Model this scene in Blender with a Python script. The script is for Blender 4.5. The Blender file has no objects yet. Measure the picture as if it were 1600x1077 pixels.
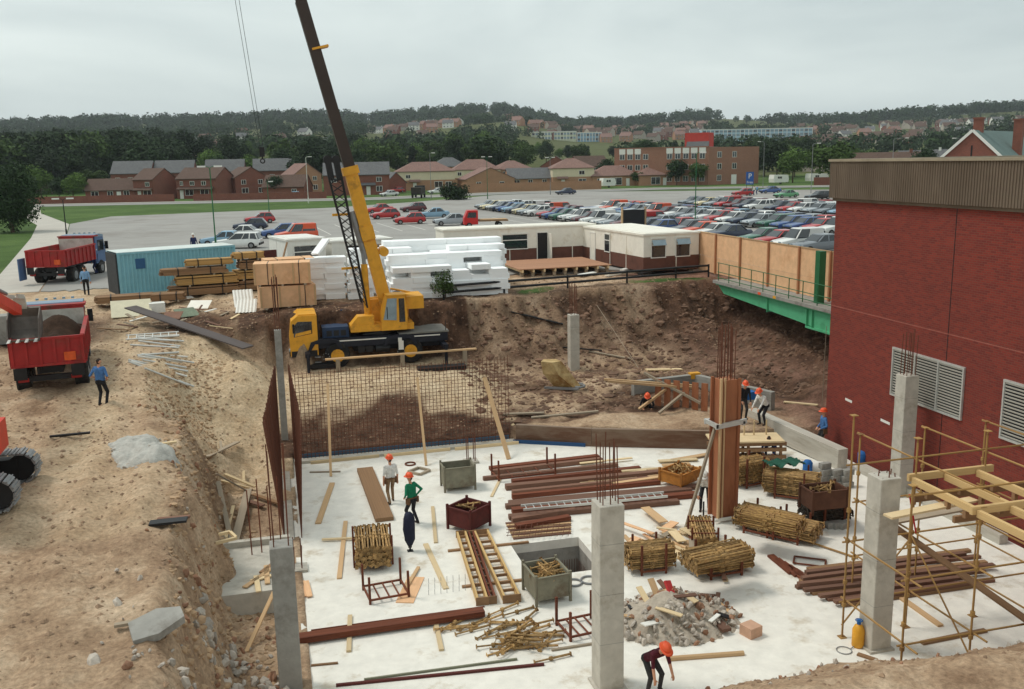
import bpy, bmesh, math, random
import numpy as np
from mathutils import Vector, Matrix, Euler
R = math.radians
rnd = random.Random(11)
sc = bpy.context.scene
C = sc.collection

# ------------------------------------------------------------------ camera
# site axes: X runs along the back of the slab, Y along its left edge, Z = 0 on the slab
F, TILT, YAW, ROLL, EYE = 1450.0, R(11.2), R(14.3), R(1.1), 12.0
CAMROT = Matrix.Rotation(-YAW, 3, 'Z') @ Matrix.Rotation(math.pi/2-TILT, 3, 'X') @ Matrix.Rotation(-ROLL, 3, 'Z')
cam = bpy.data.cameras.new('camera'); camo = bpy.data.objects.new('camera', cam); C.objects.link(camo)
camo.matrix_world = Matrix.Translation((0, 0, EYE)) @ CAMROT.to_4x4()
cam.sensor_width = 36; cam.lens = 36*F/1600; cam.clip_start = .3; cam.clip_end = 9000
sc.camera = camo

# ------------------------------------------------------------------ world, sun, exposure
SUN_EL, SUN_AZ = R(58), R(-60)          # azimuth measured from +Y towards +X
w = bpy.data.worlds.new('World'); sc.world = w; w.use_nodes = True
nt = w.node_tree; nt.nodes.clear()
def N(t, typ, **kw):
    n = t.nodes.new(typ)
    for k, v in kw.items(): setattr(n, k, v)
    return n
out = N(nt, 'ShaderNodeOutputWorld'); bg = N(nt, 'ShaderNodeBackground'); bg.inputs[1].default_value = .1
sky = N(nt, 'ShaderNodeTexSky', sky_type='NISHITA', sun_disc=False); sky.sun_elevation = SUN_EL; sky.sun_rotation = SUN_AZ
sky.air_density = 1.5; sky.dust_density = 3
tc = N(nt, 'ShaderNodeTexCoord'); mp = N(nt, 'ShaderNodeMapping'); mp.inputs['Scale'].default_value = (1, 1, 3.6)
n1 = N(nt, 'ShaderNodeTexNoise'); n1.inputs['Scale'].default_value = 2.1; n1.inputs['Detail'].default_value = 5; n1.inputs['Roughness'].default_value = .5; n1.inputs['Distortion'].default_value = .4
rp = N(nt, 'ShaderNodeValToRGB')
rp.color_ramp.elements[0].position = .36; rp.color_ramp.elements[0].color = (5.2, 5.95, 6.0, 1)
rp.color_ramp.elements[1].position = .64; rp.color_ramp.elements[1].color = (7.3, 8.05, 7.85, 1)
mx = N(nt, 'ShaderNodeMix', data_type='RGBA'); mx.inputs[0].default_value = .93
L = nt.links.new
L(tc.outputs['Generated'], mp.inputs[0]); L(mp.outputs[0], n1.inputs['Vector']); L(n1.outputs['Fac'], rp.inputs[0])
L(sky.outputs[0], mx.inputs[6]); L(rp.outputs[0], mx.inputs[7]); L(mx.outputs[2], bg.inputs[0]); L(bg.outputs[0], out.inputs[0])
sun = bpy.data.lights.new('sun', 'SUN'); sun.energy = 1.5; sun.angle = R(15); sun.color = (1, .95, .87)
suno = bpy.data.objects.new('sun', sun); C.objects.link(suno)
sd = Vector((math.sin(SUN_AZ)*math.cos(SUN_EL), math.cos(SUN_AZ)*math.cos(SUN_EL), math.sin(SUN_EL)))
suno.rotation_euler = sd.to_track_quat('Z', 'Y').to_euler(); suno.location = (0, 0, 60)
sc.view_settings.view_transform = 'Standard'; sc.view_settings.look = 'None'
sc.view_settings.exposure = 0.22; sc.view_settings.gamma = 1

# ------------------------------------------------------------------ survey helpers (readings -> points on real surfaces)
CP = Vector((0, 0, EYE))
def ray(px, py): return CAMROT @ Vector(((px-800)/F, -(py-538.5)/F, -1))
def at(px, py, z=0.0):
    d = ray(px, py); return CP + d*((z-EYE)/d.z)
def onY(px, py, Y):
    d = ray(px, py); return CP + d*(Y/d.y)
def onX(px, py, X):
    d = ray(px, py); return CP + d*(X/d.x)
def bear(px, Y, z=4.7):
    d = ray(px, 251+(800-px)*.021); return Vector((d.x/d.y*Y, Y, z))

# ------------------------------------------------------------------ mesh helpers
def lin(r, g, b): return tuple(((c/255)/12.92 if c <= 10 else ((c/255+.055)/1.055)**2.4) for c in (r, g, b))
class MB:
    def __init__(s): s.v = []; s.f = []; s.m = []
    def add(s, vs, fs, mi=0):
        o = len(s.v); s.v += [tuple(v) for v in vs]; s.f += [tuple(i+o for i in f) for f in fs]; s.m += [mi]*len(fs); return s
    def box(s, c, d, rz=0, mi=0, rot=None):
        M = rot if rot is not None else Matrix.Rotation(rz, 3, 'Z'); c = Vector(c)
        vs = [c + M @ Vector((x*d[0]/2, y*d[1]/2, z*d[2]/2)) for x in (-1, 1) for y in (-1, 1) for z in (-1, 1)]
        return s.add(vs, [(0,1,3,2), (4,6,7,5), (0,4,5,1), (2,3,7,6), (0,2,6,4), (1,5,7,3)], mi)
    def bx(s, x0, x1, y0, y1, z0, z1, mi=0): return s.box(((x0+x1)/2, (y0+y1)/2, (z0+z1)/2), (x1-x0, y1-y0, z1-z0), mi=mi)
    def beam(s, p0, p1, w, h, mi=0, up=(0, 0, 1)):
        p0 = Vector(p0); p1 = Vector(p1); x = (p1-p0); l = x.length; x.normalize(); u = Vector(up)
        if abs(x.dot(u)) > .99: u = Vector((0, 1, 0))
        y = u.cross(x).normalized(); z = x.cross(y)
        return s.box((p0+p1)/2, (l, w, h), mi=mi, rot=Matrix((x, y, z)).transposed())
    def tube(s, p0, p1, r0, r1=None, n=8, mi=0, caps=True):
        r1 = r0 if r1 is None else r1; p0 = Vector(p0); p1 = Vector(p1); d = (p1-p0).normalized()
        a = d.orthogonal().normalized(); b = d.cross(a); vs = []
        for p, r in ((p0, r0), (p1, r1)):
            for i in range(n):
                t = 2*math.pi*i/n; vs.append(p + a*(r*math.cos(t)) + b*(r*math.sin(t)))
        fs = [(i, (i+1) % n, n+(i+1) % n, n+i) for i in range(n)]
        if caps: fs += [tuple(range(n-1, -1, -1)), tuple(range(n, 2*n))]
        return s.add(vs, fs, mi)
    def path(s, pts, r, n=6, mi=0):
        for a, b in zip(pts, pts[1:]): s.tube(a, b, r, n=n, mi=mi)
        return s
    def prism(s, pts, lo, hi, axis='y', mi=0):
        n = len(pts); vs = []
        for h in (lo, hi):
            for a, b in pts: vs.append((a, h, b) if axis == 'y' else ((h, a, b) if axis == 'x' else (a, b, h)))
        fs = [(i, (i+1) % n, n+(i+1) % n, n+i) for i in range(n)] + [tuple(range(n-1, -1, -1)), tuple(range(n, 2*n))]
        return s.add(vs, fs, mi)
    def rings(s, rings, mi=0, close=True):
        n = len(rings[0]); vs = [p for r in rings for p in r]; fs = []
        for k in range(len(rings)-1):
            for i in range(n): fs.append((k*n+i, k*n+(i+1) % n, (k+1)*n+(i+1) % n, (k+1)*n+i))
        if close: fs += [tuple(range(n-1, -1, -1)), tuple((len(rings)-1)*n+i for i in range(n))]
        return s.add(vs, fs, mi)
    def torus(s, c, Rr, r, n=20, k=6, mi=0, axis='z'):
        rg = []
        for i in range(n):
            t = 2*math.pi*i/n
            for j in range(k):
                u = 2*math.pi*j/k; q = Rr + r*math.cos(u); p = (q*math.cos(t), q*math.sin(t), r*math.sin(u))
                if axis == 'y': p = (p[0], p[2], p[1])
                if axis == 'x': p = (p[2], p[0], p[1])
                rg.append((c[0]+p[0], c[1]+p[1], c[2]+p[2]))
        fs = [(i*k+j, ((i+1) % n)*k+j, ((i+1) % n)*k+(j+1) % k, i*k+(j+1) % k) for i in range(n) for j in range(k)]
        return s.add(rg, fs, mi)
    def mesh(s, name, mats, smooth=False):
        me = bpy.data.meshes.new(name); me.from_pydata(s.v, [], s.f)
        for m in (mats if isinstance(mats, (list, tuple)) else [mats]): me.materials.append(m)
        if any(s.m): me.polygons.foreach_set('material_index', s.m)
        bm = bmesh.new(); bm.from_mesh(me); bmesh.ops.recalc_face_normals(bm, faces=bm.faces); bm.to_mesh(me); bm.free()
        if smooth: me.polygons.foreach_set('use_smooth', [True]*len(me.polygons))
        return me
    def obj(s, name, mats, parent=None, loc=None, smooth=False, **kw): return mk(name, s.mesh(name, mats, smooth), parent, loc, **kw)
def tag(o, label=None, cat=None, group=None, kind=None):
    if label: o['label'] = label
    if cat: o['category'] = cat
    if group: o['group'] = group
    if kind: o['kind'] = kind
    return o
def mk(name, me, parent=None, loc=None, rot=None, label=None, cat=None, group=None, kind=None):
    o = bpy.data.objects.new(name, me); C.objects.link(o)
    if parent is not None: o.parent = parent
    if loc is not None: o.location = loc
    if rot is not None: o.rotation_euler = rot
    return tag(o, label, cat, group, kind)
def thing(name, loc, rz=0, label=None, cat=None, group=None, rot=None):
    return mk(name, None, None, loc, rot or (0, 0, rz), label, cat, group)
def copytree(o, parent=None):
    c = o.copy(); C.objects.link(c); c.parent = parent
    for ch in list(o.children): copytree(ch, c)
    return c
_bm = {}
def unit(m, key='box'):
    k = (m.name, key)
    if k not in _bm:
        b = MB()
        if key == 'box':
            b.box((0, 0, 0), (1, 1, 1)); me = b.mesh('piece', m)
        else: b.tube((-.5, 0, 0), (.5, 0, 0), 1, n=8 if key == 'tube' else 6); me = b.mesh('piece', m)
        _bm[k] = me
    return _bm[k]
def piece(name, p0, p1, wd, ht, m, parent=None, up=(0, 0, 1), key='box', roll=0, **kw):
    """a board (or bar) from p0 to p1 with real width and height; alike pieces share mesh data"""
    p0 = Vector(p0); p1 = Vector(p1); x = p1-p0; l = x.length; x.normalize(); u = Vector(up)
    if abs(x.dot(u)) > .99: u = Vector((0, 1, 0))
    y = u.cross(x).normalized(); z = x.cross(y)
    o = mk(name, unit(m, key), parent, **kw)
    M = Matrix((x, y, z)).transposed().to_4x4() @ Matrix.Rotation(roll, 4, 'X')
    o.matrix_local = Matrix.Translation((p0+p1)/2) @ M @ Matrix.Diagonal((l, wd, ht, 1))
    return o
def bar(name, p0, p1, r, m, parent=None, **kw): return piece(name, p0, p1, r, r, m, parent, key='tube', **kw)

# ------------------------------------------------------------------ materials
MATS = {}
def mat(name, col, rough=.85, var=.18, scale=6.0, bump=.15, metal=0.0, orand=.0, spec=.35, stain=None, stain_at=(.5, .7), stretch=None, coat=0, world=False, alpha=None, emis=None):
    if name in MATS: return MATS[name]
    m = bpy.data.materials.new(name); m.use_nodes = True; t = m.node_tree; t.nodes.clear(); l = t.links.new
    o = N(t, 'ShaderNodeOutputMaterial'); p = N(t, 'ShaderNodeBsdfPrincipled'); l(p.outputs[0], o.inputs[0])
    p.inputs['Roughness'].default_value = rough; p.inputs['Metallic'].default_value = metal; p.inputs['Specular IOR Level'].default_value = spec
    if coat: p.inputs['Coat Weight'].default_value = coat; p.inputs['Coat Roughness'].default_value = .08
    if world: v = N(t, 'ShaderNodeNewGeometry').outputs['Position']
    else: v = N(t, 'ShaderNodeTexCoord').outputs['Object']
    if stretch:
        q = N(t, 'ShaderNodeMapping'); q.inputs['Scale'].default_value = stretch; l(v, q.inputs[0]); v = q.outputs[0]
    a = N(t, 'ShaderNodeTexNoise'); a.inputs['Scale'].default_value = scale; a.inputs['Detail'].default_value = 6; a.inputs['Roughness'].default_value = .62; l(v, a.inputs['Vector'])
    r = N(t, 'ShaderNodeValToRGB'); e = r.color_ramp.elements
    e[0].position = .3; e[0].color = (*[c*(1-var) for c in col], 1); e[1].position = .7; e[1].color = (*[min(1, c*(1+var)) for c in col], 1)
    l(a.outputs['Fac'], r.inputs[0]); c = r.outputs[0]
    if stain:
        b = N(t, 'ShaderNodeTexNoise'); b.inputs['Scale'].default_value = scale*.35; b.inputs['Detail'].default_value = 7; b.inputs['Roughness'].default_value = .7; l(v, b.inputs['Vector'])
        mr = N(t, 'ShaderNodeMapRange'); mr.inputs[1].default_value, mr.inputs[2].default_value = stain_at; l(b.outputs['Fac'], mr.inputs[0])
        x = N(t, 'ShaderNodeMix', data_type='RGBA'); l(mr.outputs[0], x.inputs[0]); l(c, x.inputs[6]); x.inputs[7].default_value = (*stain, 1); c = x.outputs[2]
    if orand:
        oi = N(t, 'ShaderNodeObjectInfo'); mr = N(t, 'ShaderNodeMapRange'); mr.inputs[3].default_value = 1-orand; mr.inputs[4].default_value = 1+orand
        l(oi.outputs['Random'], mr.inputs[0]); x = N(t, 'ShaderNodeVectorMath', operation='SCALE'); l(c, x.inputs[0]); l(mr.outputs[0], x.inputs['Scale']); c = x.outputs[0]
    l(c, p.inputs['Base Color'])
    if bump:
        b = N(t, 'ShaderNodeTexNoise'); b.inputs['Scale'].default_value = scale*4; b.inputs['Detail'].default_value = 5; l(v, b.inputs['Vector'])
        u = N(t, 'ShaderNodeBump'); u.inputs['Strength'].default_value = bump; u.inputs['Distance'].default_value = .05; l(b.outputs['Fac'], u.inputs['Height']); l(u.outputs[0], p.inputs['Normal'])
    if emis: p.inputs['Emission Color'].default_value = (*emis, 1); p.inputs['Emission Strength'].default_value = 1
    MATS[name] = m; return m
def brickmat(name, c1, c2, mortar, bw=.225, bh=.075, rough=.9, var=.12, ms=.012, wear=.5):
    if name in MATS: return MATS[name]
    m = mat(name, c1, rough=rough, var=.1, scale=.6, bump=0); t = m.node_tree; l = t.links.new
    p = [n for n in t.nodes if n.type == 'BSDF_PRINCIPLED'][0]; v = [n for n in t.nodes if n.type == 'TEX_COORD'][0].outputs['Object']
    sx = N(t, 'ShaderNodeSeparateXYZ'); l(v, sx.inputs[0]); ad = N(t, 'ShaderNodeMath', operation='ADD'); l(sx.outputs[0], ad.inputs[0]); l(sx.outputs[1], ad.inputs[1])
    cb = N(t, 'ShaderNodeCombineXYZ'); l(ad.outputs[0], cb.inputs[0]); l(sx.outputs[2], cb.inputs[1])
    b = N(t, 'ShaderNodeTexBrick'); l(cb.outputs[0], b.inputs['Vector']); b.inputs['Scale'].default_value = 1
    b.inputs['Color1'].default_value = (*c1, 1); b.inputs['Color2'].default_value = (*c2, 1); b.inputs['Mortar'].default_value = (*mortar, 1)
    b.inputs['Mortar Size'].default_value = ms; b.inputs['Brick Width'].default_value = bw; b.inputs['Row Height'].default_value = bh
    nz = N(t, 'ShaderNodeTexNoise'); nz.inputs['Scale'].default_value = wear; nz.inputs['Detail'].default_value = 8; nz.inputs['Roughness'].default_value = .7; l(v, nz.inputs['Vector'])
    mr = N(t, 'ShaderNodeMapRange'); mr.inputs[3].default_value = 1-2*var; mr.inputs[4].default_value = 1+2*var; l(nz.outputs['Fac'], mr.inputs[0])
    x = N(t, 'ShaderNodeVectorMath', operation='SCALE'); l(b.outputs['Color'], x.inputs[0]); l(mr.outputs[0], x.inputs['Scale']); l(x.outputs[0], p.inputs['Base Color'])
    u = N(t, 'ShaderNodeBump'); u.inputs['Strength'].default_value = .4; u.inputs['Distance'].default_value = .01; u.invert = True; l(b.outputs['Fac'], u.inputs['Height']); l(u.outputs[0], p.inputs['Normal'])
    return m
def glassmat(name, col=(.02, .025, .03), rough=.06):
    return mat(name, col, rough=rough, var=.2, scale=2, bump=0, spec=.9)
M_CONC = mat('concrete', lin(186, 180, 168), var=.14, scale=3, bump=.12, stain=lin(150, 140, 124), stain_at=(.52, .72))
M_CONCD = mat('dark_concrete', lin(150, 147, 140), var=.14, scale=3, bump=.15, stain=lin(112, 106, 98), stain_at=(.5, .7))
M_SLAB = mat('slab_concrete', lin(226, 222, 212), var=.09, scale=2.2, bump=.2, stain=lin(190, 177, 156), stain_at=(.55, .70), world=True)
M_WOOD = mat('sawn_timber', lin(194, 160, 120), var=.2, scale=3, bump=.2, orand=.22, stretch=(.6, 6, 6))
M_WOODP = mat('pale_timber', lin(214, 190, 150), var=.15, scale=3, bump=.15, orand=.15, stretch=(.6, 6, 6))
M_WOODG = mat('grey_timber', lin(160, 145, 125), var=.2, scale=3, bump=.2, orand=.2, stretch=(.6, 6, 6))
M_WOODR = mat('red_brown_timber', lin(118, 86, 70), var=.25, scale=3, bump=.2, orand=.25, stretch=(.6, 6, 6))
M_WOODD = mat('brown_timber', lin(140, 108, 78), var=.2, scale=3, bump=.2, orand=.2, stretch=(.6, 6, 6))
M_PLY = mat('orange_plywood', lin(226, 180, 138), var=.12, scale=2.2, bump=.05, orand=.06, stain=lin(204, 150, 108), stain_at=(.55, .75))
M_RUST = mat('rusty_steel', lin(112, 62, 42), var=.3, scale=5, bump=.2, orand=.15, rough=.9, stain=lin(84, 42, 30))
M_RUSTO = mat('orange_rust_steel', lin(160, 102, 70), var=.2, scale=1.4, bump=.1, rough=.85, stain=lin(128, 70, 44), stain_at=(.5, .7), stretch=(2, 2, .5))
M_REBAR = mat('rebar', lin(104, 64, 48), var=.25, scale=9, bump=0, rough=.9, orand=.15)
M_PROP = mat('ochre_prop_steel', lin(160, 128, 82), var=.4, scale=7, bump=.1, orand=.38, rough=.7, stain=lin(120, 80, 45), stain_at=(.52, .7))
M_SCAF = mat('ochre_scaffold', lin(168, 132, 78), var=.3, scale=5, bump=.1, orand=.12, rough=.7, stain=lin(112, 74, 46), stain_at=(.46, .66))
M_DRED = mat('dark_red_steel', lin(88, 36, 32), var=.25, scale=4, bump=.1, rough=.75, stain=lin(70, 40, 32))
M_GREYST = mat('grey_steel', lin(140, 140, 140), var=.15, scale=4, bump=.05, rough=.5, metal=.4)
M_ALU = mat('aluminium', lin(205, 205, 200), var=.1, scale=5, bump=0, rough=.45, metal=.5)
M_BLACK = mat('black_paint', lin(28, 28, 30), var=.3, scale=4, bump=.05, rough=.5)
M_TYRE = mat('tyre_rubber', lin(34, 33, 33), var=.25, scale=8, bump=.1, rough=.9, stain=lin(78, 70, 60), stain_at=(.5, .75))
M_POLY = mat('polystyrene', lin(247, 249, 249), var=.015, scale=3, bump=.05, orand=.015, rough=.8)
M_SKIN = mat('skin', lin(205, 150, 120), var=.08, scale=12, bump=0, rough=.6)
M_HAIR = mat('dark_hair', lin(52, 40, 32), var=.2, scale=20, bump=.1)
M_ORANGE = mat('orange_helmet', lin(235, 95, 55), var=.08, scale=8, bump=0, rough=.4)
M_WHITE = mat('white_paint', lin(226, 224, 216), var=.06, scale=3, bump=.03, rough=.5, stain=lin(196, 190, 176), stain_at=(.58, .8))
M_CREAM = mat('cream_paint', lin(234, 229, 216), var=.06, scale=2, bump=.03, rough=.55, stain=lin(196, 182, 156), stain_at=(.56, .76))
M_BROWNP = mat('brown_cladding', lin(104, 66, 54), var=.12, scale=3, bump=.05, rough=.65, stain=lin(84, 54, 44))
M_YEL = mat('crane_yellow', lin(220, 158, 46), var=.12, scale=2.5, bump=.06, rough=.5, stain=lin(132, 92, 44), stain_at=(.54, .72))
M_DBLUE = mat('navy_chassis', lin(26, 29, 40), var=.2, scale=3, bump=.05, rough=.6)
M_GLASS = glassmat('dark_glass')
M_GLASSL = glassmat('pale_glass', lin(130, 150, 160), .15)
M_REDT = mat('tipper_red', lin(160, 42, 40), var=.2, scale=2.2, bump=.08, rough=.6, stain=lin(112, 66, 54), stain_at=(.5, .68))
M_BLUET = mat('cab_blue', lin(78, 104, 140), var=.12, scale=2, bump=.03, rough=.5)
M_SOILM = mat('load_soil', lin(62, 46, 36), var=.35, scale=5, bump=.8, spec=.1)
M_TANK = mat('pale_lining', lin(190, 186, 176), var=.15, scale=2, bump=.05, stain=lin(130, 116, 98), stain_at=(.5, .75))

# ------------------------------------------------------------------ ground
def _hash(i, j, s): 
    v = np.sin(i*127.1 + j*311.7 + s*74.7)*43758.5453; return v-np.floor(v)
def vn(x, y, s=0):
    i = np.floor(x); j = np.floor(y); u = x-i; v = y-j; u = u*u*(3-2*u); v = v*v*(3-2*v)
    a = _hash(i, j, s); b = _hash(i+1, j, s); c = _hash(i, j+1, s); d = _hash(i+1, j+1, s)
    return (a*(1-u)+b*u)*(1-v) + (c*(1-u)+d*u)*v - .5
def fbm(x, y, f, o=4, s=0):
    t = 0; a = 1.0
    for k in range(o): t = t + a*vn(x*f+k*17.3, y*f-k*9.1, s+k); f *= 2.1; a *= .5
    return t
def S(a, b, t): 
    u = np.clip((t-a)/(b-a), 0, 1); return u*u*(3-2*u)
LIP = ([10, 20, 26, 31, 34.5, 40, 45, 49, 52], [-2.6, -2.4, -2.9, -3.6, -4.8, -5.2, -4.6, -2.0, 0])
RIDGE_B = np.radians([-60, -45, -17, -5, 1, 6.5, 10, 14, 18, 22, 26, 30, 36, 45, 70])
RIDGE_E = np.array([62, 64, 56, 62, 72, 62, 70, 76, 52, 50, 56, 50, 50, 54, 54])     # bearing table of the skyline, in 1/1450
def height(x, y, fine=True):
    x = np.asarray(x, float); y = np.asarray(y, float)
    r = np.hypot(x, y); bq = np.arctan2(x, y)
    zr = 12 + np.interp(bq, RIDGE_B, RIDGE_E)/1450*1800*.97
    t = np.clip((r-290)/1510, 0, 1)
    far = 4.62 + (zr-4.62)*t**1.2*np.where(r > 1800, np.clip(1-(r-1800)/2500, .6, 1), 1)
    far = far + np.where(r > 320, fbm(x, y, .004, 3, 5)*10*S(320, 700, r), 0)
        # haul road on the left
    zl = np.interp(y, [5, 15, 25, 35, 48, 58, 64], [2.9, 3.0, 3.25, 3.6, 4.15, 4.55, 4.6])
    rut = .12*fbm(x*2.2, y*.35, .6, 3, 3) + .05*np.sin((x+.05*y+.4*fbm(x, y, .12, 2, 6))*4.2)*S(20, 26, y) + .10*fbm(x, y, .9, 4, 4)
    zl = zl + rut*(1-S(56, 62, y))
    lip = np.interp(y, *LIP) - .25 + .9*fbm(x*.3, y, .35, 3, 43)*(1-S(44, 48, y))
    # pit floor
    floor = -1.7 + 0*x
    behind = .35 + 1.6*S(38.0, 43.2, y + .6*fbm(x, y, .35, 3, 8))                      # sand ramp up to the crane pad
    right = .75 + .5*S(38, 47, y) + .35*fbm(x, y, .35, 4, 12)                             # rough pit floor
    k = S(8.2, 11.2, x + .8*fbm(x, y, .3, 2, 3))
    pit = behind*(1-k) + right*k
    ytop = 48.9 + .16*(np.clip(x, 0, 60)-8.6)
    steep = np.where(x < 9, 1.3, 1.3+4.4*S(9, 13, x))
    gul = 1.5*fbm(x*1.5+y*.2, y*.5, .55, 5, 21)
    u = np.clip((y + .75*gul - (ytop-steep))/steep, 0, 1); u = np.where(x < 9, u**.8, .42*u + .58*u**3.2)
    bank = pit + (4.6-pit)*u + .55*(fbm(x, y, .7, 5, 23)-.1)*np.clip(u*4, 0, 1)*np.clip((1-u)*6, 0, 1)
    ue = np.clip((x - 24.2 + .8*fbm(x, y, .5, 3, 31))/9.0, 0, 1)**.9*S(31, 36, y)
    bank = np.maximum(bank, pit + (4.6-pit)*ue)
    # slope from the haul road down to the slab edge
    base = .03 + 1.9*S(36.8, 42.5, y)
    base = base + (bank-base)*S(41, 46, y)
    wid = np.interp(y, [10, 28, 33, 38, 45], [1.7, 1.6, 2.4, 4.2, 4.6])
    s1 = np.clip((x-lip + .5*fbm(x, y, .55, 5, 41))/wid, 0, 1)
    prof = np.where(y < 33, s1*s1*(3-2*s1), s1)
    left = zl + (base-zl)*prof
    bowl = np.exp(-(((x+3.0)/1.5)**2 + ((y-39.5)/2.6)**2)); left = left - .75*bowl
    rim = np.exp(-(((x+1.6)/1.0)**2 + ((y-43.0)/1.6)**2)); left = left + .5*rim
    ystart = np.interp(x, [9.3, 12.6, 17.3, 20.4, 22], [37.75, 36.1, 34.2, 34.1, 33.6])
    z = np.where(x < .32, left, np.where(y > ystart, bank, floor))
    bl = S(-1.0, .3, x)*S(37.8, 39.5, y); z = np.where((x < .3) & (y > 37.8), left*(1-bl)+bank*bl, z)
    z = np.where((x > 22.15) & (y < 32.9), -1.7, z)
    # earth bank in front of the slab, bottom right
    edge = 17.9 - .06*(x-9)
    fr = np.clip((edge - y + .5*fbm(x, y, .6, 4, 51))/3.4, 0, 1)**.8
    z = np.where((x > 5.0) & (y < 18.5), np.maximum(z, np.where(fr > 0, -.3 + 2.3*fr*S(5.5, 10.5, x+(17-y)), -1.7)), z)
    z = np.where(y < 12, np.maximum(z, 1.2), z)
    near = np.where(y < 62, z, 4.6)
    near = np.maximum(near, np.where(y > 57, 4.6 + .05*S(57, 60, y), -9)*np.where((y > 57) & (y < 66), 1, 1)) if True else near
    near = np.where(x > 36, 4.6, near)
    if fine:
        rough = (1-S(55, 60, y))*np.where((x > .25) & (x < 21.8) & (y < 37.7) & (y > 17.5), 0, 1)*(x < 36)
        near = near + rough*(.16*fbm(x, y, .8, 5, 61) + .09*fbm(x, y, 3.2, 2, 62))
    return np.where(r > 285, far, near) if True else near
def gz(x, y): return float(height(np.array([x]), np.array([y]))[0])
def axis(segs):
    o = []
    for a, b, s in segs: o += list(np.arange(a, b, s))
    return np.array(o + [segs[-1][1]])
def geo(a, b, n): return list(a*(b/a)**(np.arange(n+1)/n))
gx = np.array([-v for v in reversed(geo(16, 4200, 46))] + list(np.arange(-15.8, 35.01, .16)) + geo(36, 4200, 46))
gy = np.array([-3000, -800, -200, -60, -20, 0, 6, 9] + list(np.arange(11, 55, .16)) + list(np.arange(55, 70, .8)) + geo(70, 4600, 70))
X, Y = np.meshgrid(gx, gy); Zg = height(X, Y)
Zg = np.where(Y < 5, 1.2, Zg)
nx, ny = len(gx), len(gy)
idx = np.arange(nx*ny).reshape(ny, nx)
fq = np.stack([idx[:-1, :-1], idx[:-1, 1:], idx[1:, 1:], idx[1:, :-1]], -1).reshape(-1, 4)
gm = bpy.data.meshes.new('ground'); gm.vertices.add(nx*ny); gm.vertices.foreach_set('co', np.stack([X, Y, Zg], -1).ravel())
gm.loops.add(len(fq)*4); gm.loops.foreach_set('vertex_index', fq.ravel()); gm.polygons.add(len(fq)); gm.polygons.foreach_set('loop_start', np.arange(len(fq))*4)
gm.polygons.foreach_set('use_smooth', np.ones(len(fq), bool)); gm.update(); gm.validate()
# soil kinds as masks: R sand, G dark loam, B turf, A pink-brown clay
nz = fbm(X, Y, .22, 4, 71)
sand = S(-6.2, -4.6, X + 1.2*nz)*(1-S(44.5, 47.5, Y + 2*nz))*S(31.5, 35.5, Y + X*.3 + 2*nz)*(1-S(9.5, 12.5, X+2*nz))
sand = np.maximum(sand, .45*S(.1, .35, fbm(X, Y, .16, 3, 73))*(X < -2))
trk = np.exp(-((X+6.6+.05*(Y-40)+.5*nz)/1.1)**2)*S(22, 30, Y)*(1-S(58, 62, Y))
sand = np.maximum(sand, .75*trk)
sand = np.maximum(sand, .5*S(50, 58, Y)*(Y < 66)*(X > -14)*(X < 0))
low = (1-S(.9, 1.5, Zg + 1.1*nz + .5*fbm(X, Y, 1.1, 3, 79)))*(Y > 37.7)*(X > -.5)
sand = sand*(1-low)
dark = np.maximum(S(45, 47.5, Y + nz)*(1-S(50.5, 53, Y))*(X < 10), low)
dark = np.maximum(dark, S(47.5, 49.5, Y - .16*(X-8.6) + 1.6*nz)*(1-S(51.5, 53, Y))*(X > 6)*(X < 27)*.8)
turf = S(60, 66, Y + 4*nz)*np.where((X < -17.0 - .14*(Y-60)), 1, 0)
turf = np.maximum(turf, (Y > 150)*1.0); turf = np.maximum(turf, (np.hypot(X, Y) > 285)*1.0); turf = np.maximum(turf, S(-15, -19, X)*(Y > 62))
turf = np.maximum(turf, S(.02, .12, nz)*S(49.3, 50.0, Y-.16*(X-8.6))*(1-S(50.6, 51.6, Y-.16*(X-8.6)))*(X > 8)*(X < 26))
slope = S(1.0, 2.0, Zg)*(1-S(4.3, 4.58, Zg))*(X > 9)*(X < 36)*(Y > 38)*(Y < 56)
dark = np.maximum(dark, slope*(.5+.45*S(-.25, .2, fbm(X, Y, .5, 3, 77))))
farm = (np.hypot(X, Y) > 330)
dark = np.where(farm, 1, dark); turf = np.where(farm, .6, turf)
clay = S(20, 23, X + nz*2)*(Y > 32)
ca = gm.color_attributes.new('soil', 'FLOAT_COLOR', 'POINT'); ca.data.foreach_set('color', np.stack([sand, dark, turf, clay], -1).ravel())
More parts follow.
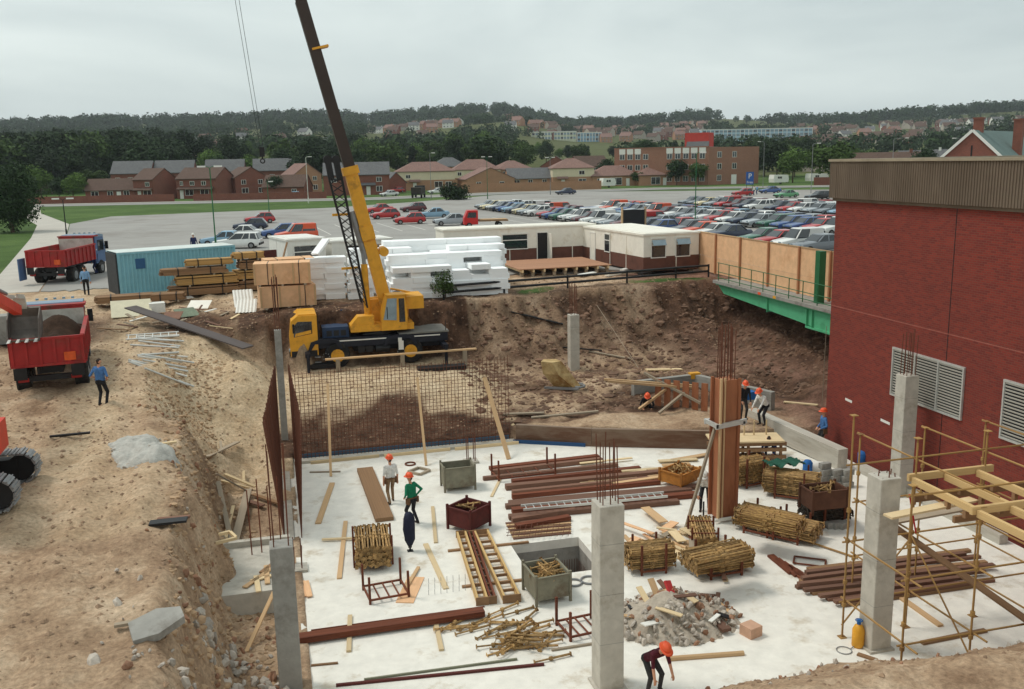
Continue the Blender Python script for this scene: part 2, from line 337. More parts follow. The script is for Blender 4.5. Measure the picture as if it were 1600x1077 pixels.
def ground_mat():
    m = bpy.data.materials.new('soil_and_turf'); m.use_nodes = True; t = m.node_tree; l = t.links.new
    p = t.nodes['Principled BSDF']; p.inputs['Roughness'].default_value = .95; p.inputs['Specular IOR Level'].default_value = .15
    at_ = N(t, 'ShaderNodeAttribute', attribute_name='soil'); sx = N(t, 'ShaderNodeSeparateColor'); l(at_.outputs['Color'], sx.inputs[0])
    pos = N(t, 'ShaderNodeNewGeometry').outputs['Position']
    def ramp(scale, c0, c1, det=8, p0=.33, p1=.68, mid=None):
        n = N(t, 'ShaderNodeTexNoise'); n.inputs['Scale'].default_value = scale; n.inputs['Detail'].default_value = det; n.inputs['Roughness'].default_value = .68; l(pos, n.inputs['Vector'])
        r = N(t, 'ShaderNodeValToRGB'); r.color_ramp.elements[0].position = p0; r.color_ramp.elements[0].color = (*c0, 1); r.color_ramp.elements[1].position = p1; r.color_ramp.elements[1].color = (*c1, 1)
        if mid: e = r.color_ramp.elements.new((p0+p1)/2); e.color = (*mid, 1)
        l(n.outputs['Fac'], r.inputs[0]); return r.outputs[0]
    def mix(a, b, f):
        x = N(t, 'ShaderNodeMix', data_type='RGBA'); l(a, x.inputs[6]); l(b, x.inputs[7]); l(f, x.inputs[0]); return x.outputs[2]
    grit = ramp(9.0, (.6, .59, .58), (1.28, 1.28, 1.28), det=12, p0=.3, p1=.7)
    dirt = ramp(.55, lin(144, 116, 92), lin(216, 192, 164), mid=lin(184, 156, 128))
    sand_ = ramp(.9, lin(192, 164, 130), lin(226, 204, 172))
    dark_ = ramp(1.1, lin(58, 43, 35), lin(122, 92, 73))
    clay_ = ramp(.8, lin(96, 70, 58), lin(158, 122, 104))
    turf_ = ramp(.12, lin(62, 84, 40), lin(96, 118, 62), mid=lin(76, 100, 48))
    c = mix(dirt, clay_, at_.outputs['Alpha']); c = mix(c, dark_, sx.outputs[1]); c = mix(c, sand_, sx.outputs[0]); c = mix(c, turf_, sx.outputs[2])
    gm_ = N(t, 'ShaderNodeMix', data_type='RGBA', blend_type='MULTIPLY'); gm_.inputs[0].default_value = 1; l(c, gm_.inputs[6]); l(grit, gm_.inputs[7]); c = gm_.outputs[2]
    l(c, p.inputs['Base Color'])
    n = N(t, 'ShaderNodeTexNoise'); n.inputs['Scale'].default_value = 4.5; n.inputs['Detail'].default_value = 9; n.inputs['Roughness'].default_value = .75; l(pos, n.inputs['Vector'])
    b = N(t, 'ShaderNodeBump'); b.inputs['Strength'].default_value = .75; b.inputs['Distance'].default_value = .16; l(n.outputs['Fac'], b.inputs['Height']); l(b.outputs[0], p.inputs['Normal'])
    return m
gm.materials.append(ground_mat()); mk('ground', gm, kind='structure')

# ------------------------------------------------------------------ car park, roads, paths, slab
M_ASPH = mat('worn_asphalt', lin(150, 147, 142), var=.10, scale=.25, bump=.08, stain=lin(128, 122, 116), stain_at=(.52, .7), world=True)
M_ROAD = mat('road_asphalt', lin(140, 138, 134), var=.08, scale=.3, bump=.05, world=True)
M_PAVE = mat('pale_paving', lin(182, 176, 166), var=.08, scale=.6, bump=.05, world=True)
M_LINE = mat('white_line', lin(214, 212, 204), var=.12, scale=3, bump=0, world=True)
def sheet(name, pts, z, m, thick=.0, **kw):
    b = MB(); n = len(pts)
    if thick: b.prism([(p[0], p[1]) for p in pts], z-thick, z, axis='z')
    else: b.add([(p[0], p[1], z) for p in pts], [tuple(range(n))])
    return b.obj(name, m, **kw)
ZP = 4.7
import random as _r
qj = _r.Random(2)
lotL = [(-14.0, 62), (-15.6, 74), (-22, 112), (-26.5, 138), (-24, 156), (-8, 160), (10, 163), (26, 176), (48, 200), (70, 205), (118, 176), (150, 160), (150, 50), (34.5, 50)] + [(29-.5*k*1.0, 57.5+3*k/60+qj.uniform(-.5, .5)) for k in range(60)] + [(-1-.4*k, 60.5+1.5*k/32+qj.uniform(-.6, .6)) for k in range(1, 32)]
sheet('car_park', lotL, ZP, M_ASPH, .3, kind='structure')
pa = at(128, 340, ZP); pb = at(75, 322, ZP)
sheet('footpath', [(-14.1, 62), (-15.7, 74), (-22.1, 112), (-26.6, 138), (-38, 175), (-45, 207), (-48, 206), (-41.5, 175), (-30.6, 138), (-25.6, 112), (-19.2, 74), (-17.6, 62)], ZP-.02, M_PAVE, .3, kind='structure')
sheet('road', [(-130, 228), (-40, 215), (-2, 206), (20, 201), (48, 212), (92, 214), (150, 190), (210, 160), (208, 153), (148, 183), (92, 206), (50, 204), (22, 193), (-4, 198), (-42, 207), (-130, 219)], ZP-.012, M_ROAD, .3, kind='structure')
sheet('pavement', [(-130, 230.5), (-40, 217.5), (-2, 208.5), (20, 203.4), (48, 214.5), (92, 216.4), (150, 192.4), (150, 190.1), (92, 214.1), (48, 212.1), (20, 201.1), (-2, 206.1), (-40, 215.1), (-130, 228.1)], ZP+.1, M_PAVE, .5, kind='structure')
sl = MB(); X0, X1, Y0, Y1 = .05, 21.75, 12.2, 37.7; hx0, hx1, hy0, hy1 = 6.7, 8.95, 24.45, 26.9
for a, b_, c, d in ((X0, hx0, Y0, Y1), (hx1, X1, Y0, Y1), (hx0, hx1, Y0, hy0), (hx0, hx1, hy1, Y1)): sl.bx(a, b_, c, d, -.3, 0)
slab = sl.obj('concrete_slab', M_SLAB, kind='structure')
pw = MB(); d0 = -1.25
for a, b_, c, d in ((hx0-.2, hx0, hy0-.2, hy1+.2), (hx1, hx1+.2, hy0-.2, hy1+.2), (hx0, hx1, hy0-.2, hy0), (hx0, hx1, hy1, hy1+.2)):
    q = MB(); q.bx(a, b_, c, d, d0, -.302); q.obj('pit_wall', M_CONCD, slab)
q = MB(); q.bx(hx0, hx1, hy0, hy1, d0-.2, d0); q.obj('pit_bottom', mat('pit_mud', lin(120, 80, 50), var=.3, scale=3, bump=.4), slab)
for i in range(26):
    x = hx0+.1+i*.083; bar('starter_bar', (x, hy1-.06, d0), (x, hy1-.06, d0+.55), .008, M_REBAR, slab)
for i in range(18):
    y = hy0+.1+i*.13; bar('starter_bar', (hx1-.06, y, d0), (hx1-.06, y, d0+.55), .008, M_REBAR, slab)
# ------------------------------------------------------------------ the brick building on the right
M_BRICK = brickmat('red_brick', lin(134, 52, 40), lin(108, 42, 36), lin(112, 66, 55), var=.09, wear=.3, ms=.01)
M_RIB = mat('ribbed_concrete', lin(108, 94, 80), var=.22, scale=.9, bump=.3, stain=lin(92, 78, 64), stain_at=(.48, .7), stretch=(1, 1, .35))
BX, BY, BZ = 22.0, 33.2, 10.32
bld = thing('brick_building', (0, 0, 0), label='tall red brick building with ribbed brown concrete parapet and louvred vents', cat='building')
b = MB(); b.bx(BX, 46, 8, BY, -1.2, BZ); b.obj('wall', M_BRICK, bld)
b = MB(); n = int((BY+.2-8)/.062); pr = []
for i in range(n+1):
    y = BY+.2-i*.062; pr += [(BX-.185 if i % 2 else BX-.21, y), (BX-.185 if i % 2 else BX-.21, y-.055)]
pr += [(BX+.4, pr[-1][1]), (BX+.4, BY+.2)]
b.prism(pr, BZ-.02, 11.72, axis='z')
pr2 = []
for i in range(int(24/.062)):
    x = BX-.2+i*.062; pr2 += [(x, BY+.185 if i % 2 else BY+.21), (x+.055, BY+.185 if i % 2 else BY+.21)]
pr2 += [(pr2[-1][0], BY-.2), (BX-.2, BY-.2)]
b.prism(pr2, BZ-.021, 11.721, axis='z'); b.obj('ribbed_parapet', M_RIB, bld, kind='stuff')
b = MB(); b.bx(BX-.26, BX+.5, 8, BY+.27, 11.724, 11.82); b.bx(BX+.5, 46, BY-.3, BY+.27, 11.724, 11.82); b.obj('coping', mat('coping_concrete', lin(150, 138, 118), var=.15, scale=2, bump=.2), bld)
b = MB(); b.bx(BX-.1, 46, 8, BY+.1, BZ-.14, BZ-.024); b.obj('parapet_soffit', M_RIB, bld)
b = MB(); b.bx(BX+.4, 46, 8, BY-.2, 11.2, 11.3); b.obj('flat_roof', M_CONCD, bld)
b = MB(); b.bx(BX-.006, BX+.02, 26.3, 26.33, 0, BZ-.14); b.obj('movement_joint', M_BLACK, bld)
b = MB(); b.bx(BX-.008, BX+.02, 8, BY, 5.93, 5.965); b.obj('string_course', mat('mortar_band', lin(150, 86, 74), var=.2, scale=3), bld)
M_SLAT = mat('slat_grey', lin(186, 182, 172), var=.1, bump=0)
for y0, y1, z0, z1 in ((25.4, 29.05, 3.2, 4.95), (19.9, 23.6, 3.1, 4.95)):
    v = thing('vent', (0, 0, 0)); v.parent = bld
    b = MB(); b.bx(BX-.01, BX+.03, y0, y1, z0, z1); b.obj('vent_back', M_BLACK, v)
    b = MB()
    for z in (z0, z1): b.bx(BX-.07, BX+.02, y0-.04, y1+.04, z-.035, z+.035)
    for k in range(4): y = y0+(y1-y0)*k/3; b.bx(BX-.075, BX+.02, y-.03, y+.03, z0+.035, z1-.035)
    b.obj('vent_frame', M_ALU, v)
    for k in range(17):
        z = z0+.09+(z1-z0-.16)*k/16
        piece('slat', (BX-.04, y0+.02, z), (BX-.04, y1-.02, z), .012, .055, M_SLAT, v, roll=R(-20))
for y, z, l in ((29.6, 2.05, .55), (31.9, 2.3, .45)):
    piece('paint_mark', (BX-.004, y, z), (BX-.004, y-l, z-.02), .006, .1, M_WHITE, bld)
# ------------------------------------------------------------------ footbridge, hoarding
M_GREEN = mat('bridge_green', lin(88, 172, 128), var=.08, scale=1.6, bump=.03, rough=.5, stain=lin(64, 136, 96), stain_at=(.55, .7))
M_GREEND = mat('dark_green_paint', lin(40, 100, 62), var=.1, scale=2, bump=.03, rough=.5)
fb = thing('footbridge', (26, 42, 0), label='green steel footbridge with railing joining the bank to the brick building', cat='bridge')
b = MB(); b.prism([(9.0, 4.42), (8.2, 3.95), (0.2, 3.62), (-1.8, 3.52), (-8.75, 3.52), (-8.75, 4.42)], -.06, .06, axis='x'); b.bx(-.2, .2, -8.75, 9.0, 4.42, 4.5); b.bx(-.2, .2, -8.75, -.9, 3.44, 3.52); b.obj('girder', M_GREEN, fb)
b = MB(); b.bx(3.2, 3.32, -8.75, 9.0, 3.6, 4.42); b.obj('girder', M_GREEN, fb)
for y in (-7, -4.2, -1.4, -.9, 3): b = MB(); b.bx(-.17, .17, y-.02, y+.02, 3.64 if y > 0 else 3.525, 4.415); b.obj('stiffener', M_GREEN, fb)
b = MB(); b.bx(-.3, 3.6, -8.75, 9.2, 4.503, 4.68); b.obj('deck', M_CONCD, fb)
for i in range(14): y = -8.4+i*1.32; bar('railing_post', (-.15, y, 4.68), (-.15, y, 5.75), .025, M_GREEND, fb)
for z in (5.75, 5.2, 4.85): bar('rail', (-.15, -8.6, z), (-.15, 8.9, z), .022, M_GREEND, fb)
b = MB(); b.bx(.25, .6, -1.25, -.85, 3.3, 7.3); b.obj('end_post', M_GREEND, fb)
for y, m in ((3.6, 'red'), (2.0, 'yel')): b = MB(); b.bx(-.31, -.24, y-.15, y+.15, 4.52, 4.66); b.obj('tag', M_ORANGE if m == 'red' else M_YEL, fb)
hd = thing('plywood_hoarding', (27.2, 41, 4.68), label='orange plywood hoarding along the green footbridge', cat='hoarding')
ys = [-2.0, 0.2, 3.1, 6.3, 9.6, 12.8, 15.6]
for i in range(6):
    for z0, z1 in ((0.03, 1.02), (1.03, 2.5)):
        b = MB(); b.bx(0, .02, ys[i]+.005, ys[i+1]-.005, z0, z1); b.obj('plywood_panel', M_PLY, hd)
for y in ys: piece('timber_post', (-.06, y, 0), (-.06, y, 2.56), .1, .12, mat('hoarding_post', lin(178, 124, 88), var=.15, scale=3), hd)
for i in range(6): piece('capping', (-.0, ys[i], 2.53), (-.0, ys[i+1], 2.53), .07, .05, M_WOOD, hd)
# ------------------------------------------------------------------ site cabins
def cabin(name, loc, rz, w, d, h, label, win, doors, lower=M_BROWNP, frac=.38, upper=M_CREAM):
    """local: front along x at y = 0, left side at x = 0"""
    t = thing(name, loc, rz, label, 'cabin')
    z1 = .12+h*frac
    b = MB(); b.bx(0, w, 0, d, .12, z1); b.obj('lower_wall', lower, t)
    b = MB(); b.bx(0.01, w-.01, .01, d-.01, z1, h); b.obj('upper_wall', upper, t)
    b = MB(); b.bx(-.06, w+.06, -.06, d+.06, h, h+.12); b.bx(.3, w-.3, .3, d-.3, h+.12, h+.15); b.obj('roof', upper, t)
    for x in np.arange(2.4, w-.5, 2.4): b = MB(); b.bx(x-.03, x+.03, -.012, .04, .13, h-.002); b.obj('wall_joint', upper, t)
    for y in np.arange(2.4, d-.5, 2.4): b = MB(); b.bx(-.012, .04, y-.03, y+.03, .13, h-.002); b.obj('wall_joint', upper, t)
    for x in (.4, w-.4):
        for y in (.4, d-.4): b = MB(); b.bx(x-.15, x+.15, y-.15, y+.15, -.15, .12); b.obj('foot', M_WOODG, t)
    for face, u, z0, ww, hh, top in win:
        wo = thing('window', (u, 0, z0) if face == 'f' else (0, u, z0), 0 if face == 'f' else -math.pi/2); wo.parent = t
        b = MB()
        for x in (-.03, ww-.03): b.bx(x, x+.06, -.05, .03, 0, hh)
        for z in (0, hh-.06, hh-.5): b.bx(.03, ww-.03, -.052, .03, z, z+.06)
        b.obj('frame', M_WHITE, wo)
        b = MB(); b.bx(.03, ww-.03, -.03, .0, .06, hh-.5); b.obj('pane', M_GLASS, wo)
        b = MB(); b.box((ww/2, -.14 if top else -.02, hh-.3), (ww-.08, .02, .4), rot=Matrix.Rotation(R(-32) if top else 0, 3, 'X')); b.obj('top_light', M_GLASSL if top else M_GLASS, wo)
    for face, u, ww, hh, op in doors:
        do = thing('door', (u, 0, .12) if face == 'f' else (0, u, .12), 0 if face == 'f' else -math.pi/2); do.parent = t
        b = MB(); b.bx(0, ww, -.03, .02, 0, hh); b.obj('doorway', M_BLACK if op else upper, do)
        b = MB(); b.bx(-.06, 0, -.05, .02, 0, hh+.06); b.bx(ww, ww+.06, -.05, .02, 0, hh+.06); b.bx(0, ww, -.05, .02, hh, hh+.06); b.obj('frame', M_WHITE, do)
        if op: b = MB(); b.box((ww+.03, -.45, hh/2), (.05, .85, hh-.05)); b.obj('door_leaf', upper, do)
    return t
cabin('site_cabin', (11.6, 64.2, ZP), R(3), 11.4, 2.6, 2.55, 'long cream and brown site cabin with open door behind timber deck', [('f', 4.25, 1.05, 1.9, 1.15, False)], [('f', 6.9, .75, 2.05, True)])
cabin('site_cabin', (23.0, 55.6, ZP), R(6), 4.1, 9.6, 2.42, 'white and brown site cabin with two propped-open windows by plywood hoarding', [('f', .55, .95, 1.05, 1.3, True), ('f', 2.35, .95, 1.05, 1.3, True), ('l', 5.6, .95, .8, 1.3, False)], [('l', 7.9, .75, 2.0, False)])
# the 'l' features sit on the x = 0 side; local u runs away from the front
cabin('site_cabin', (.9, 64.0, ZP), R(16), 2.7, 4.2, 2.3, 'small white cabin with dark window beside timber stacks', [('f', .45, .75, 1.7, 1.25, False)], [], lower=M_WHITE, upper=M_WHITE)
cabin('site_cabin', (3.9, 65.0, ZP), R(12), 4.4, 3.0, 2.0, 'low white cabin behind the polystyrene and crane jib', [('f', 1.1, .9, 1.3, .9, False)], [], lower=M_WHITE, upper=M_WHITE)
# ------------------------------------------------------------------ blue container
M_CBLUE = mat('container_blue', lin(126, 178, 192), var=.1, scale=1.5, bump=.03, rough=.6, stain=lin(150, 128, 110), stain_at=(.62, .76))
ct = thing('shipping_container', (-8.9, 58.5, 4.56), R(22), 'pale blue corrugated shipping container behind timber stacks', 'container')
b = MB(); pr = []
Lc, Wc, Hc = 7.1, 2.4, 2.55
x = .1
while x < Lc-.1:
    pr += [(x, 0), (x+.07, 0), (x+.11, .05), (x+.18, .05)]; x += .22
pr += [(Lc-.1, .0), (Lc-.1, Wc), (.1, Wc)]
b.prism(pr, .16, Hc-.12, axis='z'); b.obj('corrugated_body', M_CBLUE, ct)
b = MB()
for x in (0, Lc-.12):
    for y in (-.02, Wc-.1): b.bx(x, x+.12, y, y+.12, 0, Hc)
for y in (-.02, Wc-.1): b.bx(.12, Lc-.12, y, y+.12, 0, .16); b.bx(.12, Lc-.12, y, y+.12, Hc-.12, Hc-.002)
b.obj('frame', M_CBLUE, ct)
b = MB(); b.bx(.02, Lc-.02, .02, Wc-.02, Hc-.001, Hc+.03); b.obj('roof', mat('pale_roof', lin(206, 214, 210), var=.08, scale=1.5, bump=.05, stain=lin(170, 150, 130), stain_at=(.6, .8)), ct)
b = MB(); b.bx(1.0, 1.55, -.03, .0, 1.55, 2.15); b.obj('patch', mat('blue_patch', lin(52, 92, 132), var=.1), ct)
b = MB(); b.bx(-.1, -.02, .05, Wc-.05, .05, Hc-.05); b.obj('end_door', mat('dark_door', lin(60, 62, 64), var=.2), ct)

# ------------------------------------------------------------------ houses
M_HBR = brickmat('house_red_brick', lin(132, 64, 48), lin(112, 54, 42), lin(140, 110, 96), var=.15)
M_HBT = brickmat('house_tan_brick', lin(176, 126, 94), lin(160, 112, 84), lin(170, 140, 116), var=.12)
M_HBB = brickmat('flats_brick', lin(158, 106, 84), lin(140, 92, 74), lin(150, 124, 106), var=.12)
M_RGREY = brickmat('grey_slate', lin(112, 112, 112), lin(98, 98, 100), lin(80, 80, 80), bw=.3, bh=.16, var=.12)
M_RBROWN = brickmat('brown_tile', lin(104, 82, 72), lin(92, 72, 62), lin(64, 52, 46), bw=.3, bh=.16, var=.12)
M_RPINK = brickmat('pink_tile', lin(142, 112, 102), lin(130, 102, 94), lin(100, 74, 66), bw=.3, bh=.16, var=.12)
M_RENDER = mat('cream_render', lin(214, 200, 172), var=.06, scale=1, bump=.03)
M_PEB = mat('grey_render', lin(170, 160, 148), var=.1, scale=1, bump=.03, orand=.2)
_wm = {}
def window(parent, x, y, z, ww, hh, rz=0, m=M_WHITE):
    k = (round(ww, 2), round(hh, 2), m.name)
    if k not in _wm:
        b = MB()
        for q in (0, ww/2-.04, ww-.08): b.bx(q, q+.08, -.06, .02, .08, hh-.08)
        for q in (0, hh-.08): b.bx(0, ww, -.062, .02, q, q+.08)
        p = MB(); p.bx(.04, ww-.04, -.03, .005, .04, hh-.04)
        _wm[k] = (b.mesh('window', m), p.mesh('pane', M_GLASS))
    o = mk('window', _wm[k][0], parent, (x, y, z), (0, 0, rz)); mk('pane', _wm[k][1], o); return o
def house(loc, rz, wd, d, eh, rh, label, wm=M_HBR, rm=M_RBROWN, kind='gable', win=None, door=None, chim=True, band=None, porch=None, side=None, group=None, name='brick_house', cat='house', wins=True):
    t = thing(name, loc, rz, label, cat, group); hw = wd/2; o = .35
    b = MB()
    if kind == 'hip': b.bx(-hw, hw, 0, d, -.6, eh)
    elif kind == 'gable': b.prism([(0, -.6), (d, -.6), (d, eh), (d/2, rh), (0, eh)], -hw, hw, axis='x')
    else: b.prism([(-hw, -.6), (hw, -.6), (hw, eh), (0, rh), (-hw, eh)], 0, d, axis='y')
    b.obj('wall', wm, t)
    r = MB(); th = .16
    if kind == 'hip':
        iy = d/2; ix = min(iy, hw*.8)
        vs = [(-hw-o, -o, eh), (hw+o, -o, eh), (hw+o, d+o, eh), (-hw-o, d+o, eh), (-hw+ix, iy, rh), (hw-ix, iy, rh)]
        r.add(vs + [(v[0], v[1], v[2]+th) for v in vs], [(0, 3, 2, 1), (6, 7, 11, 10), (7, 8, 11), (8, 9, 10, 11), (9, 6, 10), (0, 1, 7, 6), (1, 2, 8, 7), (2, 3, 9, 8), (3, 0, 6, 9)])
    elif kind == 'gable':
        s = (rh-eh)/(d/2); r.prism([(-o, eh-o*s), (d/2, rh), (d+o, eh-o*s), (d+o, eh-o*s+th), (d/2, rh+th), (-o, eh-o*s+th)], -hw-.15, hw+.15, axis='x')
    else:
        s = (rh-eh)/hw; r.prism([(-hw-o, eh-o*s), (0, rh), (hw+o, eh-o*s), (hw+o, eh-o*s+th), (0, rh+th), (-hw-o, eh-o*s+th)], -.15, d+.15, axis='y')
    ro = r.obj('roof', rm, t)
    if chim:
        cx = hw*.6; cy = d/2; b = MB(); b.bx(cx-.35, cx+.35, cy-.3, cy+.3, rh-.9, rh+.8); b.bx(cx-.4, cx+.4, cy-.35, cy+.35, rh+.8, rh+.9); b.obj('chimney', wm, ro)
    if band: b = MB(); b.bx(-hw-.03, hw+.03, -.03, d+.03, eh*.55, eh-.02); b.obj('rendered_band', band, t)
    if wins:
        if win is None:
            win = []
            nn = max(2, int(wd/3.2))
            for i in range(nn):
                x = -hw+(i+.5)*wd/nn-.6
                if eh > 3.6: win.append((x, eh-1.6, 1.2, 1.1))
                win.append((x, .9, 1.3 if i else 1.7, 1.3))
        for x, z, a, h in win: window(t, x, -.035 if band else 0, z, a, h)
        if side:
            for y, z, a, h in side: window(t, hw+(.035 if band else 0), y, z, a, h, math.pi/2)
    if door is not None:
        b = MB(); b.bx(door, door+.95, -.05, .02, .0, 2.05); dd = b.obj('door', M_WHITE, t)
        b = MB(); b.bx(door+.78, door+.84, -.09, -.05, 1.0, 1.06); b.obj('handle', M_BLACK, dd)
    if porch:
        x0, x1, z = porch; b = MB(); b.prism([(-.9, z), (0, z+.5), (0, z+.38), (-.9, z-.12)], x0, x1, axis='x'); b.obj('porch_roof', rm, t)
    return t
def hs(px, Y, wd, d, eh, rh, rz, label, **kw):
    p = bear(px, Y); p.z = gz(p.x, p.y) if Y > 260 else 4.62
    return house(p, R(rz), wd, d, eh, rh, label, **kw)
# left group, red brick
hs(168, 236, 11, 6.5, 2.5, 4.9, -8, 'long low red brick bungalow with brown roof beside two storey houses', rm=M_RBROWN, door=1.5, chim=False)
hs(221, 234, 5.6, 8.6, 4.7, 7.1, -33, 'narrow red brick house with plain gable end and lean-to porch', win=[(.6, 3.1, 1.2, 1.0), (-.1, .8, 2.3, 1.4)], door=-1.7, porch=(-2.4, 2.6, 2.3), chim=False)
hs(304, 232, 10.4, 8.6, 4.7, 7.1, -28, 'wide red brick house pair with three upper windows and gable end', win=[(-4.2, 3.1, .8, 1.0), (-1.6, 3.1, 1.2, 1.0), (1.4, 3.1, 1.2, 1.0), (-3.0, .8, 2.2, 1.4), (1.0, .8, 2.2, 1.4)], door=-4.4, porch=(-4.8, 4.6, 2.3), chim=False)
hs(392, 236, 8.5, 7.5, 4.6, 7.0, 24, 'red brick house with dark gable between grey roofed terraces', kind='front', chim=False)
hs(440, 226, 10, 6.5, 2.5, 5.0, -20, 'single storey red brick garage block with wide brown roof', rm=M_RBROWN, chim=False, win=[(2, .9, 1.2, 1.0)])
for i, px in enumerate((203, 270, 350, 425)):
    hs(px, 284, 10.8, 8, 6.0, 9.2, (-8, -6, -4, -2)[i], ('grey slate terrace with two white upper windows behind narrow gabled house', 'grey slate terrace behind the gap between brick houses', 'grey slate terrace behind the wide brick pair', 'grey slate terrace behind garage block')[i], rm=M_RGREY, chim=False, win=[(-4.2, 3.7, 1.3, 1.1), (-.8, 3.7, 1.3, 1.1), (2.6, 3.7, 1.3, 1.1)])
hs(480, 252, 7.6, 8, 4.9, 7.6, 22, 'tan brick house with gable front next to white lamp post', kind='front', wm=M_HBT, rm=M_RPINK, chim=False)
hs(556, 226, 15.5, 8, 4.9, 7.6, -6, 'dark red brick house pair with grey roof and white windows behind crane boom', rm=M_RGREY, win=[(-6, 3.1, 1.3, 1.1), (-1.6, 3.1, 1.3, 1.1), (4.6, 3.1, 1.3, 1.1), (-1.5, .7, 1.3, 1.5), (4.5, .8, 1.5, 1.3)], door=2.2, porch=(1.0, 4.4, 2.4), chim=False)
hs(618, 238, 5, 6, 2.6, 5.0, 8, 'small dark brick gabled building beside grey roofed pair', kind='front', rm=M_RGREY, chim=False, wins=False)
hs(665, 252, 15.5, 9, 4.9, 7.4, -4, 'tan brick house with cream upper storey and wide hipped roof', kind='hip', wm=M_HBT, rm=M_RPINK, band=M_RENDER, chim=False, win=[(2.2, .7, 2.2, 1.6), (5.2, .7, 1.6, 1.5), (-5.5, 3.2, 1.3, 1.0)], door=-3.6, porch=(-4.6, -1.6, 2.4))
hs(704, 300, 11, 8, 5.4, 8.3, 0, 'grey hipped roof house standing behind the pink roofs', kind='hip', rm=M_RGREY, wm=M_HBT, chim=False)
hs(745, 274, 14, 9, 4.9, 7.9, -5, 'pink hipped roof house behind the gabled tan bungalow', kind='hip', rm=M_RPINK, wm=M_HBT, band=M_RENDER, chim=False)
hs(806, 278, 11, 9, 4.7, 7.3, 6, 'pink hipped roof house behind grey roofed bungalow', kind='hip', rm=M_RPINK, wm=M_HBT, chim=False)
hs(766, 246, 13.5, 9, 2.7, 5.6, 4, 'tan brick bungalow with broad front gable behind brick wall', kind='front', wm=M_HBT, rm=M_RPINK, chim=False, win=[(-4, .8, 1.3, 1.2), (2.5, .8, 1.3, 1.2)])
hs(828, 250, 12, 7.5, 2.6, 5.2, -4, 'tan brick bungalow with grey slate roof', wm=M_HBT, rm=M_RGREY, chim=False)
hs(868, 300, 10, 8, 4.8, 8.0, -20, 'brown roofed house with brick gable behind cream banded house', kind='front', rm=M_RBROWN, chim=False)
hs(930, 296, 12, 8, 4.8, 7.9, 14, 'long brown roofed house with gable beside the flats', rm=M_RBROWN, chim=False)
hs(896, 246, 11.5, 9.5, 5.0, 7.6, -8, 'square tan house with cream upper band and hipped pink roof', kind='hip', wm=M_HBT, rm=M_RPINK, band=M_RENDER, chim=False, win=[(1.4, .6, 2.1, 1.6), (1.5, 3.3, 1.6, 1.1)], door=-3.4, porch=(-4.6, -1.6, 2.4))
hs(962, 244, 13, 8.5, 2.7, 5.4, -6, 'low bungalow with hipped pink roof and glazed white front', kind='hip', wm=M_HBT, rm=M_RPINK, chim=False, win=[(-1.6, .3, 3.4, 2.0), (-5.2, .6, 1.6, 1.5)], door=3)
hs(1032, 240, 12, 8.5, 2.7, 5.4, -6, 'low bungalow with hipped pink roof and white bays next to flats', kind='hip', wm=M_HBT, rm=M_RPINK, chim=False, win=[(-2.6, .3, 2.6, 2.0), (2.2, .3, 2.8, 2.0)], door=.8)
hs(1300, 300, 12, 8, 4.6, 7.8, 30, 'grey rendered house among trees beyond the lamp posts', wm=M_PEB, rm=M_RBROWN)
# terraces and gabled house beyond the brick building
hs(1392, 215, 18, 8, 4.6, 7.6, -30, 'brown roofed terrace with dark brick gable beyond the ribbed parapet', rm=M_RBROWN, chim=True)
hs(1444, 236, 14, 8, 4.6, 8.0, -38, 'grey roofed terrace with white painted gable end', rm=M_RGREY, wm=M_WHITE)
hs(1492, 244, 16, 8, 4.6, 8.2, -34, 'grey roofed terrace behind the white barge-boarded gable', rm=M_RGREY)
gh = hs(1518, 104, 10.4, 22, 5.2, 10.0, -56, 'brick gabled house with white barge boards and green slate roof', kind='front', wm=M_HBR, rm=mat('green_slate', lin(98, 116, 112), var=.12, scale=3, bump=.2), chim=False, wins=False)
for s in (-1, 1): piece('barge_board', (s*5.62, -.2, 4.86), (0, -.2, 10.12), .06, .34, M_WHITE, gh)
b = MB(); b.bx(-.1, .1, -.02, .02, 6.2, 8.2); b.obj('slit_vent', M_BLACK, gh)
for x, y in ((-.2, 3.0), (3.2, 9.0)):
    b = MB(); z = 10.0-abs(x)*.92; b.bx(x-.55, x+.55, y-.45, y+.45, z-.8, 11.6 if x < 2 else 11.4); b.bx(x-.65, x+.65, y-.55, y+.55, (11.6 if x < 2 else 11.4), (11.8 if x < 2 else 11.6)); b.obj('chimney', M_HBR, gh)
# brick boundary walls
def bwall(pts, h, label, m=M_HBR):
    t = thing('boundary_wall', (*pts[0], 4.6), 0, label, 'wall')
    for a, c in zip(pts, pts[1:]):
        p0 = Vector((a[0]-pts[0][0], a[1]-pts[0][1], h/2)); p1 = Vector((c[0]-pts[0][0], c[1]-pts[0][1], h/2))
        b = MB(); b.beam(p0, p1, .24, h); b.obj('wall_panel', m, t)
        b = MB(); b.beam(p0+Vector((0, 0, h/2+.04)), p1+Vector((0, 0, h/2+.04)), .32, .078); b.obj('coping', m, t)
bwall([(-120, 232), (-75, 226), (-44, 220.5), (-20, 215.5)], 1.6, 'red brick boundary wall along the road below the brick houses')
bwall([(-16, 214.5), (-2, 211.5), (12, 208)], 1.5, 'red brick boundary wall below the garage block')
bwall([(44, 218), (62, 220), (80, 221)], 2.1, 'tan brick boundary wall in front of the tan bungalows', M_HBT)
bwall([(130, 206), (158, 194), (190, 180)], 1.9, 'brown brick boundary wall beyond the parked green car', M_HBR)
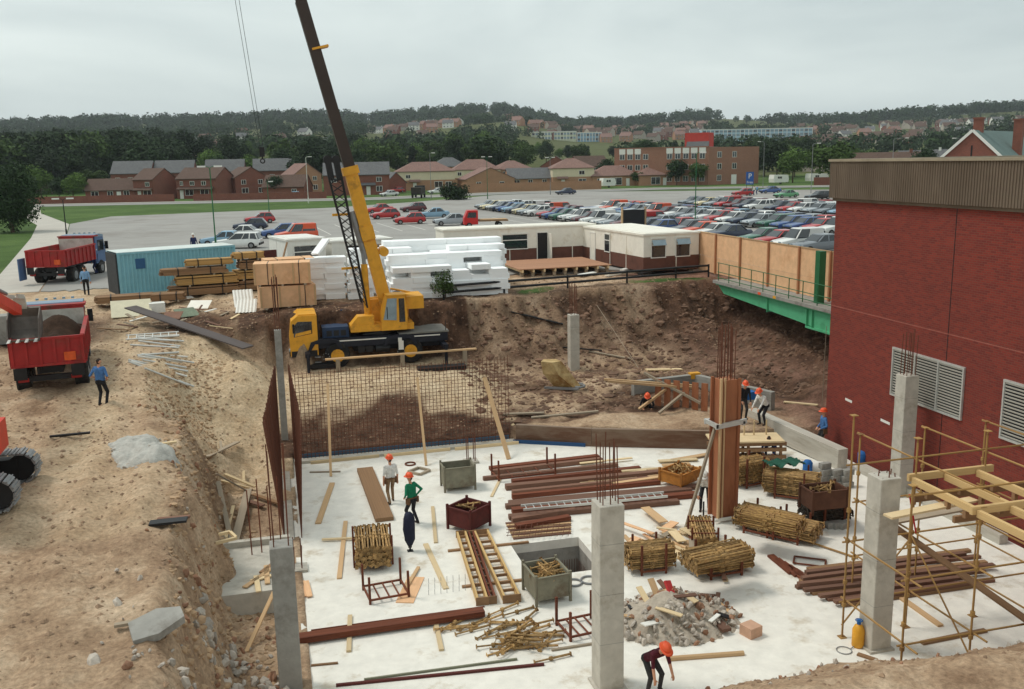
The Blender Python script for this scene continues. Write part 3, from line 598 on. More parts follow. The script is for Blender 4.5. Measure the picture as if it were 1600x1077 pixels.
# flats
fl = thing('flats', (0, 0, 0), 0, 'three storey brick block of flats with white topped window bays', 'flats')
p = bear(960, 250); q = bear(1107, 232); s_ = bear(1186, 236)
fl.location = (p.x, p.y, 4.6); v = Vector((q.x-p.x, q.y-p.y, 0)); fl.rotation_euler.z = math.atan2(v.y, v.x); Lf = v.length
v2 = Vector((s_.x-q.x, s_.y-q.y, 0)); a2 = math.atan2(v2.y, v2.x)-fl.rotation_euler.z; L2 = v2.length
hf = 10.0
b = MB(); b.bx(0, Lf, 0, 11, -.5, hf); b.obj('wall', M_HBB, fl)
wing = thing('wing', (Lf, -.05, 0), a2); wing.parent = fl
b = MB(); b.bx(0, L2, 0, 11, -.5, hf-.02); b.obj('wing_wall', M_HBB, wing)
b = MB(); b.bx(.3, Lf-.3, .3, 10.7, hf, hf+.12); b.obj('roof', M_CONCD, fl)
b = MB(); b.bx(-.1, Lf+.1, -.1, .25, hf, hf+.25); b.obj('parapet', M_HBB, fl)
for fx in np.linspace(1.6, Lf-2.4, 11):
    if .36 < fx/Lf < .5: continue
    for k, z in enumerate((1.0, 4.1, 7.0)):
        if k == 2 and not .3 < fx/Lf < .4:
            b = MB(); b.bx(fx-.15, fx+1.65, -.06, .02, 8.55, 9.95); b.obj('white_panel', M_WHITE, fl)
        window(fl, fx, 0, z, 1.5, 1.5)
for fx in (3, 8.2):
    for z in (1.0, 4.1, 7.2):
        if not (fx > 8 and z < 2): window(wing, fx, 0, z, 1.5, 1.6)
b = MB(); b.bx(8.0, 9.8, -.05, .02, 0, 2.6); b.obj('door', M_WHITE, wing)
b = MB(); b.bx(Lf*.72, Lf*.72+6.6, 3, 8, hf+.12, hf+3.9); b.obj('tank_room', mat('tank_red', lin(184, 66, 58), var=.1, scale=1), fl)
b = MB(); b.prism([(2.2, hf+.12), (3, hf+.12), (3, hf+1.6)], Lf*.72+.6, Lf*.72+6.8, axis='x'); b.obj('lean_to', M_RGREY, fl)
# far slab block, school
def slabblock(px, r, L_, h, nb, ns, label, m, rz=0):
    p = bear(px, r); z = gz(p.x, p.y)
    t = thing('office_block', (p.x, p.y, z), R(rz), label, 'building')
    b = MB(); b.bx(-L_/2, L_/2, 0, 14, -12, h); b.obj('wall', m, t)
    b = MB(); b.bx(-L_/2-.3, L_/2+.3, -.3, 14.3, h, h+.7); b.obj('roof', M_WHITE, t)
    for i in range(nb+1): x = -L_/2+L_*i/nb; piece('mullion', (x, -.15, 0), (x, -.15, h), .5, .3, M_WHITE, t)
    for k in range(ns):
        z = h*(k+.3)/ns
        for i in range(nb):
            x0 = -L_/2+L_*i/nb+.35; x1 = -L_/2+L_*(i+1)/nb-.35
            piece('pane', (x0, -.06, z+h*.25/ns), (x1, -.06, z+h*.25/ns), .1, h*.5/ns, M_GLASSL if (i*7+k*3) % 3 else M_GLASS, t)
slabblock(1182, 800, 102, 13.5, 26, 4, 'long pale blue glazed slab block on the far rise', mat('pale_blue_panel', lin(160, 190, 205), var=.1, scale=.3, bump=0), rz=-16)
slabblock(866, 860, 42, 7.5, 14, 2, 'low cream and glass school block below the hill estate', mat('cream_panel', lin(196, 198, 170), var=.1, scale=.3, bump=0), rz=-10)
slabblock(921, 856, 23, 8, 8, 2, 'low light blue school wing below the hill estate', mat('light_blue_panel', lin(140, 176, 200), var=.1, scale=.3, bump=0), rz=-10)
# hillside estate
protos = []
for wm, rm, lab in ((M_PEB, M_RBROWN, 'grey rendered house with brown roof on the far hillside'), (M_WHITE, M_RGREY, 'white house with grey roof on the far hillside'), (M_HBT, M_RPINK, 'tan house with pink roof on the far hillside'), (M_HBR, M_RBROWN, 'red brick house with brown roof on the far hillside')):
    t = house((0, 0, 0), 0, 11, 9, 5.2, 8.6, lab, wm=wm, rm=rm, group='houses on the far hillside', name='hillside_house'); protos.append(t)
def estate(n, px0, px1, r0, r1, wts, seed):
    q = random.Random(seed); res = []; tries = 0
    while len(res) < n and tries < 4000:
        tries += 1
        p = bear(q.uniform(px0, px1), 1); d = Vector((p.x, p.y, 0)).normalized(); r = q.uniform(r0, r1); x, y = d.x*r, d.y*r
        if all((x-a)**2+(y-b)**2 > 20**2 for a, b, *_ in res): res.append((x, y, q.choices(range(4), wts)[0], q.uniform(-60, 20)))
    return res
EST = estate(26, 580, 715, 850, 1250, (4, 3, 3, 2), 3) + estate(92, 790, 1100, 900, 1500, (8, 1, 4, 2), 4) + estate(56, 1240, 1480, 720, 1350, (5, 2, 3, 3), 5) + estate(14, 300, 520, 600, 1000, (1, 4, 2, 3), 6) + estate(16, 1480, 1600, 800, 1350, (3, 3, 1, 2), 8)
used = set()
for x, y, k, a in EST:
    t = copytree(protos[k]) if k in used else protos[k]; used.add(k)
    t.location = (x, y, gz(x, y)); t.rotation_euler = (0, 0, R(a))

# ------------------------------------------------------------------ trees
def leafmat(name, c, orand=.3):
    m = mat(name, c, rough=.8, var=.35, scale=3.0, bump=0, orand=orand, spec=.15); return m
M_LEAF = leafmat('foliage_green', lin(62, 80, 40)); M_LEAFD = leafmat('foliage_dark', lin(44, 60, 36)); M_LEAFB = leafmat('foliage_bright', lin(84, 108, 50)); M_BARK = mat('bark', lin(84, 68, 54), var=.3, scale=6, bump=.4)
def crown(q, n, size, ncl, rx, rz, cz, sharp=.35):
    """leaf faces spread over ncl lumps filling an ellipsoid; a gap stays between lumps"""
    V = np.zeros((n*4, 3)); cl = []
    for i in range(ncl):
        while True:
            p = np.array([q.uniform(-1, 1) for _ in range(3)])
            if .25 < np.linalg.norm(p) < 1: break
        cl.append((p*np.array([rx*.78, rx*.78, rz*.8]) + np.array([0, 0, cz]), q.uniform(.26, .48)*rx))
    for i in range(n):
        c, rr = cl[q.randrange(ncl)]
        d = np.array([q.gauss(0, 1) for _ in range(3)]); d /= np.linalg.norm(d)+1e-9
        p = c + d*rr*(q.random()**sharp)
        nrm = d*.8+np.array([q.gauss(0, .5), q.gauss(0, .5), q.gauss(.25, .5)]); nrm /= np.linalg.norm(nrm)
        a = np.cross(nrm, [q.gauss(0, 1), q.gauss(0, 1), q.gauss(0, 1)]); a /= np.linalg.norm(a)+1e-9; b_ = np.cross(nrm, a); s = size*q.uniform(.6, 1.3)
        V[i*4:i*4+4] = [p-a*s, p-b_*s*.6, p+a*s, p+b_*s*.6]
    return V
def leafmesh(name, V, m):
    me = bpy.data.meshes.new(name); n = len(V)//4; me.from_pydata(V.tolist(), [], [(4*i, 4*i+1, 4*i+2, 4*i+3) for i in range(n)]); me.materials.append(m); return me
def trunkmesh(q, h0, r0, ncl=6, rx=.3):
    b = MB(); b.tube((0, 0, -.03), (0, 0, h0), r0, r0*.6, n=8)
    for i in range(ncl):
        a = q.uniform(0, 6.28); e = Vector((math.cos(a)*rx*q.uniform(.4, .9), math.sin(a)*rx*q.uniform(.4, .9), h0+q.uniform(.1, .35))); b.tube((0, 0, h0*q.uniform(.6, 1)), e, r0*.45, r0*.12, n=5)
    return b.mesh('trunk', M_BARK)
TP = []
for i, (m, rx, rz, cz) in enumerate(((M_LEAFD, .34, .40, .58), (M_LEAF, .36, .38, .6), (M_LEAFD, .42, .38, .6), (M_LEAFB, .40, .40, .58), (M_LEAF, .30, .43, .56), (M_LEAFD, .20, .46, .53))):
    q = random.Random(100+i); TP.append((leafmesh('crown', crown(q, 2600, .030, 26, rx, rz, cz), m), trunkmesh(q, .45, .022)))
TL = ('dark broad tree', 'mid green rounded tree', 'dark wide spreading tree', 'bright green bushy tree', 'tall green oval tree', 'narrow dark upright tree')
def tree(x, y, h, k, wide, label, group=None, z=None):
    t = thing('tree', (x, y, gz(x, y) if z is None else z), rnd.uniform(0, 6.28), label, 'tree', group)
    c = mk('crown', TP[k][0], t); c.scale = (h*wide, h*wide, h); c = mk('trunk', TP[k][1], t); c.scale = (h, h, h); return t
q = random.Random(5)
SKY_X = [0, 60, 200, 300, 380, 480, 560, 650, 720, 760, 830, 900, 1000, 1100, 1200, 1290, 1330, 1420, 1600]
SKY_Y = [196, 200, 200, 204, 214, 208, 208, 216, 204, 194, 218, 222, 218, 216, 208, 206, 216, 212, 214]
nt_ = 0
HB = [(o.location.x, o.location.y) for o in C.objects if o.parent is None and o.get('category') in ('house', 'flats')]
for i in range(470):
    if nt_ >= 240: break
    px = q.uniform(-30, 1330) if i % 7 else q.uniform(-30, 330); p0 = bear(px, 1); d = Vector((p0.x, p0.y, 0)).normalized(); r = 262+q.random()**1.4*260
    if px > 600: r += 50
    if px < 480 and r < 310: r += 45
    x, y = d.x*r, d.y*r
    if any((x-a)**2+(y-b_)**2 < 12**2 for a, b_ in HB): continue
    zt = gz(x, y); yh = 251+(800-px)*.021; pm = 1450/(r*math.cos(math.atan2(x, y)-YAW))
    top = np.interp(px, SKY_X, SKY_Y) + q.random()**1.2*34 + (r < 330)*14
    h = 12+(yh-top)/pm-zt
    if h < 4: continue
    h = min(h, 24); k = q.choices(range(6), (4, 3, 4, 2, 3, 1))[0]; k = k if px > 320 or k != 3 else 0
    tree(x, y, h, k, q.uniform(.9, 1.35), TL[k] + ' in the belt behind the houses', 'trees in the belt behind the houses'); nt_ += 1
# single trees
def big(px, py, h, seed, n, m, label, wide=.5, z=4.6):
    p = at(px, py, z); q = random.Random(seed); t = thing('tree', (p.x, p.y, z-.05), 0, label, 'tree')
    o = mk('crown', leafmesh('crown', crown(q, n, .16, 60, h*wide, h*.48, h*.5), m), t); o = mk('trunk', trunkmesh(q, .4, .03), t); o.scale = (h, h, h); return t
big(20, 364, 9.0, 1, 15000, M_LEAFD, 'large dark tree on the grass at the edge of the path', .42)
for px, Y, h, k, lab in ((110, 214+24, 7, 3, 'bright green bush tree beside the brick bungalow'), (88, 246, 6, 0, 'dark bush behind the boundary wall'), (428, 228, 5.4, 0, 'dark rounded tree in front of garage block'), (1058, 236, 7.5, 0, 'dark tree in front of the flats bay'), (1092, 232, 6.5, 1, 'green tree beside the flats wing'), (997, 242, 4.2, 1, 'small green shrub tree in front of the flats'), (1240, 232, 10, 3, 'bright green tree behind the caravans'), (1300, 180, 11, 1, 'leafy tree overhanging the lamp post by brick building'), (948, 276, 8, 0, 'dark tree between the gabled roof and flats'), (1448, 190, 9, 0, 'dark tree behind the terraces'), (1350, 250, 10, 1, 'green tree beyond the parapet corner'), (145, 256, 8, 1, 'green tree behind brick bungalow'), (60, 262, 9, 3, 'pale green tree beyond the wall end'), (1215, 262, 12, 2, 'dark tree to the side of the flats'), (1270, 270, 12, 0, 'dark tree behind lamp post'), (1195, 280, 13, 0, 'broad dark tree behind flats wing')):
    p = bear(px, Y); tree(p.x, p.y, h, k, 1.25, lab, z=4.55)
# far woods as one mass
q = np.random.default_rng(4); PT = []
EA = np.array([(x, y) for x, y, *_ in EST])
for i in range(7000):
    bq = q.uniform(R(-34), R(56)); r = 480+1450*q.random()**.75
    x, y = r*math.sin(bq), r*math.cos(bq)
    dens = .8 if r > 1550 else (.62 if bq < R(6) else (.75 if bq < R(16.5) and r < 900 else .42))
    if r < 640: dens = .9
    if float(fbm(np.array([x]), np.array([y]), .006, 2, 91)[0]) + dens < .45: continue
    if np.min((EA[:, 0]-x)**2+(EA[:, 1]-y)**2) < 15**2: continue
    if 815 < 800+math.tan(bq-YAW)*1450 < 960 and r < 880: continue
    PT.append((x, y, q.uniform(6, 12)*(1.6 if r > 1500 else 1)))
PT = np.array(PT); PZ = height(PT[:, 0], PT[:, 1])
nl = 84; tot = len(PT)*nl
d = q.normal(size=(tot, 3)); d /= np.linalg.norm(d, axis=1)[:, None]
c = np.repeat(np.stack([PT[:, 0], PT[:, 1], PZ + PT[:, 2]*.52], -1), nl, 0); hh = np.repeat(PT[:, 2], nl)[:, None]
lob = 1 + .25*np.sin(d[:, 0:1]*5 + c[:, 0:1]) * np.cos(d[:, 1:2]*4 + c[:, 1:2])
P = c + d*hh*np.array([.48, .48, .5])*lob*(.75+.25*q.random((tot, 1)))
nn = d*.9 + q.normal(size=(tot, 3))*.35; nn /= np.linalg.norm(nn, axis=1)[:, None]
a = np.cross(nn, q.normal(size=(tot, 3))); a /= np.linalg.norm(a, axis=1)[:, None]; b_ = np.cross(nn, a); s = hh*.115
VV = np.stack([P-a*s, P-b_*s*.7, P+a*s, P+b_*s*.7], 1).reshape(-1, 3)
wm_ = bpy.data.meshes.new('far_woods'); wm_.vertices.add(len(VV)); wm_.vertices.foreach_set('co', VV.ravel()); wm_.loops.add(len(VV)); wm_.loops.foreach_set('vertex_index', np.arange(len(VV))); wm_.polygons.add(tot); wm_.polygons.foreach_set('loop_start', np.arange(tot)*4); wm_.update(); wm_.validate()
wm_.materials.append(mat('far_foliage', lin(52, 68, 44), var=.4, scale=.02, bump=0, rough=.9, spec=.1, world=True))
mk('far_woods', wm_, label='dark woods covering the far hills', cat='woods', kind='stuff')
# ------------------------------------------------------------------ cars
PAINT = {'red': (176, 32, 34), 'white': (222, 222, 218), 'navy': (34, 44, 70), 'blue': (52, 84, 140), 'silver': (158, 164, 168), 'grey': (110, 116, 122), 'maroon': (96, 28, 34), 'green': (40, 96, 74), 'light green': (96, 158, 112), 'cream': (210, 196, 156), 'light blue': (132, 168, 192), 'orange': (214, 84, 46), 'black': (30, 32, 36)}
_car = {}
CARS = {'hatchback': dict(L=3.8, st=[(1.9, .36, .60, .66), (1.78, .22, .72, .77), (1.0, .2, .84, .8), (.55, .2, .9, .81), (-1.2, .2, .92, .81), (-1.76, .24, .9, .77), (-1.9, .4, .72, .7)], gb=(.66, -1.82, .88), gt=(-.05, -1.42, 1.36)),
        'saloon': dict(L=4.3, st=[(2.15, .36, .60, .68), (2.0, .22, .72, .79), (1.2, .2, .83, .82), (.75, .2, .89, .83), (-1.2, .2, .92, .83), (-1.95, .24, .93, .79), (-2.15, .4, .76, .72)], gb=(.85, -1.62, .88), gt=(.12, -1.0, 1.36)),
        'estate car': dict(L=4.3, st=[(2.15, .36, .60, .68), (2.0, .22, .72, .79), (1.2, .2, .83, .82), (.75, .2, .89, .83), (-1.2, .2, .92, .83), (-2.0, .24, .92, .79), (-2.15, .4, .8, .74)], gb=(.85, -2.1, .88), gt=(.1, -1.86, 1.4)),
        'van': dict(L=4.1, st=[(2.05, .36, .62, .68), (1.92, .22, .76, .78), (1.2, .2, .88, .81), (.8, .2, .95, .82), (-1.2, .2, .98, .82), (-1.9, .24, .98, .8), (-2.05, .4, .96, .78)], gb=(.9, -2.0, .93), gt=(.25, -1.93, 1.66))}
def car_meshes(model, col):
    k = (model, col)
    if k in _car: return _car[k]
    d = CARS[model]; paint = mat('paint_'+col.replace(' ', '_'), lin(*PAINT[col]), rough=.32, var=.05, scale=2, bump=0, coat=.5, spec=.5, orand=.1)
    b = MB(); rg = []
    for x, z0, z1, hw in d['st']:
        zm = (z0+z1)/2
        rg.append([(x, -hw+.1, z0), (x, -hw, z0+.12), (x, -hw-.02, zm), (x, -hw+.03, z1-.06), (x, -hw+.14, z1), (x, hw-.14, z1), (x, hw-.03, z1-.06), (x, hw+.02, zm), (x, hw, z0+.12), (x, hw-.1, z0)])
    b.rings(rg); body = b.mesh('body', paint, True)
    try: body.set_sharp_from_angle(angle=R(35))
    except Exception: pass
    g0, g1, gz0 = d['gb']; t0, t1, tz = d['gt']; hw = d['st'][3][3]
    lo = [(g0, -hw+.12), (g0-.25, -hw+.05), (g1+.15, -hw+.05), (g1, -hw+.14)]; lo = lo + [(x, -y) for x, y in reversed(lo)]
    hi = [(t0, -hw+.24), (t0-.12, -hw+.2), (t1+.1, -hw+.2), (t1, -hw+.26)]; hi = hi + [(x, -y) for x, y in reversed(hi)]
    b = MB(); b.rings([[(x, y, gz0-.04) for x, y in lo], [(x, y, tz-.03) for x, y in hi]]); glass = b.mesh('windows', M_GLASS)
    b = MB(); b.rings([[(x*1.02 if 0 else x+.02*(1 if x > (t0+t1)/2 else -1), y*1.02, tz-.045) for x, y in hi], [(x, y*1.01, tz-.01) for x, y in hi], [(x*.9+(t0+t1)*.05, y*.86, tz+.03) for x, y in hi]])
    def P(i, f, o=1.012): return Vector((lo[i][0]*(1-f)+hi[i][0]*f, (lo[i][1]*(1-f)+hi[i][1]*f)*o, gz0*(1-f)+(tz-.03)*f))
    for i in (1, 2, 5, 6): b.beam(P(i, -.03), P(i, 1), .09, .05)
    for s in (0, 1):
        A, B = (1, 2) if s == 0 else (6, 5); f = .45; p0 = P(A, 0).lerp(P(B, 0), f); p1 = P(A, 1).lerp(P(B, 1), f)
        b.beam(p0, p1, .09, .04)
        if model == 'van': b.beam(P(A, .5).lerp(P(B, .5), .45), P(A, .5).lerp(P(B, .5), 1), .03, (tz-gz0)*.98, up=(0, 0, 1))
        if model == 'estate car': p0 = P(A, 0).lerp(P(B, 0), .72); p1 = P(A, 1).lerp(P(B, 1), .72); b.beam(p0, p1, .09, .04)
    if model == 'van': b.beam(P(2, .5)+Vector((-.01, 0, 0)), P(5, .5)+Vector((-.01, 0, 0)), .04, (tz-gz0)*.9)
    roof = b.mesh('roof', paint)
    b = MB(); b.tube((0, -.09, 0), (0, .09, 0), .29, n=14); tyre = b.mesh('wheel', M_TYRE); b = MB(); b.tube((0, -.1, 0), (0, .1, 0), .17, n=10); hub = b.mesh('hub', M_GREYST)
    b = MB(); b.box((0, 0, 0), (.1, hw*1.9, .2)); bump = b.mesh('bumper', M_BLACK)
    b = MB(); b.box((0, 0, 0), (.05, .3, .15)); hl = b.mesh('headlight', M_GLASSL); b = MB(); b.box((0, 0, 0), (.05, .28, .15)); tl = b.mesh('tail_light', mat('tail_red', lin(150, 30, 28), rough=.3, bump=0))
    _car[k] = (body, glass, roof, tyre, hub, bump, hl, tl); return _car[k]
def car(model, col, loc, rz, label, group=None):
    d = CARS[model]; body, glass, roof, tyre, hub, bump, hl, tl = car_meshes(model, col); h = d['L']/2; hw = d['st'][3][3]
    t = thing('parked_car' if model != 'van' else 'parked_van', loc, rz, label, 'car' if model != 'van' else 'van', group)
    mk('body', body, t); mk('windows', glass, t); mk('roof', roof, t)
    for sx in (1, -1):
        for sy in (1, -1):
            wv = mk('wheel', tyre, t, (sx*h*.64, sy*(hw-.07), .29)); mk('hub', hub, wv)
            mk('headlight' if sx > 0 else 'tail_light', hl if sx > 0 else tl, t, (sx*(h-.03), sy*(hw-.28), .64))
        mk('bumper', bump, t, (sx*(h-.02), 0, .42))
    return t
q = random.Random(21)
COLS = ['red']*20+['white']*17+['navy']*13+['blue']*11+['silver']*16+['grey']*9+['maroon']*8+['green']*4+['cream']*4+['light blue']*6+['orange']*3+['black']*3
ROWS = [(37.6, .08, 72, 63, 84, 'short row close behind the plywood hoarding', 1), (33.8, .07, 100, 85, 143, 'row of cars behind the long cabin', 1), (38.4, .07, 100, 87, 143, 'second row back from the long cabin', -1), (47.6, .1, 88, 71, 126, 'row of cars beyond the plywood hoarding', 1), (52.2, .1, 88, 73, 128, 'second row beyond the plywood hoarding', -1), (64.5, .1, 100, 84, 134, 'far car park row facing the flats', 1), (69.1, .1, 100, 96, 132, 'last car park row before the open tarmac', -1)]
for X0_, sl_, Yr, ya, yb, lab, sgn in ROWS:
    y = ya
    while y < yb:
        if q.random() < .94:
            m = q.choices(list(CARS), (10, 9, 3, 2))[0]; c = q.choice(COLS) if m != 'van' else q.choice(['white', 'white', 'red', 'orange'])
            x = X0_-sl_*(y-Yr)+CARS[m]['L']/2+q.uniform(-.2, .2)
            car(m, c, (x, y, ZP), R(180 if sgn > 0 else 0)+math.atan(sl_)*1+R(q.uniform(-2, 2)), f'{c} {m} parked in the {lab}', 'cars parked in rows')
        y += 2.45+q.uniform(-.05, .12)
def carat(px, py, m, c, rz, label):
    p = at(px, py, ZP); car(m, c, (p.x, p.y, ZP), R(rz), label)
carat(406, 349, 'hatchback', 'red', 186, 'red hatchback standing alone on the open tarmac')
carat(392, 360, 'hatchback', 'navy', 175, 'navy hatchback beside the white saloon near the container')
carat(378, 373, 'saloon', 'white', 168, 'white saloon parked behind the container')
carat(352, 384, 'saloon', 'light blue', 166, 'light blue saloon half hidden behind container roof')
carat(372, 388, 'estate car', 'white', 168, 'white estate car behind container corner')
carat(440, 371, 'estate car', 'blue', 188, 'blue estate car behind the small white cabin')
carat(463, 376, 'van', 'orange', 188, 'orange and white van behind the small white cabin')
carat(592, 333, 'saloon', 'red', 196, 'red saloon behind the crane boom')
carat(602, 342, 'hatchback', 'red', 188, 'red hatchback next to crane boom and timber')
carat(646, 331, 'hatchback', 'maroon', 190, 'dark hatchback parked behind light blue saloon')
carat(677, 341, 'saloon', 'light blue', 176, 'light blue saloon in front of dark hatchback')
carat(640, 350, 'hatchback', 'red', 180, 'red hatchback partly behind stacked timber')
carat(706, 352, 'saloon', 'silver', 178, 'silver saloon beside the red flatbed')
carat(884, 304, 'saloon', 'navy', 190, 'dark saloon on the road by the tan boundary wall')
carat(1160, 306, 'hatchback', 'red', 175, 'red car parked below the parking sign')
carat(1153, 319, 'hatchback', 'red', 262, 'red hatchback driving down the open aisle')
carat(1203, 302, 'saloon', 'blue', 180, 'blue saloon parked beside the green car')
carat(1228, 309, 'saloon', 'light green', 184, 'light green coupe parked by the brown wall')
carat(1278, 312, 'estate car', 'black', 184, 'black estate car next to brick building corner')
carat(1293, 333, 'hatchback', 'white', 180, 'white hatchback against the edge of brick building')
carat(1282, 329, 'hatchback', 'red', 180, 'red hatchback beside white hatchback at building edge')
carat(620, 301, 'hatchback', 'red', 200, 'red hatchback in the drive of the dark brick pair')
carat(608, 307, 'saloon', 'white', 200, 'white saloon by the dark brick pair')
carat(457, 309, 'hatchback', 'light blue', 190, 'light blue hatchback on the road near white lamp post')
carat(683, 303, 'saloon', 'white', 185, 'white saloon behind dark shrub mound')
# parking bay lines
q = random.Random(3)
for i in range(11): piece('bay_line', (6+i*2.6, 100+i*.5, ZP+.006), (4.9+i*2.6, 116+i*.5, ZP+.006), .1, .004, M_LINE, label=None, kind='structure')
piece('bay_line', (-17.5, 96, ZP+.006), (-16.2, 80, ZP+.006), .14, .004, M_LINE, kind='structure')
# ------------------------------------------------------------------ lamp posts, sign, caravans
def lamp(x, y, h, label, m, arm=.9, double=False, rz=0):
    t = thing('lamp_post', (x, y, 4.55), rz, label, 'lamp post')
    b = MB(); b.tube((0, 0, 0), (0, 0, 1.2), .09, n=8); b.tube((0, 0, 1.2), (0, 0, h), .06, .045, n=8); b.obj('pole', m, t)
    for s in ((1, -1) if double else (1,)):
        b = MB(); b.path([(0, 0, h-.02), (s*arm*.4, 0, h+.12), (s*arm, 0, h+.18)], .03); b.obj('arm', m, t)
        b = MB(); b.box((s*(arm+.3), 0, h+.16), (.7, .26, .14)); b.obj('lantern', M_WHITE, t)
for px, py, ty, lab, m, ar, db in ((338, 392, 262, 'green lamp post with double lantern behind the container', M_GREEND, .4, True), (482, 318, 246, 'white lamp post beside tan gable house', M_WHITE, .5, False), (674, 312, 240, 'grey lamp post before the hipped tan house', M_GREYST, .4, False), (1086, 357, 240, 'green lamp post among the parked rows', M_GREEND, .4, False), (1192, 294, 222, 'grey lamp post with long arm by the flats wing', M_GREYST, -1.6, False), (1267, 303, 225, 'grey lamp post behind black estate car', M_GREYST, 1.0, False), (860, 305, 247, 'slim grey lamp post by the square tan house', M_GREYST, .4, True), (762, 312, 246, 'slim green lamp post before the tan bungalow', M_GREEND, .4, True), (421, 338, 285, 'slim green post beyond the red hatchback', M_GREEND, .2, False), (105, 375, 312, 'slim dark double lamp on the grass', M_BLACK, .4, True), (1392, 300, 217, 'grey lamp post with long arm beyond the parapet', M_GREYST, 2.6, False), (1494, 300, 217, 'grey lamp post with arm before the barge boarded gable', M_GREYST, -1.6, False)):
    p = at(px, py, 4.6); lamp(p.x, p.y, onY(px, ty, p.y).z-4.6, lab, m, ar, db)
p = at(1171, 300, ZP); sg = thing('parking_sign', (p.x, p.y, ZP), R(-10), 'blue parking sign with white lettering on two posts', 'sign')
for x in (-.65, .65): bar('post', (x, 0, -.1), (x, 0, 1.6), .05, M_BLACK, sg)
b = MB(); b.bx(-.8, .8, -.04, .04, 1.5, 4.1); b.obj('panel', mat('sign_blue', lin(36, 84, 150), rough=.4, var=.05, bump=0), sg)
for body, sz, z in (('P', 1.5, 2.75), ('Free', .72, 1.75)):
    cu = bpy.data.curves.new('lettering', 'FONT'); cu.body = body; cu.size = sz; cu.align_x = 'CENTER'; cu.extrude = .01
    to = bpy.data.objects.new('lettering', cu); C.objects.link(to); me = bpy.data.meshes.new_from_object(to.evaluated_get(bpy.context.evaluated_depsgraph_get())); bpy.data.objects.remove(to)
    me.materials.clear(); me.materials.append(M_WHITE); mk('lettering', me, sg, (0, -.055, z), (math.pi/2, 0, 0))
def caravan(px, Y, L_, label):
    p = bear(px, Y, 4.6); t = thing('caravan', p, R(8), label, 'caravan'); b = MB(); b.prism([(-L_/2, .5), (L_/2, .5), (L_/2+.2, 1.4), (L_/2-.1, 2.4), (-L_/2+.1, 2.5), (-L_/2-.1, 1.4)], 0, 2.1, axis='y'); b.obj('body', M_WHITE, t)
    window(t, -L_/4, 0, 1.4, 1.4, .7); b = MB(); b.tube((0, .1, .3), (0, .3, .3), .3, n=12); b.obj('wheel', M_TYRE, t); b = MB(); b.beam((L_/2, 1, .45), (L_/2+1.1, 1, .45), .08, .08); b.obj('drawbar', M_BLACK, t)
caravan(1222, 222, 4.6, 'white caravan parked before the bright green tree'); caravan(1282, 226, 6, 'long white caravan behind lamp post'); caravan(952, 232, 3.6, 'small white caravan in front of the low bungalow')
# black board with timber posts behind the cabins
p = at(990, 365, ZP); nb_ = thing('notice_board', p, R(-4), 'black board between two timber posts behind the cabin roof', 'board')
for x in (-1.2, 1.2): piece('post', (x, 0, -.1), (x, 0, 2.6), .16, .2, M_WOOD, nb_)
b = MB(); b.bx(-1.1, 1.1, -.04, .04, .5, 2.35); b.obj('panel', M_BLACK, nb_)
# dark shrub mound and lorry at the far edge of the tarmac
p = at(713, 312, ZP); t = thing('shrub', (p.x, p.y, 4.62), 0, 'dark shrub mound at the far edge of the tarmac', 'shrub'); o = mk('foliage', leafmesh('foliage', crown(random.Random(9), 2600, .22, 22, 3.6, 1.7, 1.5), M_LEAFD), t); b = MB(); b.tube((0, 0, -.1), (0, 0, 1.5), .12, .06); b.obj('stem', M_BARK, t)
p = at(654, 309, ZP); t = thing('lorry', (p.x, p.y, ZP), R(70), 'small dark open lorry on the road behind the tarmac', 'lorry')
b = MB(); b.bx(-2.6, 2.6, -1, 1, .7, .95); b.obj('chassis', M_BLACK, t); b = MB(); b.prism([(1.2, .95), (2.7, .95), (2.7, 1.7), (2.3, 2.5), (1.2, 2.5)], -1, 1, axis='y'); b.obj('cab', mat('lorry_dark', lin(48, 52, 50), var=.2), t)
b = MB(); b.bx(-2.6, 1.0, -1.05, 1.05, .95, 2.2); b.obj('load_body', mat('lorry_dark2', lin(60, 54, 48), var=.25), t)
for x in (-1.6, 1.8):
    for y in (-.95, .95): b = MB(); b.tube((x, y-.15, .42), (x, y+.15, .42), .42, n=12); b.obj('wheel', M_TYRE, t)
# ------------------------------------------------------------------ tipper lorries
def wheel(parent, x, y, z, r, wd, hub, axis='x', name='wheel'):
    b = MB(); d = Vector((1, 0, 0)) if axis == 'x' else Vector((0, 1, 0)); c = Vector((x, y, z))
    rg = []
    for o, rr in ((-.5, .62), (-.5, .9), (-.38, 1), (.38, 1), (.5, .9), (.5, .62)):
        p = c+d*(o*wd); u = Vector((0, 1, 0)) if axis == 'x' else Vector((1, 0, 0)); rg.append([p+u*(r*rr*math.cos(2*math.pi*k/18))+Vector((0, 0, r*rr*math.sin(2*math.pi*k/18))) for k in range(18)])
    b.rings(rg); o = b.obj(name, M_TYRE, parent)
    for k in range(16):
        a = 2*math.pi*k/16; u = Vector((0, 1, 0)) if axis == 'x' else Vector((1, 0, 0))
    h = MB(); h.tube(c-d*wd*.515, c+d*wd*.515, r*.52, n=14); h.tube(c-d*wd*.56, c+d*wd*.56, r*.26, n=10); h.obj('hub', hub, o); return o
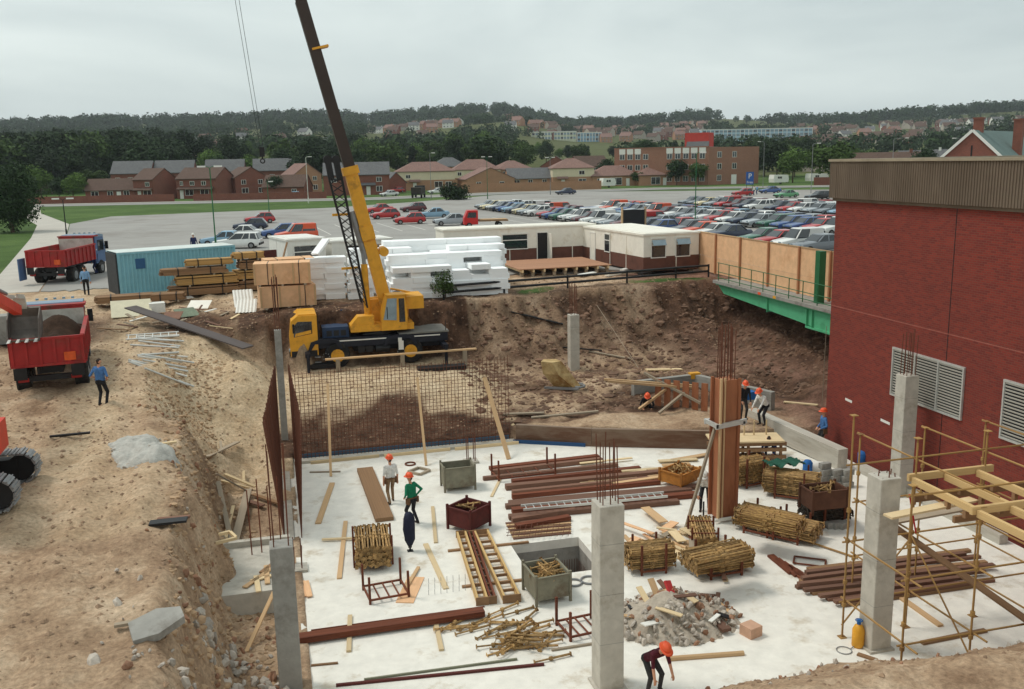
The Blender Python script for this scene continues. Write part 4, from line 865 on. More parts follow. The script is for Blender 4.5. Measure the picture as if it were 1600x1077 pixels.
def tipper(loc, rz, label, load, open_gate=False):
    t = thing('tipper_lorry', loc, rz, label, 'lorry')
    b = MB(); b.bx(-.45, -.3, .3, 6.9, .85, 1.1); b.bx(.3, .45, .3, 6.9, .85, 1.1); b.bx(-.3, .3, .4, .6, .85, 1.1); b.bx(-.3, .3, 3, 3.2, .85, 1.1); b.bx(-1.1, 1.1, .2, .35, .6, .8); b.obj('chassis', M_BLACK, t)
    for y in (1.4, 2.7, 6.1):
        for x in (-1.02, 1.02): wheel(t, x, y, .52, .52, .34 if y > 5 else .5, M_GREYST)
    body = thing('tipping_body', (0, 0, 1.2)); body.parent = t
    b = MB(); b.bx(-1.2, 1.2, .12, 5.0, 0, .12); b.obj('floor', M_REDT, body)
    for s in (-1, 1):
        b = MB(); b.bx(*sorted((s*1.18, s*1.25)), .1, 5.0, .0, 1.0); b.bx(*sorted((s*1.16, s*1.31)), .1, 5.0, 1.0, 1.1); b.obj('side_wall', M_REDT, body)
        for k in range(8): b = MB(); y = .25+k*.64; b.bx(*sorted((s*1.25, s*1.32)), y-.05, y+.05, .02, .995); b.obj('rib', M_REDT, body)
    b = MB(); b.bx(-1.18, 1.18, 4.92, 5.0, .12, 1.55); b.bx(-1.25, 1.25, 4.9, 5.7, 1.55, 1.63); b.bx(-.3, .3, 5.7, 5.75, 1.5, 1.66); b.obj('head_board', M_REDT, body)
    b = MB(); b.bx(-1.16, 1.16, 4.9, 4.918, .14, 1.45); b.obj('lining', M_TANK, body)
    g = thing('tailgate', (0, .06, .05)); g.parent = body
    b = MB(); b.bx(-1.25, 1.25, -.03, .03, 0, 1.0); b.bx(-1.28, 1.28, -.07, .04, .93, 1.03); b.bx(-1.28, 1.28, -.07, .04, -.06, .04); b.obj('panel', M_REDT, g)
    for k in range(6): x = -1.2+k*.48; b = MB(); b.bx(x-.05, x+.05, -.09, -.03, .04, .93); b.obj('rib', M_REDT, g)
    b = MB(); b.bx(.55, .95, -.1, -.05, .1, .42); b.obj('faded_patch', mat('faded_orange', lin(214, 92, 46), var=.2, scale=4), g)
    if open_gate: b = MB(); b.box((-1.5, .1, .2), (.08, .9, 1.4)); b.obj('mudguard_panel', M_BLUET, t, loc=(0, -.2, .9))
    for s in (-1, 1):
        b = MB(); b.bx(*sorted((s*.75, s*1.2)), -.12, -.1, -.45, .0); b.obj('mudflap', M_BLACK, body)
        b = MB(); b.box((s*.9, -.02, .72), (.36, .06, .14)); b.obj('tail_light', MATS['tail_red'], t)
    cab = thing('cab', (0, 5.3, .75)); cab.parent = t
    b = MB(); b.prism([(.05, .1), (1.75, .1), (1.85, .9), (1.55, 1.9), (.05, 1.95)], -1.12, 1.12, axis='x'); b.obj('cab_shell', M_BLUET, cab)
    b = MB(); b.prism([(0, 1.95), (1.6, 1.9), (1.5, 2.05), (.8, 2.14), (.1, 2.12)], -1.14, 1.14, axis='x'); b.obj('cab_roof', mat('cab_roof_blue', lin(120, 140, 160), var=.1, scale=2, bump=.03, rough=.4), cab)
    for s in (-1, 1):
        b = MB(); b.bx(*sorted((s*1.115, s*1.135)), .45, 1.5, .95, 1.7); b.obj('side_window', M_GLASS, cab)
        b = MB(); b.bx(*sorted((s*1.15, s*1.2)), 1.55, 1.62, 1.2, 1.25); b.bx(*sorted((s*1.2, s*1.42)), 1.55, 1.63, 1.0, 1.55); b.obj('mirror', M_BLACK, cab)
        b = MB(); b.bx(*sorted((s*.95, s*1.2)), .2, 1.3, -.05, .1); b.obj('step', M_BLACK, cab)
    b = MB(); b.bx(-.8, .8, .02, .045, 1.1, 1.7); b.obj('rear_window', M_GLASS, cab)
    b = MB(); b.tube((-.8, 5.15, .9), (-.8, 5.15, 2.7), .07); b.obj('exhaust', M_BLACK, t)
    for x in np.linspace(-.7, .7, 5): b = MB(); b.box((x, 1.2, 2.17), (.12, .1, .08)); b.obj('roof_lamp', M_GLASSL, cab)
    if load:
        n = 22; xs = np.linspace(-1.15, 1.15, n); ys_ = np.linspace(.2, 4.85, n); X_, Y_ = np.meshgrid(xs, ys_)
        Z_ = .55 + .9*np.exp(-((X_-.2)/.9)**2-((Y_-3.2)/1.5)**2) + .25*fbm(X_, Y_, 1.4, 4, 5)
        b = MB(); b.add(np.stack([X_, Y_, Z_], -1).reshape(-1, 3).tolist(), [(j*n+i, j*n+i+1, (j+1)*n+i+1, (j+1)*n+i) for j in range(n-1) for i in range(n-1)]); b.obj('soil_load', M_SOILM, body, smooth=True, kind='stuff')
    return t
def on(p, dz=0): return Vector((p[0], p[1], gz(p[0], p[1])+dz))
tipper(on((-8.45, 37.4)), R(8), 'red tipper lorry loaded with dark soil under the excavator bucket', True)
tipper((-14.3, 65.6, 4.6), R(-12), 'red tipper lorry with empty body parked by the grass', False, True)
# ------------------------------------------------------------------ excavator at the left
ex = thing('excavator', on((-9.0, 26.5)), 0, 'orange crawler excavator reaching its toothed bucket into the lorry', 'excavator')
M_EXO = mat('excavator_orange', lin(206, 62, 40), var=.12, scale=2, bump=.04, rough=.5)
for s in (-1, 1):
    tr = thing('crawler_track', (0, s*1.15, 0)); tr.parent = ex
    nsh = 46; per = []
    L_, r_ = 1.75, .42
    for k in range(nsh):
        d = k/nsh*(4*L_+2*math.pi*r_)
        if d < 2*L_: p, a = (-L_+d, 2*r_), 0
        elif d < 2*L_+math.pi*r_: f = (d-2*L_)/r_; p, a = (L_+r_*math.sin(f), r_+r_*math.cos(f)), -f
        elif d < 4*L_+math.pi*r_: p, a = (L_-(d-2*L_-math.pi*r_), 0), math.pi
        else: f = (d-4*L_-math.pi*r_)/r_; p, a = (-L_-r_*math.sin(f), r_-r_*math.cos(f)), math.pi-f
        per.append((p, a))
    for p, a in per:
        b = MB(); b.box((0, 0, 0), (.17, .6, .05)); b.box((0, 0, .035), (.03, .6, .05)); o = b.obj('track_shoe', M_GREYST, tr, loc=(p[0], 0, p[1]+.05)); o.rotation_euler = (0, -a, 0)
    b = MB(); b.bx(-1.7, 1.7, -.2, .2, .2, .72)
    for x in (-1.75, 1.75): b.tube((x, -.18, .47), (x, .18, .47), .36, n=16)
    b.obj('track_frame', M_BLACK, tr)
up = thing('upper_body', (0, 0, .95), R(91.5)); up.parent = ex
b = MB(); b.tube((0, 0, -.15), (0, 0, .15), .7, n=20); b.obj('slew_ring', M_BLACK, up)
b = MB(); b.bx(-2.4, 1.2, -1.5, 1.4, .15, .95); b.bx(-2.6, -.2, -1.5, 1.4, .95, 1.7); b.obj('house', M_EXO, up)
b = MB(); b.bx(-.4, 1.25, .35, 1.25, .95, 2.3); b.obj('cab', M_EXO, up); b = MB(); b.bx(1.25, 1.27, .45, 1.15, 1.2, 2.2); b.bx(-.2, 1.1, 1.25, 1.27, 1.3, 2.2); b.obj('cab_glass', M_GLASS, up)
b = MB()
for a, c, w0 in (((.9, 0, .9), (4.6, 0, 3.4), .5), ((4.6, 0, 3.4), (7.6, 0, 3.5), .45)): b.beam(a, c, .4, w0)
b.obj('boom', M_EXO, up)
b = MB(); b.beam((7.2, 0, 3.7), (10.9, 0, 2.6), .28, .34); b.obj('stick', M_EXO, up)
b = MB(); b.tube((3.0, 0, 3.6), (6.8, 0, 4.1), .09); b.tube((6.9, 0, 4.1), (9.5, 0, 3.4), .07); b.obj('ram', M_GREYST, up)
b = MB(); b.beam((10.3, -.16, 3.2), (11.3, -.16, 3.05), .06, .16); b.beam((10.3, .16, 3.2), (11.3, .16, 3.05), .06, .16); b.beam((11.3, 0, 3.05), (11.5, 0, 2.6), .4, .14); b.obj('bucket_link', M_TANK, up)
bk = thing('bucket', (11.1, -.1, 2.45)); bk.parent = up
b = MB(); b.prism([(.45, .2), (.6, -.2), (.45, -.7), (.05, -1.0), (-.4, -1.0), (-.42, -.94), (0, -.92), (.37, -.66), (.5, -.2), (.36, .14)], -.55, .55, axis='y')
for y in (-.55, .51): b.prism([(.45, .2), (.6, -.2), (.45, -.7), (.05, -1.0), (-.4, -1.0), (-.1, -.2)], y, y+.04, axis='y')
b.obj('bucket_shell', mat('worn_bucket', lin(104, 98, 92), var=.25, scale=4, bump=.1, rough=.6, metal=.3), bk)
for y in (-.45, -.15, .15, .45): b = MB(); b.prism([(-.38, -1.03), (-.72, -.98), (-.38, -.9)], y-.05, y+.05, axis='y'); b.obj('tooth', M_ALU, bk)
# ------------------------------------------------------------------ things beside the lorries
t = thing('timber_fence', (-15.6, 52.5, 4.55), R(10), 'brown timber board fence behind the near lorry', 'fence')
for k in range(9): piece('board', (-4, 0, .15+k*.17), (1.2, 0, .15+k*.17), .03, .165, M_WOODR if k % 3 else M_WOODD, t)
for x in (-3.8, -1.5, 1.0): piece('post', (x, .08, -.2), (x, .08, 1.7), .1, .1, M_WOODD, t)
b = MB(); b.bx(-.9, .9, -.5, .5, 0, 1.25); b.bx(-.86, .86, -.46, .46, 1.25, 1.3); b.obj('concrete_block', M_CONCD, loc=on((-12.6, 47)), label='grey concrete block behind the loading lorry', cat='block')
# ------------------------------------------------------------------ mobile crane
cb = Vector((4.4, 47.4, 1.95)); cr = thing('mobile_crane', cb, 0, 'yellow mobile crane with raised dark telescopic boom and folded lattice jib', 'crane')
def cz(px, py, Y=46.3): return onY(px, py, Y)-cb
def cbx(name, m, pa, pb, y0, y1, parent=cr, Y=None):
    a = cz(*pa, y0+cb.y); c_ = cz(*pb, y0+cb.y); b = MB(); b.bx(min(a.x, c_.x), max(a.x, c_.x), y0, y1, min(a.z, c_.z), max(a.z, c_.z)); return b.obj(name, m, parent)
for px in (527, 641):
    for y in (-.95, 1.15):
        c_ = cz(px, 552, 46.45); wheel(cr, c_.x, y, .64, .64, .46, M_YEL, axis='y')
b = MB(); b.bx(-3.2, 4.0, -1.1, 1.2, 1.05, 1.5); b.bx(-3.0, 3.9, -.5, .6, .7, 1.05); b.obj('chassis', M_DBLUE, cr)
b = MB(); b.bx(1.5, 4.05, -1.15, 1.25, 1.503, 1.58); b.obj('rear_deck', mat('deck_plate', lin(120, 118, 112), var=.15, scale=3), cr)
for x in (-2.2, 1.55): 
    for y in (-1.12, 1.1): b = MB(); b.prism([(x-.85, 1.0), (x-.7, 1.4), (x-.3, 1.52), (x+.3, 1.52), (x+.7, 1.4), (x+.85, 1.0), (x+.7, 1.0), (x+.5, 1.3), (x-.5, 1.3), (x-.7, 1.0)], y-.1, y+.22, axis='y'); b.obj('mudguard', M_DBLUE, cr)
dc = thing('driving_cab', (-3.9, -1.15, .75)); dc.parent = cr
b = MB(); b.prism([(0, 0), (1.35, 0), (1.35, 2.0), (.42, 2.0), (.1, 1.75), (-.02, .9)], 0, 2.2, axis='y'); b.obj('cab_shell', M_YEL, dc)
b = MB(); b.prism([(.2, .95), (1.1, 1.1), (1.1, 1.7), (.42, 1.72), (.22, 1.5)], -.02, .0, axis='y'); b.obj('side_window', M_GLASS, dc)
b = MB(); b.prism([(.25, .98), (1.05, 1.12), (1.05, 1.28), (.3, 1.14)], -.035, -.022, axis='y'); b.obj('door_trim', M_YEL, dc)
b = MB(); b.bx(.45, 1.3, .1, 2.1, 2.0, 2.06); b.obj('roof_pad', M_YEL, dc); b = MB(); b.bx(.05, 1.3, -.015, .0, -.05, .25); b.obj('sill', M_BLACK, dc)
b = MB(); b.bx(-.06, .0, .1, 2.1, -.2, .2); b.obj('front_bumper', M_BLACK, dc); b = MB(); b.tube((.2, -.25, 1.2), (.2, -.25, 1.65), .05); b.beam((.2, 0, 1.4), (.2, -.25, 1.45), .03, .03); b.obj('mirror', M_BLACK, dc)
b = MB(); b.bx(-2.3, -1.0, -.9, .95, 1.51, 2.05); b.bx(-2.2, -1.1, -.95, -.9, 1.55, 1.95); b.tube((-1.2, .5, 2.05), (-1.2, .5, 2.7), .07); b.obj('engine_cover', mat('engine_blue', lin(46, 62, 88), var=.25, scale=4, bump=.1), cr)
for x in (-2.1, -1.75, -1.4): b = MB(); b.bx(x, x+.26, -.97, -.952, 1.62, 1.9); b.obj('louvre', M_BLACK, cr)
for x in (-.6, -.2): b = MB(); b.bx(x, x+.34, -1.16, -1.1, .72, 1.04); b.obj('tool_box', M_BLACK, cr)
b = MB(); b.tube((.75, -.9, .85), (1.0, -.9, .85), .24, n=14); b.tube((.3, -.95, .85), (1.0, -.95, .85), .2, n=14); b.obj('fuel_tank', M_BLACK, cr)
for y in (-.9, .95): b = MB(); b.tube((-3.97, y, 1.0), (-3.9, y, 1.0), .11, n=12); b.obj('headlight', M_GLASSL, cr)
for z in (.35, .62): b = MB(); b.bx(-2.75, -2.45, -1.2, -1.0, z, z+.04); b.obj('step', M_GREYST, cr)
bar('handrail', (-2.5, -1.12, 1.6), (-2.5, -1.12, 2.5), .018, M_BLACK, cr); bar('handrail', (3.9, -1.1, 1.58), (3.9, -1.1, 2.1), .018, M_BLACK, cr); bar('hand_hose', (-.3, -1.0, 1.6), (.7, -1.02, 1.65), .03, M_BLACK, cr)
b = MB(); b.bx(-1.8, 3.6, -1.106, -1.1, 1.34, 1.4); b.obj('side_stripe', M_WHITE, cr)
for x in (-2.2, 1.55):
    for k in range(8): a = k*math.pi/4; b = MB(); b.tube((x+.17*math.cos(a), -1.2, .64+.17*math.sin(a)), (x+.17*math.cos(a), -1.23, .64+.17*math.sin(a)), .025, n=6); b.obj('wheel_nut', M_GREYST, cr)
tu = thing('turret', (0, 0, 1.51)); tu.parent = cr
b = MB(); b.tube((.6, 0, 0), (.6, 0, .22), .95, n=24); b.obj('slew_ring', M_BLACK, tu)
b = MB(); b.bx(-.9, 2.3, -.95, 1.0, .22, .55); b.prism([(-.9, .55), (.3, .55), (.3, 1.0), (-.5, 1.0)], -.9, -.1, axis='y'); b.bx(.2, 2.2, .1, .3, .55, 1.7); b.bx(.2, 2.2, .8, 1.0, .55, 1.7); b.obj('turret_frame', M_YEL, tu)
b = MB(); b.bx(2.0, 2.9, -.6, 1.2, 1.2, 1.85); b.obj('counterweight', M_YEL, tu)
b = MB(); b.tube((1.7, .35, 1.65), (1.7, .75, 1.65), .35, n=16); b.obj('winch_drum', M_BLACK, tu)
for p0, p1 in (((1.3, -.2, 2.0), (2.6, -.3, 1.8)), ((1.4, .9, 2.1), (2.6, 1.0, 1.8))): bar('stay', p0, p1, .05, M_YEL, tu)
oc = thing('operator_cab', (.62, -1.15, .25)); oc.parent = tu
b = MB(); b.prism([(0, 0), (1.3, 0), (1.35, .8), (1.25, 1.75), (.3, 1.75), (.05, .8)], 0, .85, axis='y'); b.obj('cab_shell', M_YEL, oc)
b = MB(); b.prism([(.12, .55), (.78, .5), (.82, 1.62), (.36, 1.62)], -.03, -.002, axis='y'); b.obj('front_window', M_GLASSL, oc)
b = MB(); b.prism([(.92, .4), (1.22, .4), (1.2, 1.6), (.92, 1.6)], -.02, -.002, axis='y'); b.obj('side_window', M_GLASS, oc)
b = MB(); b.bx(.28, 1.3, -.06, .9, 1.75, 1.81); b.obj('cab_roof', M_YEL, oc); b = MB(); b.bx(.3, .34, -.045, -.03, .6, 1.2); b.obj('wiper', M_BLACK, oc)
Yb = 47.5
def bz(px, py): return onY(px, py, Yb)-cb
p0 = bz(604, 480); p1 = bz(546, 262); p2 = bz(470, 2); dirb = (p1-p0).normalized(); p3 = p2+(p2-p1).normalized()*13.0
bo = thing('boom', (0, 0, 0)); bo.parent = cr
b = MB(); b.beam(p0-dirb*.3, p1, .62, .66, up=(0, 1, 0)); b.obj('base_section', M_YEL, bo)
b = MB(); b.beam(p1-dirb*.35, p1+dirb*.05, .8, .78, up=(0, 1, 0)); b.beam(p0+dirb*3.6, p0+dirb*4.3, .68, .86, up=(0, 1, 0)); b.obj('collar', M_YEL, bo)
d2 = (p3-p1).normalized(); M_BOOM = mat('dark_boom', lin(58, 46, 40), var=.2, scale=1.2, bump=.05, rough=.5)
b = MB(); b.beam(p1-d2*.2, p2, .54, .6, up=(0, 1, 0)); b.obj('second_section', M_BOOM, bo)
pm = onY(500, 75, Yb)-cb
b = MB(); b.beam(pm-d2*.05, pm+d2*.05, .8, .7, up=(0, 1, 0)); b.obj('section_band', M_YEL, bo)
b = MB(); b.beam(p2, p3, .46, .5, up=(0, 1, 0)); b.obj('top_section', M_BOOM, bo)
b = MB(); b.beam(p3, p3+Vector((-1.1, 0, -.2)), .5, .5, up=(0, 1, 0)); b.tube(p3+Vector((-1.0, -.3, -.3)), p3+Vector((-1.0, .3, -.3)), .25, n=14); hd_ = b.obj('boom_head', M_BLACK, bo)
s0 = p1-dirb*2.2+Vector((-.5, -.2, 0)); s1_ = p0+dirb*2.6+Vector((-.42, -.2, 0)); b = MB(); b.tube(s0, s1_, .16, n=10); b.obj('hydraulic_hose_reel', M_GREYST, bo)
b = MB(); b.tube(bz(575, 508)+Vector((0, -.3, 0)), bz(568, 412)+Vector((0, -.3, 0)), .17, n=12); b.obj('luffing_ram', M_YEL, cr)
b = MB(); b.tube(bz(568, 412)+Vector((0, -.3, 0)), bz(562, 350)+Vector((0, -.1, 0)), .1, n=12); b.obj('ram_rod', M_GREYST, cr)
b = MB(); c_ = bz(588, 393); b.tube(c_+Vector((.35, -.4, 0)), c_+Vector((.35, .4, 0)), .24, n=14); b.obj('hose_drum', M_YEL, cr)
ji = thing('lattice_jib', (0, 0, 0)); ji.parent = cr
ta, tb, ba, bb = bz(512, 275), bz(532, 275), bz(563, 470), bz(572, 478)
for p, q_ in ((ta+Vector((0, -.35, 0)), ba+Vector((0, -.3, 0))), (tb+Vector((0, -.35, 0)), bb+Vector((0, -.3, 0))), (ta+Vector((0, -.85, 0)), ba+Vector((0, -.7, 0))), (tb+Vector((0, -.85, 0)), bb+Vector((0, -.7, 0)))): bar('chord', p, q_, .045, M_BLACK, ji)
for k in range(16):
    f = k/16; g = (k+1)/16
    for o0, o1 in ((-.35, -.3), (-.85, -.7)):
        bar('lacing', ta.lerp(ba, f)+Vector((0, o0, 0)), tb.lerp(bb, g)+Vector((0, o1, 0)), .018, M_BLACK, ji, )
        bar('lacing', tb.lerp(bb, f)+Vector((0, o0, 0)), ta.lerp(ba, g)+Vector((0, o1, 0)), .018, M_BLACK, ji)
b = MB()
for px in (511, 524): a = bz(px, 250); c_ = bz(px+6, 282); b.beam(a+Vector((0, -.5, 0)), c_+Vector((0, -.5, 0)), .3, .22); b.tube(a+Vector((0, -.6, 0)), a+Vector((0, -.3, 0)), .22, n=12)
b.obj('jib_head', M_BLACK, ji)
for py in (335, 418): a = bz(540-(418-py)*.17+2, py); b = MB(); b.beam(a+Vector((-.3, -.5, 0)), a+Vector((.6, -.2, 0)), .08, .12); b.obj('jib_bracket', M_YEL, ji)
hz_ = onY(409, 232, Yb)-cb
for o in (-.12, .12): bar('hoist_rope', Vector((p3.x-1.05+o, -.0, p3.z-.3)), Vector((hz_.x+o*.6, 0, hz_.z)), .011, M_BLACK, cr)
b = MB(); b.bx(hz_.x-.12, hz_.x+.12, -.1, .1, hz_.z-.4, hz_.z+.05); b.tube((hz_.x, 0, hz_.z-.4), (hz_.x, 0, hz_.z-.5), .04); b.torus((hz_.x, 0, hz_.z-.6), .1, .03, n=14, axis='y'); b.obj('hook_block', M_BLACK, cr)
for x in (-3.1, 3.75):
    for y, z in ((-1.9, -.25), (1.5, .0)):
        b = MB(); b.bx(x-.12, x+.12, *sorted((0, y)), .78, .98); b.tube((x, y, .98), (x, y, z), .08); b.tube((x, y, z), (x, y, z-.06), .28, n=16); b.obj('outrigger', M_DBLUE, cr)
b = MB(); b.box((1.55, -1.32, 1.0), (.25, .1, .45)); b.box((1.5, -1.34, 1.28), (.18, .1, .2)); b.obj('hanging_bag', M_WHITE, cr)
for px, py, w_ in ((500, 588, 2.1), (690, 587, 2.4)):
    p = at(px, py, 1.6); z = gz(p.x, p.y); piece('outrigger_mat', (p.x-w_/2, p.y, z+.1), (p.x+w_/2, p.y-.05, z+.1), .6, .2, M_BLACK, label='dark timber mat under the crane outrigger by the '+('driving cab' if px < 600 else 'rear wheel'), cat='mat')
p = onY(508, 562, 45.4); q_ = onY(744, 545, 45.4); sp_ = thing('plank_walkway', (0, 0, 0), 0, 'long pale plank set on blocks in front of the crane wheels', 'plank'); piece('plank', p, q_, .24, .07, M_WOOD, sp_)
for f in (.08, .5, .92):
    e = p.lerp(q_, f); z0 = gz(e.x, e.y)-.05
    if e.z-.035 > z0: piece('support_block', (e.x, e.y, z0), (e.x, e.y, e.z-.036), .2, .25, M_WOODG, sp_)

# ------------------------------------------------------------------ stored materials on the bank
q = random.Random(8)
def poly(px, Y, ncol, lay, wd, dp, lab):
    if wd > 1.6: ncol, wd = round(ncol*wd/1.1), 1.1
    X0_ = onY(px, 465, Y).x
    for k in range(lay):
        for j in range(ncol):
            if k >= lay-2 and ncol > 2 and q.random() < .16: continue
            x = X0_+j*wd+(.12 if k % 2 else 0)+q.uniform(-.02, .02); y = Y+q.uniform(-.1, .1)
            b = unit(M_POLY); o = mk('polystyrene_block', b, None, (x+wd/2, y+dp/2, gz(x, Y)*0+4.62+.29*k+.145), (0, 0, R(q.uniform(-.6, .6))), 'white polystyrene block in the '+lab, 'polystyrene', 'stacked polystyrene blocks'); o.scale = (wd-.003, dp-.03, .288)
poly(477, 52.2, 1, 8, 2.2, 1.2, 'separate stack beside the wooden crates')
poly(545, 51.6, 1, 6, 1.4, 1.2, 'stack right behind the crane jib')
poly(548, 53.4, 1, 9, 1.5, 1.2, 'stack behind the crane jib')
poly(600, 54.2, 1, 10, 1.9, 1.2, 'tall stack behind the crane boom')
poly(612, 50.5, 3, 6, 2.1, 1.2, 'low front stack at the bank edge')
poly(606, 51.72, 3, 8, 2.1, 1.2, 'wide front stack above the bank')
poly(586, 52.94, 4, 9, 1.9, 1.2, 'middle row of the big stack')
poly(612, 54.16, 3, 10, 2.2, 1.2, 'tall back row of the big stack')
piece('polystyrene_board', (onY(492, 400, 52.3).x, 52.2, 7.15), (onY(512, 400, 52.3).x, 52.9, 7.9), .5, .12, M_POLY, label='white polystyrene board leaning on top of the separate stack', cat='polystyrene')
def tstack(loc, rz, L_, nw, nh, label, m=M_WOOD, bw=.2, bh=.09, straps=2):
    t = thing('timber_stack', loc, rz, label, 'timber')
    for k in range(nh):
        for i in range(nw):
            x0 = q.uniform(-.12, .12); y = (i-nw/2+.5)*bw; z = .1+(k+.5)*bh+(k//4)*.05
            piece('board', (x0-L_/2, y, z), (x0+L_/2, y, z), bw-.012, bh-.008, m, t)
    for x in (-L_*.3, L_*.3): piece('bearer', (x, -nw*bw/2, .05), (x, nw*bw/2, .05), .1, .098, M_WOODG, t)
    H_ = .1+nh*bh+((nh-1)//4)*.05
    for k in range(straps):
        x = (-.25+.5*k)*L_; b = MB(); y = nw*bw/2+.01
        b.bx(x-.03, x+.03, -y-.012, -y, .05, H_+.012); b.bx(x-.03, x+.03, y, y+.012, .05, H_+.012); b.bx(x-.03, x+.03, -y, y, H_, H_+.012); b.obj('strap', M_BLACK, t)
    return H_
z = 4.6
def stk3(x, y, rz, spec, lab):
    zz = 4.58
    for i, (L_, nw, nh, dx) in enumerate(spec):
        h_ = tstack((x+dx*math.cos(rz), y+dx*math.sin(rz), zz), rz, L_, nw, nh, ('lowest', 'second', 'third', 'topmost', 'loose')[i]+' strapped timber bundle in the stack '+lab, M_WOODD if i % 2 == 0 else mat('ochre_timber', lin(178, 140, 86), var=.2, scale=3, bump=.2, orand=.2, stretch=(.6, 6, 6)))
        zz += h_
stk3(-3.9, 57.2, R(10), [(3.9, 6, 5, -.2), (3.4, 6, 5, 0), (3.6, 5, 4, -.7), (2.6, 4, 4, .2)], 'before the blue container')
stk3(-1.4, 58.0, R(12), [(1.9, 6, 6, 0), (1.8, 6, 5, 0), (1.6, 5, 5, .1), (1.7, 5, 4, -.1)], 'at the container corner')
stk3(.2, 59.0, R(8), [(2.4, 5, 5, 0), (2.2, 5, 5, .3), (2.0, 4, 3, .6)], 'between container and small white cabin')
stk3(-8.2, 55.4, R(8), [(3.0, 6, 4, 0)], 'lying at the foot of the container end')
stk3(-5.9, 55.2, R(4), [(1.7, 5, 4, 0)], 'beside the container foot')
stk3(7.4, 62.8, R(2), [(2.5, 5, 6, 0), (2.4, 5, 6, 0), (2.2, 5, 6, 0)], 'behind the white polystyrene on the left')
stk3(10.3, 62.6, R(-3), [(2.7, 5, 6, 0), (2.6, 5, 6, 0), (2.6, 5, 6, .1)], 'behind the white polystyrene on the cabin side')
stk3(3.0, 56.0, R(3), [(2.2, 4, 5, 0), (2.0, 4, 5, 0)], 'between the two polystyrene stacks')
piece('brown_panel', (-1.6, 62.6, 5.6), (.2, 63.2, 5.6), .06, 1.9, M_DRED, label='dark red panel standing behind the container corner', cat='panel')
piece('leaning_plank', (.1, 61.6, 4.6), (.9, 61.9, 7.1), .2, .05, M_WOODD, label='brown plank leaning by the small white cabin', cat='plank')
def crate(loc, rz, w_, d_, h_, label):
    t = thing('wooden_crate', loc, rz, label, 'crate'); b = MB(); b.bx(-w_/2, w_/2, -d_/2, d_/2, .1, h_); b.obj('ply_box', M_PLY, t)
    for x in (-w_*.48, -w_*.15, w_*.2, w_*.48):
        piece('batten', (x, -d_/2-.014, .1), (x, -d_/2-.014, h_), .03, .1, M_WOOD, t, up=(1, 0, 0))
    for x in (-w_*.25, w_*.3):
        b = MB(); b.bx(x-.02, x+.02, -d_/2-.034, -d_/2-.031, .1, h_); b.bx(x-.02, x+.02, -d_/2-.03, d_/2, h_+.001, h_+.006); b.obj('strap', M_BLACK, t)
    for x in (-w_*.4, 0, w_*.4): piece('skid', (x, -d_/2, .05), (x, d_/2, .05), .12, .1, M_WOODG, t)
zc = gz(.6, 50.6)
crate((.55, 50.6, zc-.02), R(5), 2.9, 1.5, 1.2, 'lower of two large plywood crates above the bank'); crate((.4, 50.65, zc+1.18), R(-3), 2.9, 1.5, 1.2, 'upper of two large plywood crates above the bank'); crate((.75, 53.0, 4.55), R(8), 2.7, 1.4, 2.4, 'tall plywood crate behind the two stacked crates')
# scrap in front of the timber
def flat(name, px, py, w_, d_, rz, m, label, th=.03, tilt=0, cat='sheet', z=None, corr=False, dz=.04):
    p = at(px, py, 4.35 if z is None else z); zz = gz(p.x, p.y)+dz if z is None else z
    b = MB()
    if corr:
        n = int(w_/.09); b.prism([(-w_/2+i*.09, .04 if i % 2 else 0) for i in range(n)] + [(-w_/2+i*.09, (.04 if i % 2 else 0)-.012) for i in reversed(range(n))], -d_/2, d_/2, axis='y')
    else: b.bx(-w_/2, w_/2, -d_/2, d_/2, 0, th)
    o = b.obj(name, m, loc=(p.x, p.y, zz+abs(math.sin(R(tilt)))*d_/2), label=label, cat=cat); o.rotation_euler = (R(tilt), 0, R(rz)); return o
flat('metal_sheet', 206, 492, 2.0, 1.5, 8, mat('cream_sheet', lin(206, 198, 172), var=.1, scale=2, bump=.05), 'cream curved sheet lying at the end of the container', tilt=28)
flat('corrugated_sheet', 384, 478, 1.25, 1.3, 6, M_WHITE, 'white corrugated sheets propped in front of the crates', tilt=40, corr=True)
flat('corrugated_sheet', 388, 484, 1.25, 1.3, -4, M_WHITE, 'white corrugated sheet under the propped one', tilt=25, corr=True)
flat('old_cupboard', 246, 488, .8, .7, 10, M_WHITE, 'white cupboard front lying in the scrap heap', th=.5, cat='cupboard')
flat('metal_sheet', 283, 474, 1.6, .35, 40, M_ALU, 'narrow silver sheet leaning on the scrap heap', tilt=15)
flat('discarded_board', 292, 492, 1.1, .9, 28, mat('green_panel', lin(120, 132, 112), var=.15), 'green grey panel lying in the scrap heap', tilt=22, cat='panel')
flat('discarded_board', 312, 482, 1.2, .8, -18, M_CREAM, 'cream panel leaning in the scrap heap', tilt=26, cat='panel')
flat('discarded_board', 270, 498, .9, 1.0, -8, M_WOODR, 'brown panel lying in the scrap heap', tilt=14, cat='panel')
for i in range(26):
    px, py = q.uniform(195, 405), q.uniform(478, 508); p = at(px, py, 4.4); z = gz(p.x, p.y); a = q.uniform(0, 3.14); l_ = q.uniform(.4, 1.5)
    piece('scrap_board', (p.x, p.y, z+.06), (p.x+math.cos(a)*l_, p.y+math.sin(a)*l_*.6, z+.1+q.uniform(0, .25)), q.uniform(.08, .22), .03, q.choice([M_WOODG, M_WOODP, M_WOODR, M_WHITE, M_WOODD]), label='loose board in the scrap heap before the timber stacks', cat='board', group='boards in the scrap heap')
